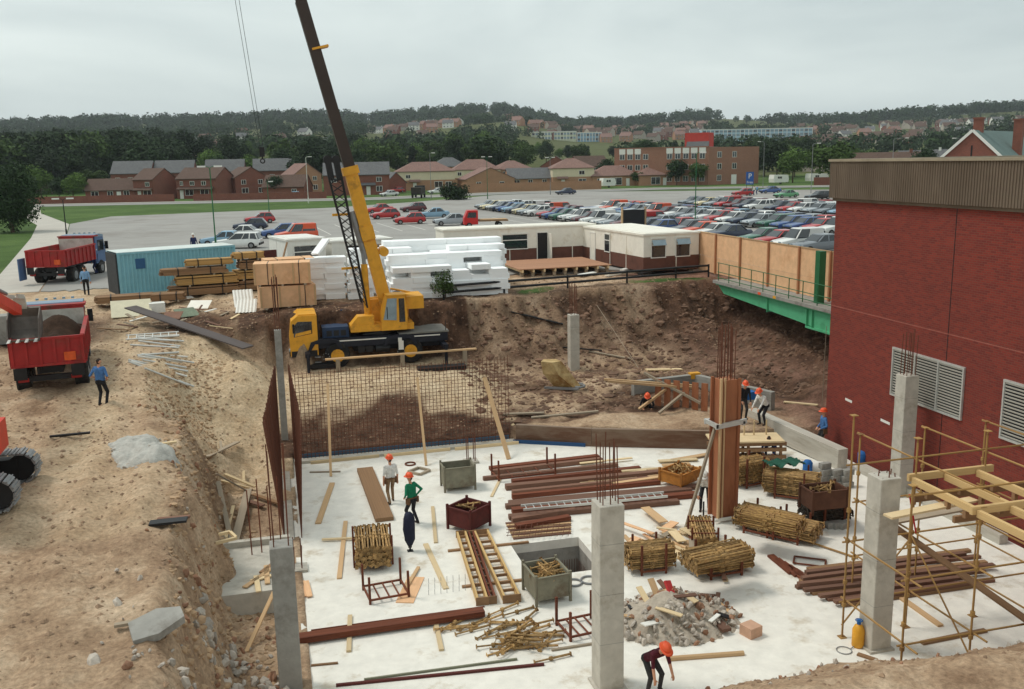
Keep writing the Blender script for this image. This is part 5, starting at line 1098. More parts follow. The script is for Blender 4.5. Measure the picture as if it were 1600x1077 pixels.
p = at(207, 514, 4.0); q2 = at(388, 545, 3.5); ea, eb = on((p.x, p.y)), on((q2.x, q2.y)); dz_ = max(gz(*ea.lerp(eb, f).xy)-ea.lerp(eb, f).z for f in np.linspace(0, 1, 15))+.03; ea.z += dz_; eb.z += dz_
piece('steel_ramp', ea, eb, .75, .06, mat('dull_steel', lin(92, 84, 82), var=.15, scale=2, bump=.1), label='long dark steel plate lying across the sand', cat='plate')
lp = at(240, 540, 3.85); la = thing('aluminium_lattice', on((lp.x, lp.y), .25), R(4), 'aluminium lattice frame lying on the sand', 'frame', rot=(R(10), 0, R(4)))
for y in (-.28, .28): bar('rail', (-1.15, y, .05), (1.15, y, .05), .035, M_ALU, la)
for k in range(7): bar('rung', (-1.05+k*.35, -.28, .05), (-1.05+k*.35, .28, .05), .025, M_ALU, la)
for i in range(9):
    y0 = 553+i*2.2; a = at(198+q.uniform(0, 30), y0+8, 3.8); c_ = at(302-q.uniform(0, 24), y0-3, 3.8); bar('aluminium_pole', on(a, .16+.02*(i%3)), on(c_, .16+.02*(i%3)), .045, M_ALU if i % 3 else M_WHITE, label='pale pole in the bundle lying beside the lattice frame', cat='pole', group='poles on the sand')
for i in range(6):
    a = at(204+q.uniform(0, 14), 538+i*2.4, 3.8); c_ = at(290-q.uniform(0, 14), 536+i*2.2, 3.8); bar('aluminium_pole', on(a, .13), on(c_, .13), .045, M_ALU, label='pale pole under the lattice frame', cat='pole', group='poles under the lattice frame')
# red flatbed, deck, rail
p = at(735, 356, ZP); t = thing('flatbed_truck', (p.x, p.y, ZP), R(174), 'small red flatbed truck loaded with scaffold boards', 'truck')
b = MB(); b.prism([(-.8, .4), (.75, .4), (.75, 1.1), (.35, 1.95), (-.8, 1.95)], -.85, .85, axis='y'); b.obj('cab', mat('truck_red', lin(196, 40, 38), rough=.4, var=.08, bump=0), t)
for s in (-.86, .86): b = MB(); b.prism([(-.6, 1.15), (.45, 1.15), (.25, 1.75), (-.6, 1.75)], *sorted((s, s*.985)), axis='y'); b.obj('side_window', M_GLASS, t)
b = MB(); b.bx(-.82, -.8, -.65, .65, 1.2, 1.75); b.obj('rear_window', M_GLASS, t); b = MB(); b.bx(-4.2, -.9, -.9, .9, .7, .85); b.obj('flat_bed', M_WOODD, t)
for x in (-3.2, .2):
    for y in (-.75, .75): wheel(t, x, y, .32, .32, .22, M_GREYST, axis='y')
for i in range(6): piece('side_board', (-4.1, -.7+i*.27, .9), (-1.0, -.7+i*.27, .9), .22, .05, M_WOOD, t)
dk = thing('timber_deck', (15.2, 57.4, 4.62), R(2), 'wide brown timber deck on joists before the long cabin', 'deck')
for i in range(13): piece('deck_board', (.0, .2+i*.43, .5), (6.4, .2+i*.43, .5), .42, .05, mat('deck_brown', lin(168, 124, 96), var=.15, scale=2, bump=.1, orand=.08, stretch=(.4, 4, 4)), dk)
for i in range(9): piece('joist', (.25+i*.74, 0, .38), (.25+i*.74, 5.7, .38), .12, .18, M_WOODP, dk)
for i in range(9): piece('support', (.25+i*.74, .3, .0), (.25+i*.74, .3, .29), .2, .2, M_WOODG, dk)
gr = thing('guard_rail', (0, 0, 0), 0, 'black double pipe guard rail along the top of the bank', 'railing'); gp = [(8.9, 49.9), (12.5, 50.6), (16.5, 51.3), (20.5, 52.1), (24.0, 52.8), (26.4, 53.2)]
for h_ in (.35, .7):
    for a, c_ in zip(gp, gp[1:]): bar('pipe', (*a, 4.62+h_), (*c_, 4.62+h_), .07, M_BLACK, gr)
for a in gp: bar('post', (*a, 4.3), (*a, 5.4), .06, M_BLACK, gr)
for i, (px, py, l_, m) in enumerate(((905, 432, 1.2, M_WHITE), (962, 430, 1.6, M_WOODG), (972, 424, .8, M_WHITE), (948, 432, 1.0, M_CREAM), (1000, 430, .9, M_BLACK))):
    p = at(px, py, 4.65); piece('cabin_oddment', (p.x, p.y, 4.72), (p.x+l_, p.y+.4, 4.78), .4, .12, m, label=('white sheet', 'grey board', 'white box lid', 'cream board', 'black bag')[i]+' left between the deck and the white cabin', cat='oddment')
p = at(700, 462, 4.6); t = thing('shrub', on((9.0, 49.9)), 0, 'small leafy shrub at the bank edge beside polystyrene', 'shrub'); mk('foliage', leafmesh('foliage', crown(random.Random(4), 1400, .06, 16, .95, .7, .9), M_LEAF), t); b = MB(); b.tube((0, 0, -.2), (0, 0, .9), .04, .02, n=6); b.obj('stem', M_BARK, t)
# ------------------------------------------------------------------ pit: columns, wall, formwork
def rebars(parent, n, w_, z0, z1, r=.014, m=M_REBAR, lean=.0):
    for i in range(n):
        for j in range(n):
            if 0 < i < n-1 and 0 < j < n-1: continue
            x = -w_/2+w_*i/(n-1); y = -w_/2+w_*j/(n-1); bar('rebar', (x, y, z0), (x+q.uniform(-.03, .03)+lean, y+q.uniform(-.03, .03), z1+q.uniform(-.12, .12)), r, m, parent)
def column(x, y, z0, z1, s, label, bars=None, m=M_CONC, n=3):
    t = thing('concrete_column', (x, y, z0), 0, label, 'column'); h = z1-z0
    b = MB(); b.bx(-s/2, s/2, -s/2, s/2, 0, h); me = b.mesh('shaft', m)
    bm = bmesh.new(); bm.from_mesh(me); bmesh.ops.bevel(bm, geom=[e for e in bm.edges], offset=.015, segments=1, affect='EDGES'); bm.to_mesh(me); bm.free(); mk('shaft', me, t)
    for k in range(1, int(h/1.2)+1): b = MB(); zz = k*1.2; b.bx(-s/2-.002, s/2+.002, -s/2-.002, s/2+.002, zz-.006, zz+.006); b.obj('lift_joint', M_CONCD, t)
    b = MB(); b.bx(-s*.62, s*.62, -s*.62, s*.62, .0, .06); b.obj('kicker', m, t)
    if bars: rebars(t, n, s*.62, h-.05, h+bars)
    return t
column(-.27, 20.45, -.3, 3.6, .52, 'grey concrete column with four rusty bars beside the earth slope', 2.3, M_CONCD, 2)
column(6.85, 18.5, 0, 4.5, .58, 'concrete column with tall rebar cage on the open slab', 1.45, M_CONC, 3)
column(13.8, 18.3, 0, 4.45, .55, 'concrete column between the scaffold standards', .12, M_CONC, 3)
column(21.2, 27.2, 0, 4.4, .55, 'concrete column with dark bars against the brick building', 1.5, M_CONC, 3)
column(14.8, 45.1, gz(14.8, 45.1)-.2, 4.15, .5, 'pale concrete column standing alone in the pit', 1.6, M_CONC, 3)
column(-.05, 39.2, .3, 5.3, .28, 'thin grey column with ladder-like cage behind the slab edge mats', 2.2, M_CONCD, 3)
# steel column form
sf = thing('column_formwork', (14.1, 27.0, 0), R(4), 'tall orange rusty steel column form with clamped timber brace', 'formwork')
b = MB(); b.bx(-.28, .3, -.26, .26, .1, 4.85); b.obj('steel_shutter', M_RUSTO, sf)
for x in (-.34, .34):
    for y in (-.3, .26): piece('flange', (x, y, .1), (x, y, 4.9), .1, .07, M_RUSTO, sf)
piece('timber_strip', (-.36, -.33, .1), (-.36, -.33, 4.95), .06, .1, M_WOOD, sf); piece('timber_strip', (-.2, -.3, .1), (-.2, -.3, 4.95), .05, .06, M_WOOD, sf)
for y in (-.36, .34): piece('clamp', (-.55, y, 3.35), (.6, y, 3.45), .08, .16, M_ALU, sf)
for x in (-.5, .5): piece('clamp', (x, -.4, 3.38), (x, .4, 3.38), .08, .14, M_ALU, sf)
piece('base_clamp', (-.5, -.36, .12), (.5, -.36, .12), .06, .1, M_WHITE, sf); rebars(sf, 4, .4, 4.8, 6.6, .016)
for x, y in ((.25, -.9), (.5, -.85), (-.6, .2)): bar('stub', (x, y, 0), (x, y, .6), .03, M_BLACK, sf)
piece('brace', (-1.6, -.4, .03), (-.4, -.1, 3.3), .07, .1, M_WOODG, sf)
# rebar mats of the retaining wall
def rmat(o, u, L_, H_, nv, nh, label, lean=0, r_=.011):
    t = thing('rebar_mat', o, 0, label, 'rebar mat'); u = Vector(u)
    for i in range(nv):
        f = u*(L_*i/(nv-1)); bar('vertical_bar', f, f+Vector((lean*(1-i/(nv-1))+q.uniform(-.03, .03), q.uniform(-.03, .03), H_+q.uniform(-.08, .08))), r_, M_REBAR, t)
    for k in range(nh): zz = .1+(H_-.2)*k/(nh-1); bar('horizontal_bar', Vector((lean*zz/H_, -.02, zz)), u*L_+Vector((0, -.02, zz)), .009, M_REBAR, t)
rmat((.5, 37.62, 0), (1, 0, 0), 8.9, 3.8, 58, 25, 'wide rusty rebar mat standing along the back of the slab')
rmat((-.26, 29.5, 0), (0, 1, 0), 8.1, 4.1, 90, 24, 'outward leaning rusty rebar mat along the slab edge below the sand', -.4, .017)
rmat((.28, 29.5, 0), (0, 1, 0), 8.1, 4.1, 90, 24, 'upright inner rusty rebar mat along the slab edge below the sand', .2, .015)
for px, py, tx, ty, lab in ((517, 745, 512, 600, 'thin timber prop leaning on the rebar mat near its corner'), (666, 728, 652, 590, 'thin timber prop leaning on the middle of the rebar mat'), (795, 718, 757, 590, 'thick timber prop leaning on the end of the rebar mat')):
    p = at(px, py, 0); tp = onY(tx, ty, 37.5); piece('raking_prop', (p.x, p.y, .02), tp, .1 if 'thin' in lab else .18, .06, M_WOOD, label=lab, cat='prop')
for k in range(3): piece('kicker_board', (.9+k*3, 37.2, .06), (3.7+k*3, 37.25, .06), .08, .12, M_WOODP, label='pale timber kicker at the foot of the rebar mat', cat='board', group='kicker boards')
b = MB(); b.bx(.25, 9.6, 37.3, 37.75, 0, .12); b.obj('wall_kicker', M_CONC, label='low concrete kicker strip under the rebar mat', cat='kicker')
# starter bars left, pad left
t = thing('starter_bars', (-.9, 26.9, .3), 0, 'tall rusty starter bars rising behind the left column', 'rebar')
for i in range(4): bar('rebar', (-.3+i*.28, q.uniform(-.2, .2), 0), (-.32+i*.29, q.uniform(-.2, .2), 2.6+q.uniform(-.2, .3)), .018, M_RUST, t)
b = MB(); b.bx(-2.3, -.45, 24.3, 27.5, -.2, .72); b.bx(-2.3, -.1, 27.5, 27.7, .2, .9); b.obj('concrete_pad', M_CONC, label='raised pale concrete pad at the foot of the slope', cat='pad')
# wall between pit and slab on the right, cast wall and shutters
w_pts = [(9.7, 37.6), (12.6, 36.0), (17.35, 34.05)]
t = thing('retaining_wall', (0, 0, 0), 0, 'low mud-stained concrete wall in front of the pit', 'wall')
for a, c_ in zip(w_pts, w_pts[1:]): piece('wall_length', (*a, .36), (*c_, .36), .2, .84, mat('muddy_concrete', lin(146, 128, 110), var=.25, scale=1.5, bump=.3, stain=lin(104, 74, 56), stain_at=(.4, .62)), t)
t = thing('cast_wall', (0, 0, 0), 0, 'angled grey concrete wall cast in the pit below the footbridge', 'wall')
for a, c_ in (((16.3, 40.6), (19.7, 41.0)), ((19.75, 41.0), (21.5, 36.6))): piece('wall_length', (*a, .95), (*c_, .95), .28, 1.1, M_CONCD, t)
piece('kerb', (20.2, 36.2, .55), (20.85, 30.2, .4), .45, .8, M_CONC, label='thick concrete kerb beside the brick wall', cat='kerb')
for i, (y0, y1) in enumerate(((29.8, 26.2), (26.0, 22.5))): piece('kerb_length', (21.35, y0, .16), (21.4, y1, .16), .32, .3, M_CONC, label=('first', 'second')[i]+' length of pale concrete kerb along the brick building', cat='kerb')
sh = thing('wall_shutter', (17.0, 37.8, gz(17, 37.8)), R(0), 'orange timber wall shutter with raking shores in the pit', 'formwork')
for k in range(6): piece('shutter_board', (-.2+k*.32, .9-k*.3, 0), (-.2+k*.32, .9-k*.3, 1.3), .3, .04, M_RUSTO, sh, up=(.7, .7, 0))
for p0, p1 in (((-2.6, 1.6, 1.3), (1.2, .3, 1.0)), ((-2.5, 1.4, 1.25), (1.1, .1, .95)), ((-.7, 1.4, 1.5), (1.2, -.6, .4)), ((-1.4, .3, .1), (.2, .7, .9)), ((-.8, -.6, .1), (.8, .1, .8))): piece('raking_shore', p0, p1, .12, .1, M_WOOD if p0[0] < -1 else M_WOODG, sh)
for px, py, r_, c_, lab, z in ((1085, 585, .16, M_YEL, 'small yellow can on the cast wall', 1.5), (1168, 617, .2, mat('blue_tarp', lin(40, 96, 160)), 'blue sheet hung over the cast wall', 1.35)):
    p = at(px, py, z); b = MB(); b.bx(-r_*1.6, r_*1.6, -r_, r_, 0, r_*1.8); b.obj('can' if 'can' in lab else 'blue_sheet', c_, loc=(p.x, p.y, z-.2), label=lab, cat='can' if 'can' in lab else 'sheet')
tb_ = thing('shutter_table', (16.5, 32.9, 0), R(-14), 'pale topped timber shutter table behind the steel column form', 'table')
b = MB(); b.bx(0, 2.9, -.6, .6, .82, .88); b.obj('table_top', M_WOODP, tb_)
for y in (-.5, .5):
    for zz in (.2, .5, .74): piece('wale', (.05, y, zz), (3.0, y, zz), .08, .14, M_WOODD, tb_)
for x in (.2, 1.5, 2.8):
    for y in (-.42, .42): piece('leg', (x, y, 0), (x, y, .82), .1, .1, M_WOODD, tb_)
for x in (1.5, 1.9, 2.4): piece('peg', (x, .3, .88), (x, .3, 1.5), .05, .05, M_WOODP, tb_)
bk_ = thing('concrete_skip', (12.9, 42.6, gz(12.9, 42.6)-.05), R(-30), 'muddy yellow concrete skip lying tipped in the pit', 'skip')
b = MB(); b.rings([[(x*.95, -.2+y*.6, 1.35) for x, y in ((-.5, -.5), (.1, -.7), (.5, 0), (.1, .7), (-.5, .5))], [(x*.9+.15, y*.75, .75) for x, y in ((-.6, -.6), (.3, -.8), (.8, 0), (.3, .8), (-.6, .6))], [(x*.7+.75, y*.6, .12) for x, y in ((-.9, -.6), (.5, -.7), (.9, 0), (.5, .7), (-.9, .6))]]); b.obj('hopper', mat('muddy_yellow', lin(190, 164, 116), var=.25, scale=2.5, bump=.2, stain=lin(140, 104, 58), stain_at=(.42, .6)), bk_)
b = MB(); b.torus((1.3, 0, .1), .28, .06, n=16); b.bx(-.3, 1.4, -.6, -.5, .02, .12); b.bx(-.3, 1.4, .5, .6, .02, .12); b.obj('base_frame', M_GREYST, bk_)
for i, (a, c_, m, wd) in enumerate((((800, 568), (880, 566), M_BLACK, .3), ((920, 572), (985, 575), M_WOODG, .15), ((1010, 588), (1065, 583), M_WOODP, .3), ((800, 652), (880, 668), M_WOODP, .16), ((830, 645), (935, 643), M_WOODG, .18), ((1225, 622), (1278, 628), M_WOODP, .18), ((880, 575), (940, 571), M_BLACK, .14), ((785, 640), (850, 642), M_WOODG, .2))):
    p = at(*a, .95); c2 = at(*c_, .95); piece('pit_plank', on(p, .06), on(c2, .08), wd, .06, m, label=('dark sleeper in the pit beside the tipped skip', 'grey board on the pit floor beyond the lone column', 'pale board by the cast wall', 'pale plank slanting down the pit floor', 'grey plank crossing the pit floor', 'pale plank on the soil under the footbridge', 'thin dark rail behind the lone column', 'grey plank at the edge of the rebar mat')[i], cat='plank')
q3 = at(905, 470, 4.7)
for i, (a, c_) in enumerate((((908, 440), (998, 585)),)):
    bar('guy_rope', Vector(at(*a, 4.9)), on(at(*c_, 1.0), .02), .012, M_WOODG, label='thin rope slanting down the bank to the pit floor', cat='rope')
bar('hanging_cable', (24.0, 36.5, 4.4), (23.9, 36.4, .6), .012, M_WOODG, label='thin cable hanging from the footbridge', cat='cable')
# ------------------------------------------------------------------ things on the slab
q = random.Random(31)
def propmesh(L_):
    b = MB(); b.tube((-L_/2, 0, 0), (L_/2, 0, 0), .02, n=7); b.tube((-L_*.05, 0, 0), (L_/2-.02, 0, 0), .027, n=7); b.tube((-L_*.09, 0, 0), (-L_*.01, 0, 0), .05, n=8)
    for x in (-L_/2, L_/2): b.box((x, 0, 0), (.012, .1, .1))
    b.box((-L_*.05, 0, .05), (.03, .02, .1)); return b.mesh('prop', M_PROP)
PR = propmesh(1.8); PRS = propmesh(1.35)
def stillage(t, w_, d_, h_, m=M_RUST, rails=2):
    for x in (-w_/2, w_/2):
        for y in (-d_/2, d_/2): piece('post', (x, y, 0), (x, y, h_), .06, .06, m, t)
    for x in (-w_/2, w_/2):
        for k in range(rails): piece('cross_rail', (x, -d_/2, .12+k*.35), (x, d_/2, .12+k*.35), .05, .05, m, t)
    for y in (-d_/2, d_/2): piece('side_rail', (-w_/2, y, .12), (w_/2, y, .12), .05, .05, m, t)
def bundle(px, py, rz, ny, nz_, label, mesh=PR, L_=1.8, d_=None, z=0, still=True, mt=None):
    p = at(px, py, z); t = thing('prop_bundle', (p.x, p.y, z), R(rz), label, 'props'); d_ = d_ or ny*.088
    if still: stillage(t, L_*.55, d_+.1, .2+nz_*.068+.12)
    me = mesh
    if mt is not None: me = mesh.copy(); me.materials.clear(); me.materials.append(mt)
    for k in range(nz_):
        for i in range(ny):
            o = mk('prop', me, t, (q.uniform(-.08, .08), (i-ny/2+.5)*d_/ny+q.uniform(-.01, .01), .19+k*.068), (q.uniform(0, 3), q.uniform(-.015, .015), q.uniform(-.035, .035)+(math.pi if (i+k) % 2 else 0)))
    return t
bundle(583, 874, 86, 12, 9, 'ochre prop bundle lying end-on in a stillage on the open slab')
bundle(1014, 888, -4, 9, 9, 'ochre prop bundle with sagging ends beside pale offcuts', PRS, 1.35)
bundle(1122, 892, 2, 10, 8, 'lower ochre prop stack with two boards leaning on it', PR, 1.8)
bundle(1118, 884, 10, 10, 5, 'upper ochre prop stack laid across the stack with leaning boards', PR, 1.8, z=.78, still=False)
bundle(1098, 846, 72, 8, 5, 'ochre props sloping down behind the two tier stack', PR, 1.8)
bundle(1195, 830, -52, 11, 8, 'ochre prop bundle in the long double stack', PR, 1.8)
bundle(1232, 838, -52, 11, 6, 'ochre prop bundle at the end of the long double stack', PR, 1.8)
bundle(1205, 830, -50, 10, 6, 'pale ochre props piled on top of the long double stack', PR, 1.8, z=.72, still=False, mt=M_SCAF)
bundle(1168, 756, 8, 9, 12, 'ochre props stacked high behind the steel column form', PRS, 1.35)
bundle(1236, 775, -40, 10, 11, 'ochre props in a high stillage under a green sheet', PR, 1.8)
bundle(1288, 812, 0, 12, 6, 'dark prop bundle under the brown steel bin', PRS, 1.35, mt=mat('dark_prop', lin(62, 54, 46), var=.3, scale=6))
def bin_(px, py, rz, w_, d_, h_, m, label, z=0, leg=.15, fill=None):
    p = at(px, py, z); t = thing('steel_bin', (p.x, p.y, z), R(rz), label, 'bin')
    b = MB(); b.bx(-w_/2, w_/2, -d_/2, d_/2, leg, leg+.04); b.obj('floor', m, t)
    for s in (-1, 1):
        b = MB(); b.bx(*sorted((s*w_/2, s*(w_/2-.04))), -d_/2+.04, d_/2-.04, leg+.04, leg+h_); b.obj('side', m, t); b = MB(); b.bx(-w_/2, w_/2, *sorted((s*d_/2, s*(d_/2-.04))), leg+.04, leg+h_); b.obj('side', m, t)
    for x in (-w_/2, w_/2):
        for y in (-d_/2, d_/2): piece('corner_post', (x, y, 0), (x, y, leg+h_+.1), .07, .07, m, t)
    for s in (-1, 1): piece('rim', (-w_/2, s*d_/2, leg+h_), (w_/2, s*d_/2, leg+h_), .06, .05, m, t); piece('rim', (s*w_/2, -d_/2, leg+h_), (s*w_/2, d_/2, leg+h_), .06, .05, m, t)
    if fill:
        for i in range(fill[1]):
            o = mk('fitting', fill[0], t, (q.uniform(-.3, .3)*w_*.7, q.uniform(-.3, .3)*d_*.8, leg+h_*.75+q.uniform(0, .2)), (q.uniform(-.3, .3), q.uniform(-.25, .25), q.uniform(0, 6.28))); o.scale = (.55, 1, 1)
    return t
M_GREYBIN = mat('grey_green_bin', lin(130, 126, 108), var=.2, scale=3, bump=.1, stain=lin(96, 76, 58), stain_at=(.5, .7))
bin_(716, 762, 0, 1.15, .8, .75, M_GREYBIN, 'grey green steel bin standing empty on the slab')
bin_(733, 824, 38, 1.0, 1.0, .62, M_DRED, 'dark red steel bin with rubble set at an angle', fill=(PRS, 4))
bin_(854, 930, 4, 1.0, 1.1, .65, M_GREYBIN, 'steel bin full of ochre fittings beside the pit', fill=(PRS, 26))
bin_(1062, 756, 28, 1.15, 1.0, .42, mat('orange_bin', lin(176, 116, 52), var=.25, scale=3, bump=.1, stain=lin(110, 70, 40)), 'orange brown bin holding grey fittings', fill=(PRS, 10))
bin_(1286, 796, -2, 1.25, .8, .6, mat('brown_bin', lin(92, 60, 44), var=.25, scale=3, bump=.1), 'brown steel bin standing on the dark props', z=.62, fill=(PRS, 6))
def stand(px, py, rz, w_, d_, h_, label):
    p = at(px, py); t = thing('stillage', (p.x, p.y, 0), R(rz), label, 'stillage'); stillage(t, w_, d_, h_, M_RUST, 1)
    for k in range(3): x = -w_/2+(k+1)*w_/4; piece('floor_bar', (x, -d_/2, .13), (x, d_/2, .13), .04, .03, M_RUST, t)
stand(603, 928, 6, 1.1, .95, .8, 'empty rusty stillage before the end-on props'); stand(908, 984, 6, 1.0, .9, .8, 'empty rusty stillage beside the middle column'); stand(818, 742, 4, 2.3, .9, .85, 'long rusty stillage behind the dark beams')
# aluminium formwork beams
def soldier(a, b_, w_, m, label, z=.12, group=None):
    p = at(*a); c_ = at(*b_); u = (c_-p).normalized(); n_ = Vector((-u.y, u.x, 0)); t = thing('formwork_beam', (0, 0, 0), 0, label, 'beam', group)
    for s in (-1, 1): piece('channel', p+n_*(s*w_/2)+Vector((0, 0, z)), c_+n_*(s*w_/2)+Vector((0, 0, z)), .06, .2, m, t)
    L_ = (c_-p).length
    for k in range(int(L_/.5)): d = p+u*(.25+k*.5); piece('web_plate', d-n_*(w_/2)+Vector((0, 0, z)), d+n_*(w_/2)+Vector((0, 0, z)), .05, .08, M_WOODD, t)
    for e in (p, c_): piece('end_plate', e-n_*(w_/2+.05)+Vector((0, 0, z)), e+n_*(w_/2+.05)+Vector((0, 0, z)), .03, .24, M_WOODD, t)
M_OCH = mat('ochre_beam', lin(206, 172, 116), var=.15, scale=3, bump=.05, stain=lin(150, 108, 62), stain_at=(.5, .7))
soldier((721, 840), (754, 946), .26, M_OCH, 'first ochre twin channel beam by the dark red bin'); soldier((736, 840), (770, 944), .14, M_RUST, 'rusty twin channel between the ochre beams'); soldier((752, 838), (800, 942), .42, M_OCH, 'wide ochre twin channel beam beside the pit')
for i, (a, b_) in enumerate((((700, 861), (826, 847)), ((722, 917), (828, 905)))): piece('bearer', at(*a, .03), at(*b_, .03), .1, .06, M_WOODD, label=('back', 'front')[i]+' timber bearer under the ochre beams', cat='timber')
# boards and bars laid on the slab; every reading is of an end on the concrete
def lay(a, b_, w_, h_, m, label, cat='plank', name='plank', z=.0, group=None, key='box'):
    p = at(*a, z+h_/2); c_ = at(*b_, z+h_/2); return piece(name, p, c_, w_, h_, m, label=label, cat=cat, group=group, key=key)
lay((570, 733), (601, 812), .62, .14, M_WOODD, 'wide brown box beam lying near the men', name='box_beam', cat='beam')
lay((519, 755), (497, 818), .2, .05, M_WOOD, 'tan plank near the rebar mat corner')
lay((540, 815), (530, 904), .14, .05, M_WOOD, 'long piece of the timber cross on the slab'); lay((503, 843), (555, 841), .1, .05, M_WOODP, 'short piece of the timber cross on the slab', z=.05)
lay((676, 792), (681, 848), .12, .05, M_WOODP, 'pale plank beside the man in green'); lay((665, 850), (697, 920), .16, .04, M_WOODP, 'pale plank pointing at the ochre beams')
lay((484, 738), (532, 737), .07, .05, M_WOODG, 'thin grey batten by the rebar mat'); lay((650, 902), (632, 942), .5, .025, M_PLY, 'tan plywood offcut by the empty stillage', cat='plywood'); lay((654, 886), (634, 920), .1, .04, M_WOOD, 'tan batten over the plywood offcut', z=.03)
lay((466, 998), (756, 956), .3, .16, M_RUST, 'long red brown steel beam across the front of the slab', name='steel_beam', cat='beam', z=.06)
lay((486, 985), (757, 948), .03, .03, M_RUST, 'thin rusty rod behind the long steel beam', cat='rod', name='rod')
lay((547, 962), (545, 1018), .12, .06, M_WOODP, 'pale bearer under the left of the long steel beam', cat='timber'); lay((679, 965), (690, 1016), .12, .06, M_WOODP, 'pale bearer under the middle of the long steel beam', cat='timber')
lay((569, 1062), (808, 1030), .05, .05, mat('green_grey_bar', lin(120, 120, 100)), 'grey green bar at the front of the slab', cat='bar', name='bar'); lay((525, 1071), (850, 1038), .07, .06, M_DRED, 'dark red bar in front of the grey green bar', cat='bar', name='bar')
lay((862, 1016), (926, 1006), .07, .05, M_WOODG, 'grey batten by the middle column foot'); lay((486, 1040), (528, 1036), .06, .04, M_WOODD, 'short brown batten by the left column foot')
lay((1042, 1030), (1162, 1021), .07, .07, M_WOOD, 'round tan pole lying behind the bending man', name='pole', cat='pole', key='tube')
lay((1118, 862), (1134, 908), .14, .05, M_WOODP, 'pale board leaning on the two tier prop stack'); lay((1123, 860), (1132, 906), .12, .06, M_WOODR, 'red brown board leaning on the two tier prop stack', z=.1)
lay((782, 748), (768, 776), .1, .04, M_WOODP, 'pale batten before the long stillage'); lay((1060, 830), (1092, 842), .3, .03, M_WOODP, 'pale board in the offcuts by the orange bin')
for i in range(13):
    y0 = 722+i*7.5+q.uniform(-2, 2); x0 = (765, 770, 755, 800, 790, 800, 800, 795, 790, 800, 795, 800, 806)[i]; x1 = (935, 940, 965, 1000, 1042, 1020, 1030, 1090, 1080, 1092, 1060, 900, 890)[i]
    lay((x0, y0+10), (x1, y0-(x1-x0)*.055), q.uniform(.16, .3), q.uniform(.12, .2), M_WOODR if i % 3 else M_RUST, 'long red brown soldier beam in the stack under the ladder' if 4 <= i <= 9 else 'long red brown beam laid beyond the ladder stack' if i < 4 else 'red brown beam beside the pit mesh', name='soldier_beam', cat='beam', group='red brown beams on the slab')
ld = at(816, 797, .25); le = at(1040, 776, .25); la = thing('ladder', (0, 0, 0), 0, 'aluminium ladder lying on the red brown beams', 'ladder'); u = (le-ld).normalized(); n_ = Vector((-u.y, u.x, 0))
for s in (-.2, .2): piece('stile', ld+n_*s+Vector((0, 0, .08)), le+n_*s+Vector((0, 0, .08)), .045, .08, M_ALU, la)
for k in range(19): d = ld+u*((le-ld).length*(k+.5)/19)+Vector((0, 0, .08)); bar('rung', d-n_*.2, d+n_*.2, .018, M_ALU, la)
for i in range(16):
    px, py = q.uniform(940, 1110), q.uniform(712, 752); a = q.uniform(-10, 22); l_ = q.uniform(40, 110)
    lay((px-l_/2, py+l_*.06), (px+l_/2, py-l_*.06+a*.4), q.uniform(.12, .3), .04, M_WOODP if i % 2 else M_WOOD, 'pale board in the loose heap before the pit wall', z=.03*(i % 5), group='boards before the pit wall')
for i in range(24):
    px, py = q.uniform(955, 1090), q.uniform(802, 862); a = q.uniform(0, 3.14); p = at(px, py, .03+.035*(i % 7)); l_ = q.uniform(.5, 1.5)
    piece('offcut', p-Vector((math.cos(a), math.sin(a), 0))*l_/2, p+Vector((math.cos(a), math.sin(a), 0))*l_/2, q.uniform(.1, .32), .035, q.choice([M_WOODP, M_WOOD, M_WOODG, M_PLY]), label='pale timber offcut in the heap between column and props', cat='offcut', group='timber offcuts heap')
for i in range(9): lay((790+i*1.5, 818+i*3), (892, 808+i*3.1), .1, .04, M_WOOD if i % 2 else M_WOODR, 'narrow board under the reinforcement mesh by the pit', group='boards by the pit')
me_ = thing('mesh_sheet', (0, 0, 0), 0, 'small reinforcement mesh sheet lying on boards by the pit', 'mesh')
for k in range(12): bar('wire', at(793+k*8.6, 838, .16), at(797+k*8.6, 818, .16), .009, M_REBAR, me_)
for k in range(5): bar('wire', at(791, 837-k*4.6, .17), at(890, 832-k*4.6, .17), .009, M_REBAR, me_)
for i in range(13):
    y0 = 868+i*4.6; x0 = 1262-i*3+max(0, i-6)*15; lay((x0, y0+22), (1500+q.uniform(-20, 60), y0-8), .16, .09, M_WOODR if i % 4 else M_WOODD, 'long red brown timber in the flat pile behind the scaffold', name='timber', cat='timber', group='flat timber pile', z=.09*(i % 2))
for i in range(5): lay((1204+i*9, 868+i*5.5), (1238+i*9, 896+i*4), .22, .07, M_RUST, 'short rusty channel in the pile below the long props', name='channel', cat='channel', group='rusty channels')
hp = at(1265, 880); hs_ = thing('steel_hoop', (hp.x, hp.y, 0), R(-35), 'rusty rectangular steel hoop beside the channels', 'hoop')
for a, b_ in (((-.45, -.25, .05), (.45, -.25, .05)), ((.45, -.25, .05), (.45, .25, .05)), ((.45, .25, .05), (-.45, .25, .05)), ((-.45, .25, .05), (-.45, -.25, .05))): bar('rod', a, b_, .03, M_RUST, hs_)
for px, py, r_, lab in ((641, 726, .2, 'brown hose ring lying near the rebar mat'), (897, 912, .22, 'grey wire ring beside the pit'), (921, 908, .25, 'second grey wire ring by the middle column')): p = at(px, py); b = MB(); b.torus((p.x, p.y, .035), r_, .03, n=22); b.obj('ring', M_RUST if 'brown' in lab else M_GREYST, label=lab, cat='ring')
fr_ = thing('timber_square', at(655, 738), R(40), 'square timber frame lying beside the hose ring', 'frame')
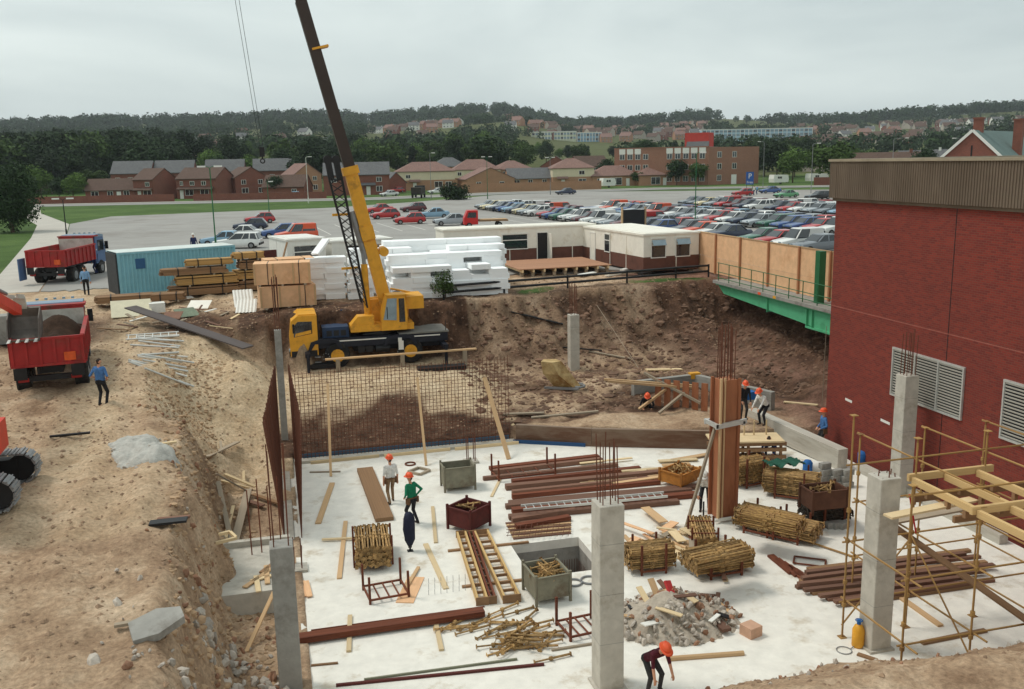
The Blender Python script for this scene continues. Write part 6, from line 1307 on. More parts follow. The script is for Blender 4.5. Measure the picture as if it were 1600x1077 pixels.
for a, b_ in (((-.3, -.3), (.3, -.3)), ((.3, -.26), (.3, .26)), ((.3, .3), (-.3, .3)), ((-.3, .26), (-.3, -.26))): piece('side', (*a, .05), (*b_, .05), .09, .09, M_WOODG, fr_)
t = thing('starter_bars', at(736, 722), 0, 'small group of starter bars on a kicker at the back of the slab', 'rebar'); rebars(t, 2, .28, 0, 1.1, .02); b = MB(); b.bx(-.28, .28, -.28, .28, 0, .08); b.obj('kicker', M_CONC, t)
t = thing('starter_bars', at(466, 890), 0, 'starter bars on a kicker beside the left column', 'rebar'); rebars(t, 2, .22, 0, .9, .016); b = MB(); b.bx(-.28, .28, -.28, .28, 0, .08); b.obj('kicker', M_CONC, t)
t = thing('starter_bars', (0, 0, 0), 0, 'grid of short starter bars set in the middle of the slab', 'rebar')
for i in range(11):
    for j in range(3): p = at(670+i*9.5, 912+j*9-i*1.2); bar('rebar', p, p+Vector((0, 0, .16)), .007, M_GREYST, t)
# jacket hung on a short prop
p = at(641, 861); t = thing('draped_jacket', p, 0, 'dark navy jacket draped over a short upright prop', 'jacket')
b = MB(); rg = []
for z, w_, d_ in ((.22, .08, .07), (.42, .16, .13), (.75, .19, .15), (1.05, .17, .14), (1.2, .14, .12), (1.28, .05, .05)): rg.append([(w_*math.cos(a)*(1+.1*math.sin(5*a+z*7)), d_*math.sin(a)*(1+.12*math.sin(4*a-z*5)), z+.03*math.sin(3*a)) for a in np.linspace(0, 2*math.pi, 20, endpoint=False)])
b.rings(rg); b.obj('cloth', mat('navy_cloth', lin(34, 38, 58), var=.25, scale=6, bump=.3), t, smooth=True); b = MB(); b.tube((0, 0, 0), (0, 0, 1.3), .03); b.box((0, 0, .01), (.18, .18, .02)); b.tube((0, 0, .12), (0, 0, .2), .06); b.obj('prop', M_BLACK, t)
# loose props heap
for i in range(46):
    if i < 38: px, py = q.gauss(815, 22), q.gauss(992, 17); dz = max(0, .3-((px-815)/60)**2-((py-992)/50)**2)*q.random()
    else: px, py = q.uniform(705, 775), q.uniform(968, 990); dz = 0
    p = at(px, py, .06+dz); o = mk('loose_prop', PRS, None, p, (q.uniform(0, 3), q.uniform(-.1, .1), q.uniform(-.6, .9) if i < 38 else q.uniform(-.2, .6)), 'loose ochre prop in the jumbled heap' if i < 38 else 'loose ochre prop lying beside the jumbled heap', 'prop', 'loose prop heap'); o.scale = (.72, 1.1, 1.1)
# rubble
def rockmesh(seed, m, flat_=.6):
    r = random.Random(seed); bm = bmesh.new(); bmesh.ops.create_icosphere(bm, subdivisions=1, radius=.5)
    for v in bm.verts: v.co *= r.uniform(.65, 1.15); v.co.z *= flat_
    me = bpy.data.meshes.new('rock'); bm.to_mesh(me); bm.free(); me.materials.append(m); return me
M_RUB = mat('rubble_grey', lin(176, 166, 154), var=.2, scale=3, bump=.3, orand=.25); M_RUBB = mat('rubble_brown', lin(150, 112, 88), var=.2, scale=3, bump=.3, orand=.25)
ROCK = [rockmesh(i, M_RUB if i % 4 else M_RUBB, .55+.1*(i % 3)) for i in range(8)]
cx, cy = at(1050, 968).xy
n = 40; xs = np.linspace(-2.1, 2.1, n); X_, Y_ = np.meshgrid(xs, xs); rr = np.hypot(X_/1.75, Y_/1.35); Z_ = np.maximum(.62*np.clip(1-rr**1.6, 0, 1)*(1+.5*fbm(X_, Y_, 1.2, 3, 2)) + .1*fbm(X_, Y_, 4, 3, 3)*(rr < 1.05), -.03)*(rr < 1.15)-.01
b = MB(); b.add(np.stack([X_, Y_, Z_], -1).reshape(-1, 3).tolist(), [(j*n+i, j*n+i+1, (j+1)*n+i+1, (j+1)*n+i) for j in range(n-1) for i in range(n-1)])
rp_ = thing('rubble_heap', (cx, cy, 0), 0, 'heap of broken concrete and timber scraps on the slab', 'rubble'); b.obj('dust_mound', mat('rubble_dust', lin(172, 160, 144), var=.2, scale=5, bump=.6), rp_, kind='stuff')
for i in range(290):
    a = q.uniform(0, 6.28); f = q.random()**.55; x, y = 1.85*f*math.cos(a), 1.4*f*math.sin(a); z = .6*max(0, 1-f**1.6); s = q.uniform(.06, .24)
    o = mk('rock', ROCK[q.randrange(8)], rp_, (x, y, z+.03), (q.uniform(0, 6), q.uniform(0, 6), q.uniform(0, 6))); o.scale = (s*q.uniform(.8, 1.6), s, s)
for i in range(16):
    a = q.uniform(0, 6.28); f = q.uniform(.2, .95); x, y = 1.7*f*math.cos(a), 1.3*f*math.sin(a); z = .62*(1-f**1.6)+.1; d = Vector((q.uniform(-1, 1), q.uniform(-1, 1), q.uniform(-.2, .3))).normalized()*q.uniform(.15, .45)
    piece('scrap', Vector((x, y, z))-d, Vector((x, y, z))+d, q.uniform(.06, .2), .03, q.choice([M_WOOD, M_WOODP, M_WOODR, M_BLACK, M_WHITE]), rp_)
b = MB(); b.box((0, 0, 0), (.25, .5, .06), rot=Euler((.9, .3, .5)).to_matrix()); b.obj('red_scrap', mat('red_plastic', lin(196, 60, 60)), rp_, loc=(.05, .25, .72))
lay((1100, 954), (1136, 985), .26, .08, M_WOODR, 'orange brown board on the edge of the rubble heap', z=.1); lay((1120, 940), (1146, 962), .12, .06, M_WOOD, 'tan board sticking out of the rubble heap', z=.08)
p = at(1173, 992); b = MB(); b.bx(-.2, .2, -.2, .2, 0, .28); b.obj('brick_block', mat('pink_block', lin(196, 156, 130), var=.12, scale=5, bump=.3), loc=p, label='single pink brown block on the clean slab', cat='block').rotation_euler.z = .3
p = at(1340, 1010); t = thing('gas_bottle', p, 0, 'yellow gas bottle with blue valve beside the scaffold column', 'gas bottle')
b = MB(); b.rings([[(r_*math.cos(a), r_*math.sin(a), z) for a in np.linspace(0, 6.283, 16, endpoint=False)] for z, r_ in ((0, .13), (.04, .15), (.45, .15), (.56, .1), (.6, .05))]); b.obj('bottle', M_YEL, t, smooth=True); b = MB(); b.tube((0, 0, .6), (0, 0, .72), .05); b.torus((0, 0, .7), .08, .015, n=14); b.obj('valve', MATS['blue_tarp'], t)
b = MB(); b.torus((p.x-.45, p.y-.1, .02), .18, .012, n=22, k=5); b.path([(p.x-.28, p.y-.1, .02), (p.x-.05, p.y, .05), (p.x, p.y, .7)], .012); b.obj('hose', M_GREYST, label='thin hose coiled beside the gas bottle', cat='hose')
# boards on the left pad, debris on the slope, grey spill
for i, (a, b_, m) in enumerate((((382, 918), (425, 888), M_WOOD), ((392, 908), (430, 898), M_WOODP), ((400, 900), (404, 925), M_WOODP), ((416, 884), (418, 912), M_WOOD), ((408, 895), (428, 880), M_WOODD))): lay(a, b_, .14, .04, m, 'offcut board lying on the raised concrete pad', z=.74, group='boards on the pad')
for i in range(3): lay((466+i*6, 908), (470+i*7, 932), .16, .03, M_PLY, 'tan board by the left column kicker', z=.02*i, group='boards by the left kicker')
p0 = at(384, 1005, .3); p1 = at(428, 925, .75); piece('leaning_plank', on(p0, .02), p1, .1, .05, M_WOOD, label='tan plank leaning on the raised concrete pad', cat='plank')
DL = (((325, 742), (372, 700), .22, M_WOODG), ((352, 745), (398, 749), .14, M_WOODP), ((357, 865), (387, 755), .26, M_WOODG), ((343, 780), (360, 835), .16, M_WOODG), ((352, 840), (364, 782), .12, M_WOODP), ((318, 875), (372, 862), .16, M_WOODG), ((345, 752), (388, 750), .1, M_WOODP), ((346, 708), (350, 750), .1, M_WOODG), ((388, 770), (410, 775), .2, M_WOODR), ((380, 728), (380, 750), .1, M_WOODP), ((330, 770), (345, 820), .06, M_WOODG), ((395, 760), (440, 775), .16, M_WOODD), ((340, 765), (385, 757), .12, M_WOODG))
for i, (a, b_, w_, m) in enumerate(DL):
    pa_ = at(*a, .5); pb_ = at(*b_, .5); piece('dumped_board', on(pa_, .12), on(pb_, .16), w_, .05, m, label='weathered board dumped on the slope beside the slab', cat='board', group='boards dumped on the slope')
t = thing('timber_square', on(at(351, 912, .4), .08), R(20), 'small square timber frame dumped on the slope', 'frame')
for a, b_ in (((-.35, -.28), (.35, -.28)), ((.35, -.24), (.35, .24)), ((.35, .28), (-.35, .28)), ((-.35, .24), (-.35, -.24))): piece('side', (*a, .05), (*b_, .05), .08, .08, M_WOODP, t)
for i, (a, l_, w_, m, lab) in enumerate((((250, 702), 1.0, .12, M_WOODP, 'pale batten lying on the grey concrete spill'), ((215, 964), .9, .12, M_WOODG, 'grey stake lying on the haul road'), ((110, 694), 1.2, .12, M_BLACK, 'dark plank pressed into the haul road'), ((262, 815), .9, .3, M_BLACK, 'dark rotted board at the lip of the slope'), ((270, 806), .8, .12, M_WOODR, 'brown stake at the lip of the slope'))):
    p = at(*a, 3.3); piece('stray_board', on(p, .1)-Vector((l_/2, -.05*i, 0)), on(p, .12)+Vector((l_/2, .1, 0)), w_, .06, m, label=lab, cat='board')
n = 44; sx_, sy_ = at(222, 705, 3.4).xy; xs = np.linspace(-1.3, 1.3, n); ys_ = np.linspace(-1.9, 1.9, n); X_, Y_ = np.meshgrid(xs, ys_); rr = np.hypot((X_+.25*np.sin(Y_*1.3))/.95, Y_/1.6)+.35*fbm(X_, Y_, 1.5, 3, 7)
Zt = height(X_+sx_, Y_+sy_); Z_ = np.where(rr < 1, .26*np.clip(1-rr**2, 0, 1)*(1+.9*fbm(X_, Y_, 3, 3, 9))+.02, -.12); b = MB(); b.add(np.stack([X_, Y_, Z_+Zt-gz(sx_, sy_)], -1).reshape(-1, 3).tolist(), [(j*n+i, j*n+i+1, (j+1)*n+i+1, (j+1)*n+i) for j in range(n-1) for i in range(n-1)])
t = thing('concrete_spill', (sx_, sy_, gz(sx_, sy_)), 0, 'lumpy grey white concrete spill on the haul road edge', 'spill'); b.obj('spill', mat('spill_grey', lin(180, 178, 170), var=.2, scale=6, bump=.8), t, smooth=True)
for i in range(60):
    a = q.uniform(0, 6.28); f = q.random(); x, y = sx_+1.0*f*math.cos(a), sy_+1.6*f*math.sin(a); o = mk('rock', ROCK[1+q.randrange(3)], t, (x-sx_, y-sy_, gz(x, y)-gz(sx_, sy_)+.12*(1-f)), (q.uniform(0, 6), q.uniform(0, 6), 0)); s = q.uniform(.08, .22); o.scale = (s, s, s)
# broken stones along the foot of the slope and on the road
for i in range(150):
    px, py = (q.gauss(345, 30), q.gauss(1025, 26)) if i < 70 else ((q.gauss(420, 14), q.gauss(1035, 20)) if i < 100 else (q.gauss(255, 60), q.gauss(1000, 60)))
    p = at(px, py, .8 if px > 300 else 2.8); s = q.uniform(.1, .34) if i < 110 else q.uniform(.05, .16); o = mk('stone', ROCK[q.randrange(1, 8)], None, on(p, .04), (q.uniform(0, 6), q.uniform(0, 6), q.uniform(0, 6)), 'broken stone in the spill at the foot of the slope' if i < 110 else 'loose stone on the haul road edge', 'stone', 'broken stones by the slope'); o.scale = (s*1.2, s, s)
p = at(245, 1005, 2.8); b = MB(); b.prism([(-.55, -.3), (-.1, -.42), (.5, -.25), (.58, .1), (.2, .36), (-.4, .3)], -.08, .08, axis='z'); b.obj('concrete_lump', M_CONCD, loc=on(p, .08), label='flat broken concrete slab on the haul road', cat='slab').rotation_euler = (.14, -.1, .5)
# pebbles and clods, too many to count
qn = np.random.default_rng(6); NP = 15000; bx_ = qn.uniform(-13, 24, NP); by_ = np.where(qn.random(NP) < .45, qn.uniform(14, 34, NP), qn.uniform(34, 56, NP)); ok = ((bx_ < -.4) | (by_ > 38.5) | ((by_ < 16.6) & (bx_ > 8))) & ~((bx_ > 21.6) & (by_ < 33.5)); bx_, by_ = bx_[ok], by_[ok]; bz_ = height(bx_, by_); ss = np.clip(np.exp(qn.normal(-3.2, .5, len(bx_))), 0, .085)
base = np.array([(1, 0, 0), (-1, 0, 0), (0, 1, 0), (0, -1, 0), (0, 0, 1), (0, 0, -1)], float); ff = np.array([(0, 2, 4), (2, 1, 4), (1, 3, 4), (3, 0, 4), (2, 0, 5), (1, 2, 5), (3, 1, 5), (0, 3, 5)])
VV = (base[None]*qn.uniform(.6, 1.3, (len(bx_), 6, 1)))*ss[:, None, None]*np.array([1, 1, .7]) + np.stack([bx_, by_, bz_], -1)[:, None]
me = bpy.data.meshes.new('clods'); me.from_pydata(VV.reshape(-1, 3).tolist(), [], (ff[None]+6*np.arange(len(bx_))[:, None, None]).reshape(-1, 3).tolist()); me.materials.append(mat('clod_soil', lin(150, 124, 100), var=.35, scale=.8, bump=.3, world=True)); mk('clods', me, label='small stones and clods strewn over the earth', cat='clods', kind='stuff')
# ------------------------------------------------------------------ scaffold on the right
scf = thing('scaffold', (0, 0, 0), 0, 'ochre tube scaffold carrying a timber platform frame beside the brick building', 'scaffold')
SX = [13.3, 15.15, 17.2, 19.2]; SY = [16.65, 18.9, 21.2]
for y in SY:
    for i, x in enumerate(SX):
        if y > 21 and i < 1: continue
        h_ = {16.65: 4.0 if i else 4.7, 18.9: 5.7 if i == 0 else 4.95, 21.2: 4.4}[y]; z0 = max(0, gz(x, y)) if y < 17 else 0
        bar('standard', (x, y, z0), (x, y, h_), .026, M_SCAF, scf); b = MB(); b.box((x, y, z0+.01), (.18, .18, .02)); b.obj('base_plate', M_SCAF, scf)
        for z in (.9, 1.5, 2.6, 3.4): b = MB(); b.tube((x, y, z-.05), (x, y, z+.05), .055, n=8); b.obj('coupler', M_SCAF, scf)
        b = MB(); b.tube((x, y, h_), (x, y, h_+.12), .02); b.box((x, y, h_+.12), (.16, .16, .015)); b.obj('prop_head', M_SCAF, scf)
for z in (.95, 2.55, 4.55):
    for y in SY[:2] if z > 4 else SY: bar('ledger', (SX[0 if y < 21 else 1]-.1, y+.05, z), (19.4, y+.05, z+.03), .025, M_SCAF, scf)
for z in (1.0, 2.6, 4.5):
    for i, x in enumerate(SX):
        if z > 4 and i == 0: continue
        bar('transom', (x+.05, 16.2, z), (x+.05, 21.4 if i else 19.1, z), .025, M_SCAF, scf)
bar('brace', (13.3, 18.95, .3), (15.15, 18.95, 2.4), .022, M_SCAF, scf); bar('brace', (15.1, 18.9, 2.6), (15.2, 16.7, .4), .022, M_SCAF, scf)
M_PT = mat('platform_timber', lin(206, 174, 122), var=.14, scale=2.5, bump=.1, orand=.1, stretch=(.5, 5, 5))
for y, x0, x1 in ((18.92, 14.95, 17.45), (16.62, 14.85, 19.6)): piece('platform_beam', (x0, y, 4.06), (x1, y, 4.06), .09, .18, M_PT, scf)
for x in (15.05, 16.0, 16.95, 17.9): piece('platform_joist', (x, 18.85 if x < 17.2 else 17.6, 4.0), (x, 16.68, 4.0), .1, .17, M_PT, scf)
for x in (15.0, 15.9, 16.8): piece('platform_joist', (x, 16.56, 4.0), (x, 13.6, 4.0), .1, .17, M_PT, scf)
for x in (15.05, 16.0, 16.95):
    for y in (18.3, 17.6, 17.0): piece('packer', (x, y, 3.72), (x, y, 3.91), .1, .1, M_WOODD, scf)
for y in (18.6, 17.2): piece('lower_beam', (14.9, y, 3.62), (18.4, y, 3.62), .08, .16, M_WOODD, scf)
piece('white_plank', (13.35, 17.5, 3.76), (16.0, 17.85, 3.76), .28, .05, M_WOODP, scf); piece('grey_plank', (14.6, 19.3, 2.75), (17.4, 19.5, 2.8), .3, .05, M_WOODG, scf)
piece('platform_plank', (15.0, 19.9, 2.62), (16.8, 16.4, 1.0), .26, .05, M_WOODD, scf); bar('red_strap', (14.85, 18.7, 3.7), (15.2, 18.8, 2.6), .02, mat('red_strap', lin(190, 40, 50)), scf)
for i, (a, b_, m) in enumerate((((1220, 832), (1340, 872), M_SCAF), ((1258, 845), (1300, 815), M_RUST), ((1290, 895), (1330, 878), M_SCAF))): p = at(*a, .05); c_ = at(*b_, .05); bar('scaffold_tube', p, c_, .03, m, label=('ochre tube', 'rusty tube', 'short ochre tube')[i]+' lying beside the scaffold standard', cat='tube')
lay((1395, 925), (1470, 978), .16, .06, M_WOOD, 'tan plank lying under the scaffold'); lay((1440, 1005), (1540, 985), .14, .06, M_WOODD, 'brown plank lying under the scaffold'); lay((1340, 1022), (1370, 1032), .12, .05, M_WOODD, 'short brown stake beside the gas bottle')
# blockwork, green sheet, blue drums
for i in range(10):
    p = at(1290+(i % 3)*17, 762-(i//6)*2, 0); b = unit(M_CONCD); o = mk('concrete_block', b, None, (p.x, p.y+.1*(i//3 % 2), .11+.22*(i//3)), (0, 0, .1), 'grey concrete block in the small stack by the kerb', 'block', 'concrete blocks by the kerb'); o.scale = (.42, .2, .21)
for i in range(3): p = at(1300+i*9, 825, 0); o = mk('concrete_block', unit(M_CONCD), None, (p.x, p.y, .11), (0, 0, .2*i), 'grey concrete block on the slab by the dark props', 'block', 'blocks by the dark props'); o.scale = (.42, .2, .21)
b = MB(); nn_ = 14; b.add([(-.7+1.4*i/(nn_-1), -.35+.7*j/(nn_-1), .1*math.sin(i*1.3+j)*math.cos(j*.9)+.12) for j in range(nn_) for i in range(nn_)], [(j*nn_+i, j*nn_+i+1, (j+1)*nn_+i+1, (j+1)*nn_+i) for j in range(nn_-1) for i in range(nn_-1)]); p = at(1225, 728, 1.0); o = b.obj('green_sheet', mat('green_sheet', lin(36, 84, 68), var=.2, bump=.2), loc=(p.x, p.y, 1.02), smooth=True, label='crumpled dark green sheet on the high prop stillage', cat='sheet')
for px, py, z, lab in ((1262, 727, .3, 'blue plastic drum behind the high stillage'), (1347, 724, .0, 'blue plastic drum against the brick wall')): p = at(px, py, z); b = MB(); b.rings([[(r_*math.cos(a), r_*math.sin(a), zz) for a in np.linspace(0, 6.283, 16, endpoint=False)] for zz, r_ in ((0, .17), (.03, .19), (.2, .18), (.4, .19), (.5, .12))]); b.obj('plastic_drum', MATS['blue_tarp'], loc=(p.x, p.y, 0), smooth=True, label=lab, cat='drum')
b = MB(); b.rings([[(.55*c0*math.cos(a), .3*c0*math.sin(a), z) for a in np.linspace(0, 6.283, 18, endpoint=False)] for z, c0 in ((0, .9), (.12, 1), (.24, .85), (.3, .4))]); p = at(1272, 722, .3); b.obj('white_sack', M_WHITE, loc=(p.x, p.y, .0), smooth=True, label='white sack lying by the concrete kerb', cat='sack')
lay((1112, 715), (1190, 708), .2, .08, M_WOODD, 'brown plank before the shutter table', z=.0)
piece('blue_membrane', (.6, 37.72, .12), (9.4, 37.74, .12), .02, .34, mat('membrane_blue', lin(70, 100, 124), var=.2, scale=4), label='dull blue membrane strip behind the rebar mat foot', cat='membrane')
piece('blue_membrane', (9.5, 37.42, .08), (12.3, 35.95, .08), .04, .16, mat('membrane_blue2', lin(44, 78, 118), var=.2, scale=4), label='blue membrane folded over the pit wall corner', cat='membrane')
for i in range(150):
    x = q.uniform(8.5, 17.5); y = 17.9-.06*(x-9)-abs(q.gauss(0, .9))-.1; z = gz(x, y)
    if z < .05: continue
    s = q.uniform(.04, .17); o = mk('stone', ROCK[q.randrange(8)], None, (x, y, z+.01), (q.uniform(0, 6), q.uniform(0, 6), q.uniform(0, 6)), 'stone on the earth bank in front of the scaffold', 'stone', 'stones on the front earth bank'); o.scale = (s*1.3, s, s)
for i in range(120):
    y = q.uniform(19, 36); lp_ = float(np.interp(y, *LIP)); x = lp_+q.uniform(-.3, 2.2); s = q.uniform(.06, .26); o = mk('clod', ROCK[(0, 4)[i % 2]], None, (x, y, gz(x, y)+.02), (q.uniform(0, 6), q.uniform(0, 6), q.uniform(0, 6)), 'brown earth clod tumbled down the slope beside the slab', 'clod', 'clods on the slope'); o.scale = (s*1.2, s, s)
b = MB(); b.bx(-.34, .04, 29.3, 37.3, 0, .07); b.obj('wall_kicker', M_CONC, label='long pale concrete kicker strip between the slab edge mats', cat='kicker')

qn = np.random.default_rng(16); NB = 5200; bx_ = qn.uniform(8.5, 34, NB); by_ = qn.uniform(38.5, 53, NB); bz_ = height(bx_, by_); ok = (bz_ > .6) & (bz_ < 4.5) & ~((bx_ > 21.5) & (by_ < 33.6)); bx_, by_, bz_ = bx_[ok], by_[ok], bz_[ok]
ss = np.clip(np.exp(qn.normal(-2.4, .55, len(bx_))), .03, .3); bmi = bmesh.new(); bmesh.ops.create_icosphere(bmi, subdivisions=1, radius=1); bv = np.array([v.co[:] for v in bmi.verts]); bf = np.array([[v.index for v in f.verts] for f in bmi.faces]); bmi.free()
VV = bv[None]*qn.uniform(.6, 1.25, (len(bx_), len(bv), 1))*ss[:, None, None]*np.array([1.15, 1, .75]) + np.stack([bx_, by_, bz_-ss*.25], -1)[:, None]
me = bpy.data.meshes.new('bank_clods'); me.from_pydata(VV.reshape(-1, 3).tolist(), [], (bf[None]+len(bv)*np.arange(len(bx_))[:, None, None]).reshape(-1, 3).tolist()); me.materials.append(mat('bank_clod_soil', lin(118, 91, 73), var=.4, scale=.6, bump=.5, world=True)); mk('bank_clods', me, label='loose clods and spoil on the cut banks', cat='clods', kind='stuff')
NB = 2600; by_ = qn.uniform(18, 44, NB); bx_ = np.interp(by_, *LIP)-.3+qn.random(NB)**.8*2.6; bz_ = height(bx_, by_); ok = bx_ < -.4; bx_, by_, bz_ = bx_[ok], by_[ok], bz_[ok]; ss = np.clip(np.exp(qn.normal(-3.0, .5, len(bx_))), .02, .13)
VV = bv[None]*qn.uniform(.7, 1.2, (len(bx_), len(bv), 1))*ss[:, None, None]*np.array([1.15, 1, .8]) + np.stack([bx_, by_, bz_-ss*.15], -1)[:, None]
me = bpy.data.meshes.new('slope_clods'); me.from_pydata(VV.reshape(-1, 3).tolist(), [], (bf[None]+len(bv)*np.arange(len(bx_))[:, None, None]).reshape(-1, 3).tolist()); me.materials.append(mat('slope_clod_soil', lin(168, 140, 110), var=.3, scale=.8, bump=.5, world=True)); mk('slope_clods', me, label='loose sandy clods on the slope beside the slab', cat='clods', kind='stuff')
# ------------------------------------------------------------------ people
def ik(a, b, l1, l2, pole):
    a = Vector(a); b = Vector(b); d = b-a; L_ = min(d.length, (l1+l2)*.999); u = d.normalized(); b = a+u*L_
    x = (l1*l1-l2*l2+L_*L_)/(2*L_); h = math.sqrt(max(0, l1*l1-x*x)); p = Vector(pole); p = (p-u*p.dot(u)); p = p.normalized() if p.length > 1e-4 else u.orthogonal().normalized()
    return a+u*x+p*h, b
def capsule(mb, p0, p1, r0, r1, n=10):
    p0 = Vector(p0); p1 = Vector(p1); d = p1-p0; d = d.normalized() if d.length > 1e-5 else Vector((0, 0, 1)); a = d.orthogonal().normalized(); b = d.cross(a); rg = []
    for p, r, angs in ((p0, r0, (-80, -50, -20)), (p1, r1, (20, 50, 80))):
        for an in angs:
            c_ = p+d*(r*math.sin(R(an))); rr = r*math.cos(R(an)); rg.append([c_+a*(rr*math.cos(2*math.pi*i/n))+b*(rr*math.sin(2*math.pi*i/n)) for i in range(n)])
    mb.rings(rg)
def cloth(name, c): return mat('cloth_'+name, lin(*c), var=.26, scale=9, bump=.5, rough=.9)
M_BOOT = mat('boots', lin(52, 42, 36), var=.2, bump=.1)
_hm = {}
def helmet_mesh(m):
    if m.name in _hm: return _hm[m.name]
    b = MB(); rg = []
    for z, s in ((0, 1.0), (.05, .99), (.09, .9), (.125, .66), (.14, .3)): rg.append([(s*.118*math.cos(a), s*.142*math.sin(a), z) for a in np.linspace(0, 6.283, 20, endpoint=False)])
    b.rings(rg); b.rings([[(s*.122*math.cos(a), s*.148*math.sin(a)+(.05 if math.sin(a) > .3 else 0)*k, z) for a in np.linspace(0, 6.283, 20, endpoint=False)] for z, s, k in ((-.005, 1.0, 0), (-.012, 1.14, 1), (.0, 1.16, 1), (.012, 1.0, 0))])
    b.beam((0, -.1, .125), (0, .1, .125), .03, .035); _hm[m.name] = b.mesh('helmet', m, True); return _hm[m.name]
def person(loc, rz, label, shirt, trousers, helmet=M_ORANGE, lean=0, hipz=.92, feet=((-.12, 0), (.12, .05)), hands=((-.3, .12, .82), (.3, .12, .82)), headtilt=0, turn=0, sleeves=True, extra=None, crouch=None, side=0, scale=1.0):
    """local: x right, y forward, z up; origin on the ground between the feet"""
    t = thing('person', loc, rz, label, 'person'); P = []      # (p0, p1, r0, r1, material)
    SH, TR, SK, BO, HA = 0, 1, 2, 3, 4
    hip = Vector((0, -math.sin(R(lean))*.18, hipz)); up = Vector((math.sin(R(side)), math.sin(R(lean))*math.cos(R(side)), math.cos(R(lean))*math.cos(R(side)))).normalized(); fw = Vector((0, math.cos(R(lean)), -math.sin(R(lean)))); rt = Vector((1, 0, 0))
    chest = hip+up*.34; neck = hip+up*.53
    for s in (-1, 1):
        P.append((hip+rt*(s*.075), hip+up*.16+rt*(s*.07), .115, .11, TR if False else SH)); P.append((hip+up*.14+rt*(s*.07), chest+rt*(s*.09)+up*.06, .112, .118, SH)); P.append((chest+rt*(s*.06)+up*.1, neck+rt*(s*.15)-up*.05, .1, .07, SH)); P.append((hip+rt*(s*.08)-up*.03, hip+rt*(s*.07)+up*.04, .118, .115, TR))
    hd = neck+up*.09+fw*.02; ht = R(lean*.6-headtilt); hu = Vector((0, math.sin(ht), math.cos(ht))); hf = Vector((0, math.cos(ht), -math.sin(ht)))
    rm = Matrix.Rotation(R(turn), 3, hu); hf = rm @ hf; hr = hf.cross(hu)
    P.append((neck-up*.03, hd+hu*.02, .058, .055, SK))
    c_ = hd+hu*.1
    P += [(c_-hf*.02, c_+hf*.02+hu*.02, .092, .088, SK), (c_+hf*.035-hu*.06, c_+hf*.05-hu*.075, .052, .042, SK), (c_+hf*.1-hu*.0, c_+hf*.115-hu*.03, .012, .018, SK)]
    for s in (-1, 1): P.append((c_+hr*(s*.09)+hu*.01, c_+hr*(s*.092)-hu*.025, .018, .014, SK))
    P.append((c_-hf*.05-hu*.03, c_-hf*.055+hu*.03, .06, .07, HA))
    for s, f in zip((-1, 1), feet):
        h0 = hip+rt*(s*.09)-up*.04; an = Vector((f[0], f[1], .09)); kn, an = ik(h0, an, .44, .42, (s*.1, 1, .1))
        P += [(h0, kn, .092, .068, TR), (kn, an, .066, .052, TR), (an+Vector((0, -.03, -.04)), an+Vector((s*.02, .15, -.052)), .042, .036, BO), (an, an-Vector((0, 0, .04)), .046, .042, BO)]
    for s, h in zip((-1, 1), hands):
        s0 = neck+rt*(s*.19)-up*.07; el, wr = ik(s0, h, .29, .26, (s*.8, -.9, -.3)); d = (wr-el).normalized()
        P += [(s0, el, .062, .048, SH), (el, wr, .044, .034, SH if sleeves else SK), (wr, wr+d*.045, .03, .03, SK)]
        sd_ = d.cross(Vector((0, 0, 1))); sd_ = sd_.normalized() if sd_.length > .1 else Vector((1, 0, 0)); dn = sd_.cross(d)
        if dn.z > 0: dn = -dn
        for k in range(-1, 2): P.append((wr+d*.03+sd_*(k*.02), wr+d*.085+sd_*(k*.024), .017, .016, SK))
        for k, fl in enumerate((.062, .075, .07, .055)):
            o = wr+d*.085+sd_*((k-1.5)*.021); m1 = o+d*fl*.55+dn*.012; P += [(o, m1, .0105, .01, SK), (m1, m1+(d*.7+dn*.7)*fl*.5, .01, .009, SK)]
        o = wr+d*.03+sd_*(-s*.032); P += [(o, o+(d*.6-sd_*s*.6)*.05, .013, .012, SK), (o+(d*.6-sd_*s*.6)*.05, o+(d*.95-sd_*s*.7)*.085, .0115, .01, SK)]
    mb = MB()
    for p0, p1, r0, r1, _ in P: capsule(mb, p0, p1, r0, r1)
    tmp = mk('body', mb.mesh('body', [M_SKIN])); md = tmp.modifiers.new('r', 'REMESH'); md.mode = 'VOXEL'; md.voxel_size = .0125; sm = tmp.modifiers.new('s', 'SMOOTH'); sm.iterations = 3; sm.factor = .5
    me = bpy.data.meshes.new_from_object(tmp.evaluated_get(bpy.context.evaluated_depsgraph_get())); bpy.data.objects.remove(tmp)
    me.materials.clear()
    for m in (shirt, trousers, M_SKIN, M_BOOT, M_HAIR): me.materials.append(m)
    nf = len(me.polygons); ce = np.empty(nf*3); me.polygons.foreach_get('center', ce); ce = ce.reshape(-1, 3); best = np.full(nf, 9.); mi = np.zeros(nf, int)
    for p0, p1, r0, r1, k in P:
        a = np.array(p0); v = np.array(p1)-a; tt = np.clip(((ce-a)@v)/max(v@v, 1e-9), 0, 1); ds = np.linalg.norm(ce-a-tt[:, None]*v, axis=1)-(r0+(r1-r0)*tt); w_ = ds < best; best[w_] = ds[w_]; mi[w_] = k
    rel = ce-np.array(c_); fy = rel@np.array(hf); fz = rel@np.array(hu); fx = rel@np.array(hr); onh = (np.linalg.norm(rel, axis=1) < .16) & (mi == SK)
    mi[onh & (fz > .045) & (fy < .085)] = HA; mi[onh & (fy > .06) & (abs(abs(fx)-.032) < .013) & (abs(fz-.0) < .011)] = HA; mi[onh & (fy > .06) & (abs(fx) < .024) & (abs(fz+.065) < .006)] = BO
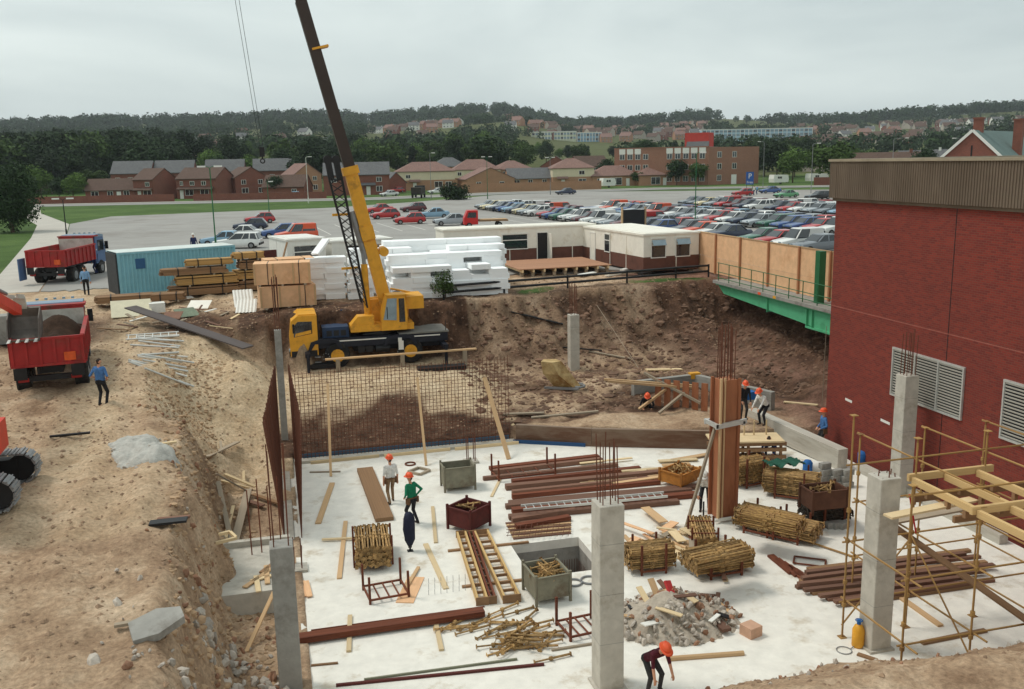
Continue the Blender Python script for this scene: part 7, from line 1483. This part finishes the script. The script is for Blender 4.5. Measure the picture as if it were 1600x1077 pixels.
    me.polygons.foreach_set('material_index', mi.astype(np.int32)); me.polygons.foreach_set('use_smooth', np.ones(nf, bool)); me.update()
    mk('body', me, t)
    if helmet is not None:
        o = mk('helmet', helmet_mesh(helmet), t); X_ = hr; o.matrix_local = Matrix.Translation(c_+hu*.045) @ Matrix((X_, hf, hu)).transposed().to_4x4()
    if extra == 'belt':
        b = MB(); rg = [[hip+rt*(.2*math.cos(a))+fw*(.155*math.sin(a))+up*z for a in np.linspace(0, 6.283, 20, endpoint=False)] for z in (.02, .065)]; b.rings(rg, close=False); b.obj('tool_belt', mat('leather', lin(104, 74, 50), var=.2), t)
        b = MB(); b.box(hip+rt*.2-up*.06, (.07, .16, .2)); b.box(hip-rt*.2-up*.06, (.07, .16, .2)); b.obj('pouch', MATS['leather'], t)
    t.scale = (scale,)*3
    return t
def stand_at(px, py, z=0, use_gz=False):
    p = at(px, py, z); return on(p, .0) if use_gz else Vector((p.x, p.y, z))
W_, B_ = cloth('white', (222, 220, 214)), cloth('blue', (74, 116, 168)); NV = cloth('navy', (38, 46, 84)); LB = cloth('light_blue', (124, 160, 196)); GR = cloth('green', (24, 118, 84)); BK = cloth('black', (34, 34, 38)); MR = cloth('maroon', (84, 28, 40)); KH = cloth('khaki', (134, 108, 80)); JN = cloth('denim', (58, 72, 104)); DG = cloth('dark_grey', (58, 56, 56)); BU = cloth('royal', (40, 72, 140))
person(stand_at(612, 786), R(10), 'man in white shirt and khaki trousers walking on the slab', W_, KH, hands=((-.26, .0, .84), (.26, .02, .84)), feet=((-.11, -.16), (.11, .18)), sleeves=False, extra='belt')
person(stand_at(645, 819), R(35), 'man in green jumper with hand on hip beside man in white', GR, BK, hands=((-.22, .1, 1.0), (.19, -.04, 1.0)), feet=((-.1, .05), (.14, -.1)), extra='belt', lean=6)
person(stand_at(1020, 1083), R(195), 'man in maroon top and orange helmet bending over at the front of the slab', MR, DG, lean=52, hipz=.84, feet=((-.2, 0), (.2, .05)), hands=((-.25, .5, .35), (.25, .42, .3)), headtilt=0, sleeves=False)
person(stand_at(1101, 797), R(150), 'man in white top and black trousers bending beside the column form', W_, BK, helmet=M_WHITE, lean=46, hipz=.86, hands=((-.2, .5, .5), (.2, .46, .55)), feet=((-.13, -.05), (.13, .1)))
person(stand_at(1161, 655, .75), R(170), 'man in black top working behind the shutter table', BK, DG, hands=((-.2, .34, .86), (.2, .36, .9)), lean=20)
person(stand_at(1192, 664, .75), R(110), 'man in white shirt leaning over the shutter table', W_, BK, lean=34, hipz=.88, hands=((-.15, .52, .72), (.2, .5, .75)))
person((19.0, 32.4, 0.0), R(140), 'crouching man in blue jeans behind the shutter table end', BU, JN, helmet=None, lean=60, hipz=.5, feet=((-.16, .1), (.16, .1)), hands=((-.2, .5, .3), (.2, .5, .3)))
person(stand_at(1285, 704), R(80), 'man in blue jacket and orange helmet standing against the brick wall', B_, DG, hands=((-.2, .2, 1.0), (.22, .16, .95)), extra='belt')
person(on((-6.35, 35.3), .0), R(-20), 'man in blue shirt and dark trousers behind the loaded lorry', B_, BK, helmet=None, hands=((-.2, .1, 1.0), (.2, .1, 1.0)), sleeves=False)
person(stand_at(152, 428, 4.7), R(60), 'man in navy overalls by the empty lorry cab', NV, NV, helmet=M_WHITE)
person(stand_at(136, 462, 4.6), R(10), 'man in light blue shirt walking beside the empty lorry', LB, BK, helmet=None, hands=((-.25, .15, .85), (.25, -.1, .85)), feet=((-.1, .2), (.1, -.2)), lean=12)
person(stand_at(304, 398, 4.7), R(200), 'man in navy overalls and white helmet behind the container', NV, NV, helmet=M_WHITE)
person(on((16.2, 38.6), -.35), R(160), 'man in orange helmet crouched in the trench beside the shutter', BK, BK, lean=50, hipz=.5, feet=((-.15, .1), (.15, .1)), hands=((-.2, .4, .4), (.2, .4, .4)))
person(stand_at(1183, 304, 4.7), R(30), 'person in pale blue jacket walking near the parking sign', LB, JN, helmet=None); person(stand_at(1178, 305, 4.7), R(20), 'person in white top walking beside pale blue jacket', W_, JN, helmet=None)
# ------------------------------------------------------------------ the air
b = MB(); b.bx(-2600, 2900, -120, 3300, -6, 175); hz = b.obj('haze', None, kind='stuff'); hz.data.materials.clear()
m = bpy.data.materials.new('haze_air'); m.use_nodes = True; t = m.node_tree; t.nodes.clear(); o = N(t, 'ShaderNodeOutputMaterial'); v = N(t, 'ShaderNodeVolumePrincipled'); v.inputs['Color'].default_value = (.86, .93, 1, 1); v.inputs['Density'].default_value = .00011; v.inputs['Anisotropy'].default_value = .2; t.links.new(v.outputs[0], o.inputs['Volume']); hz.data.materials.append(m)
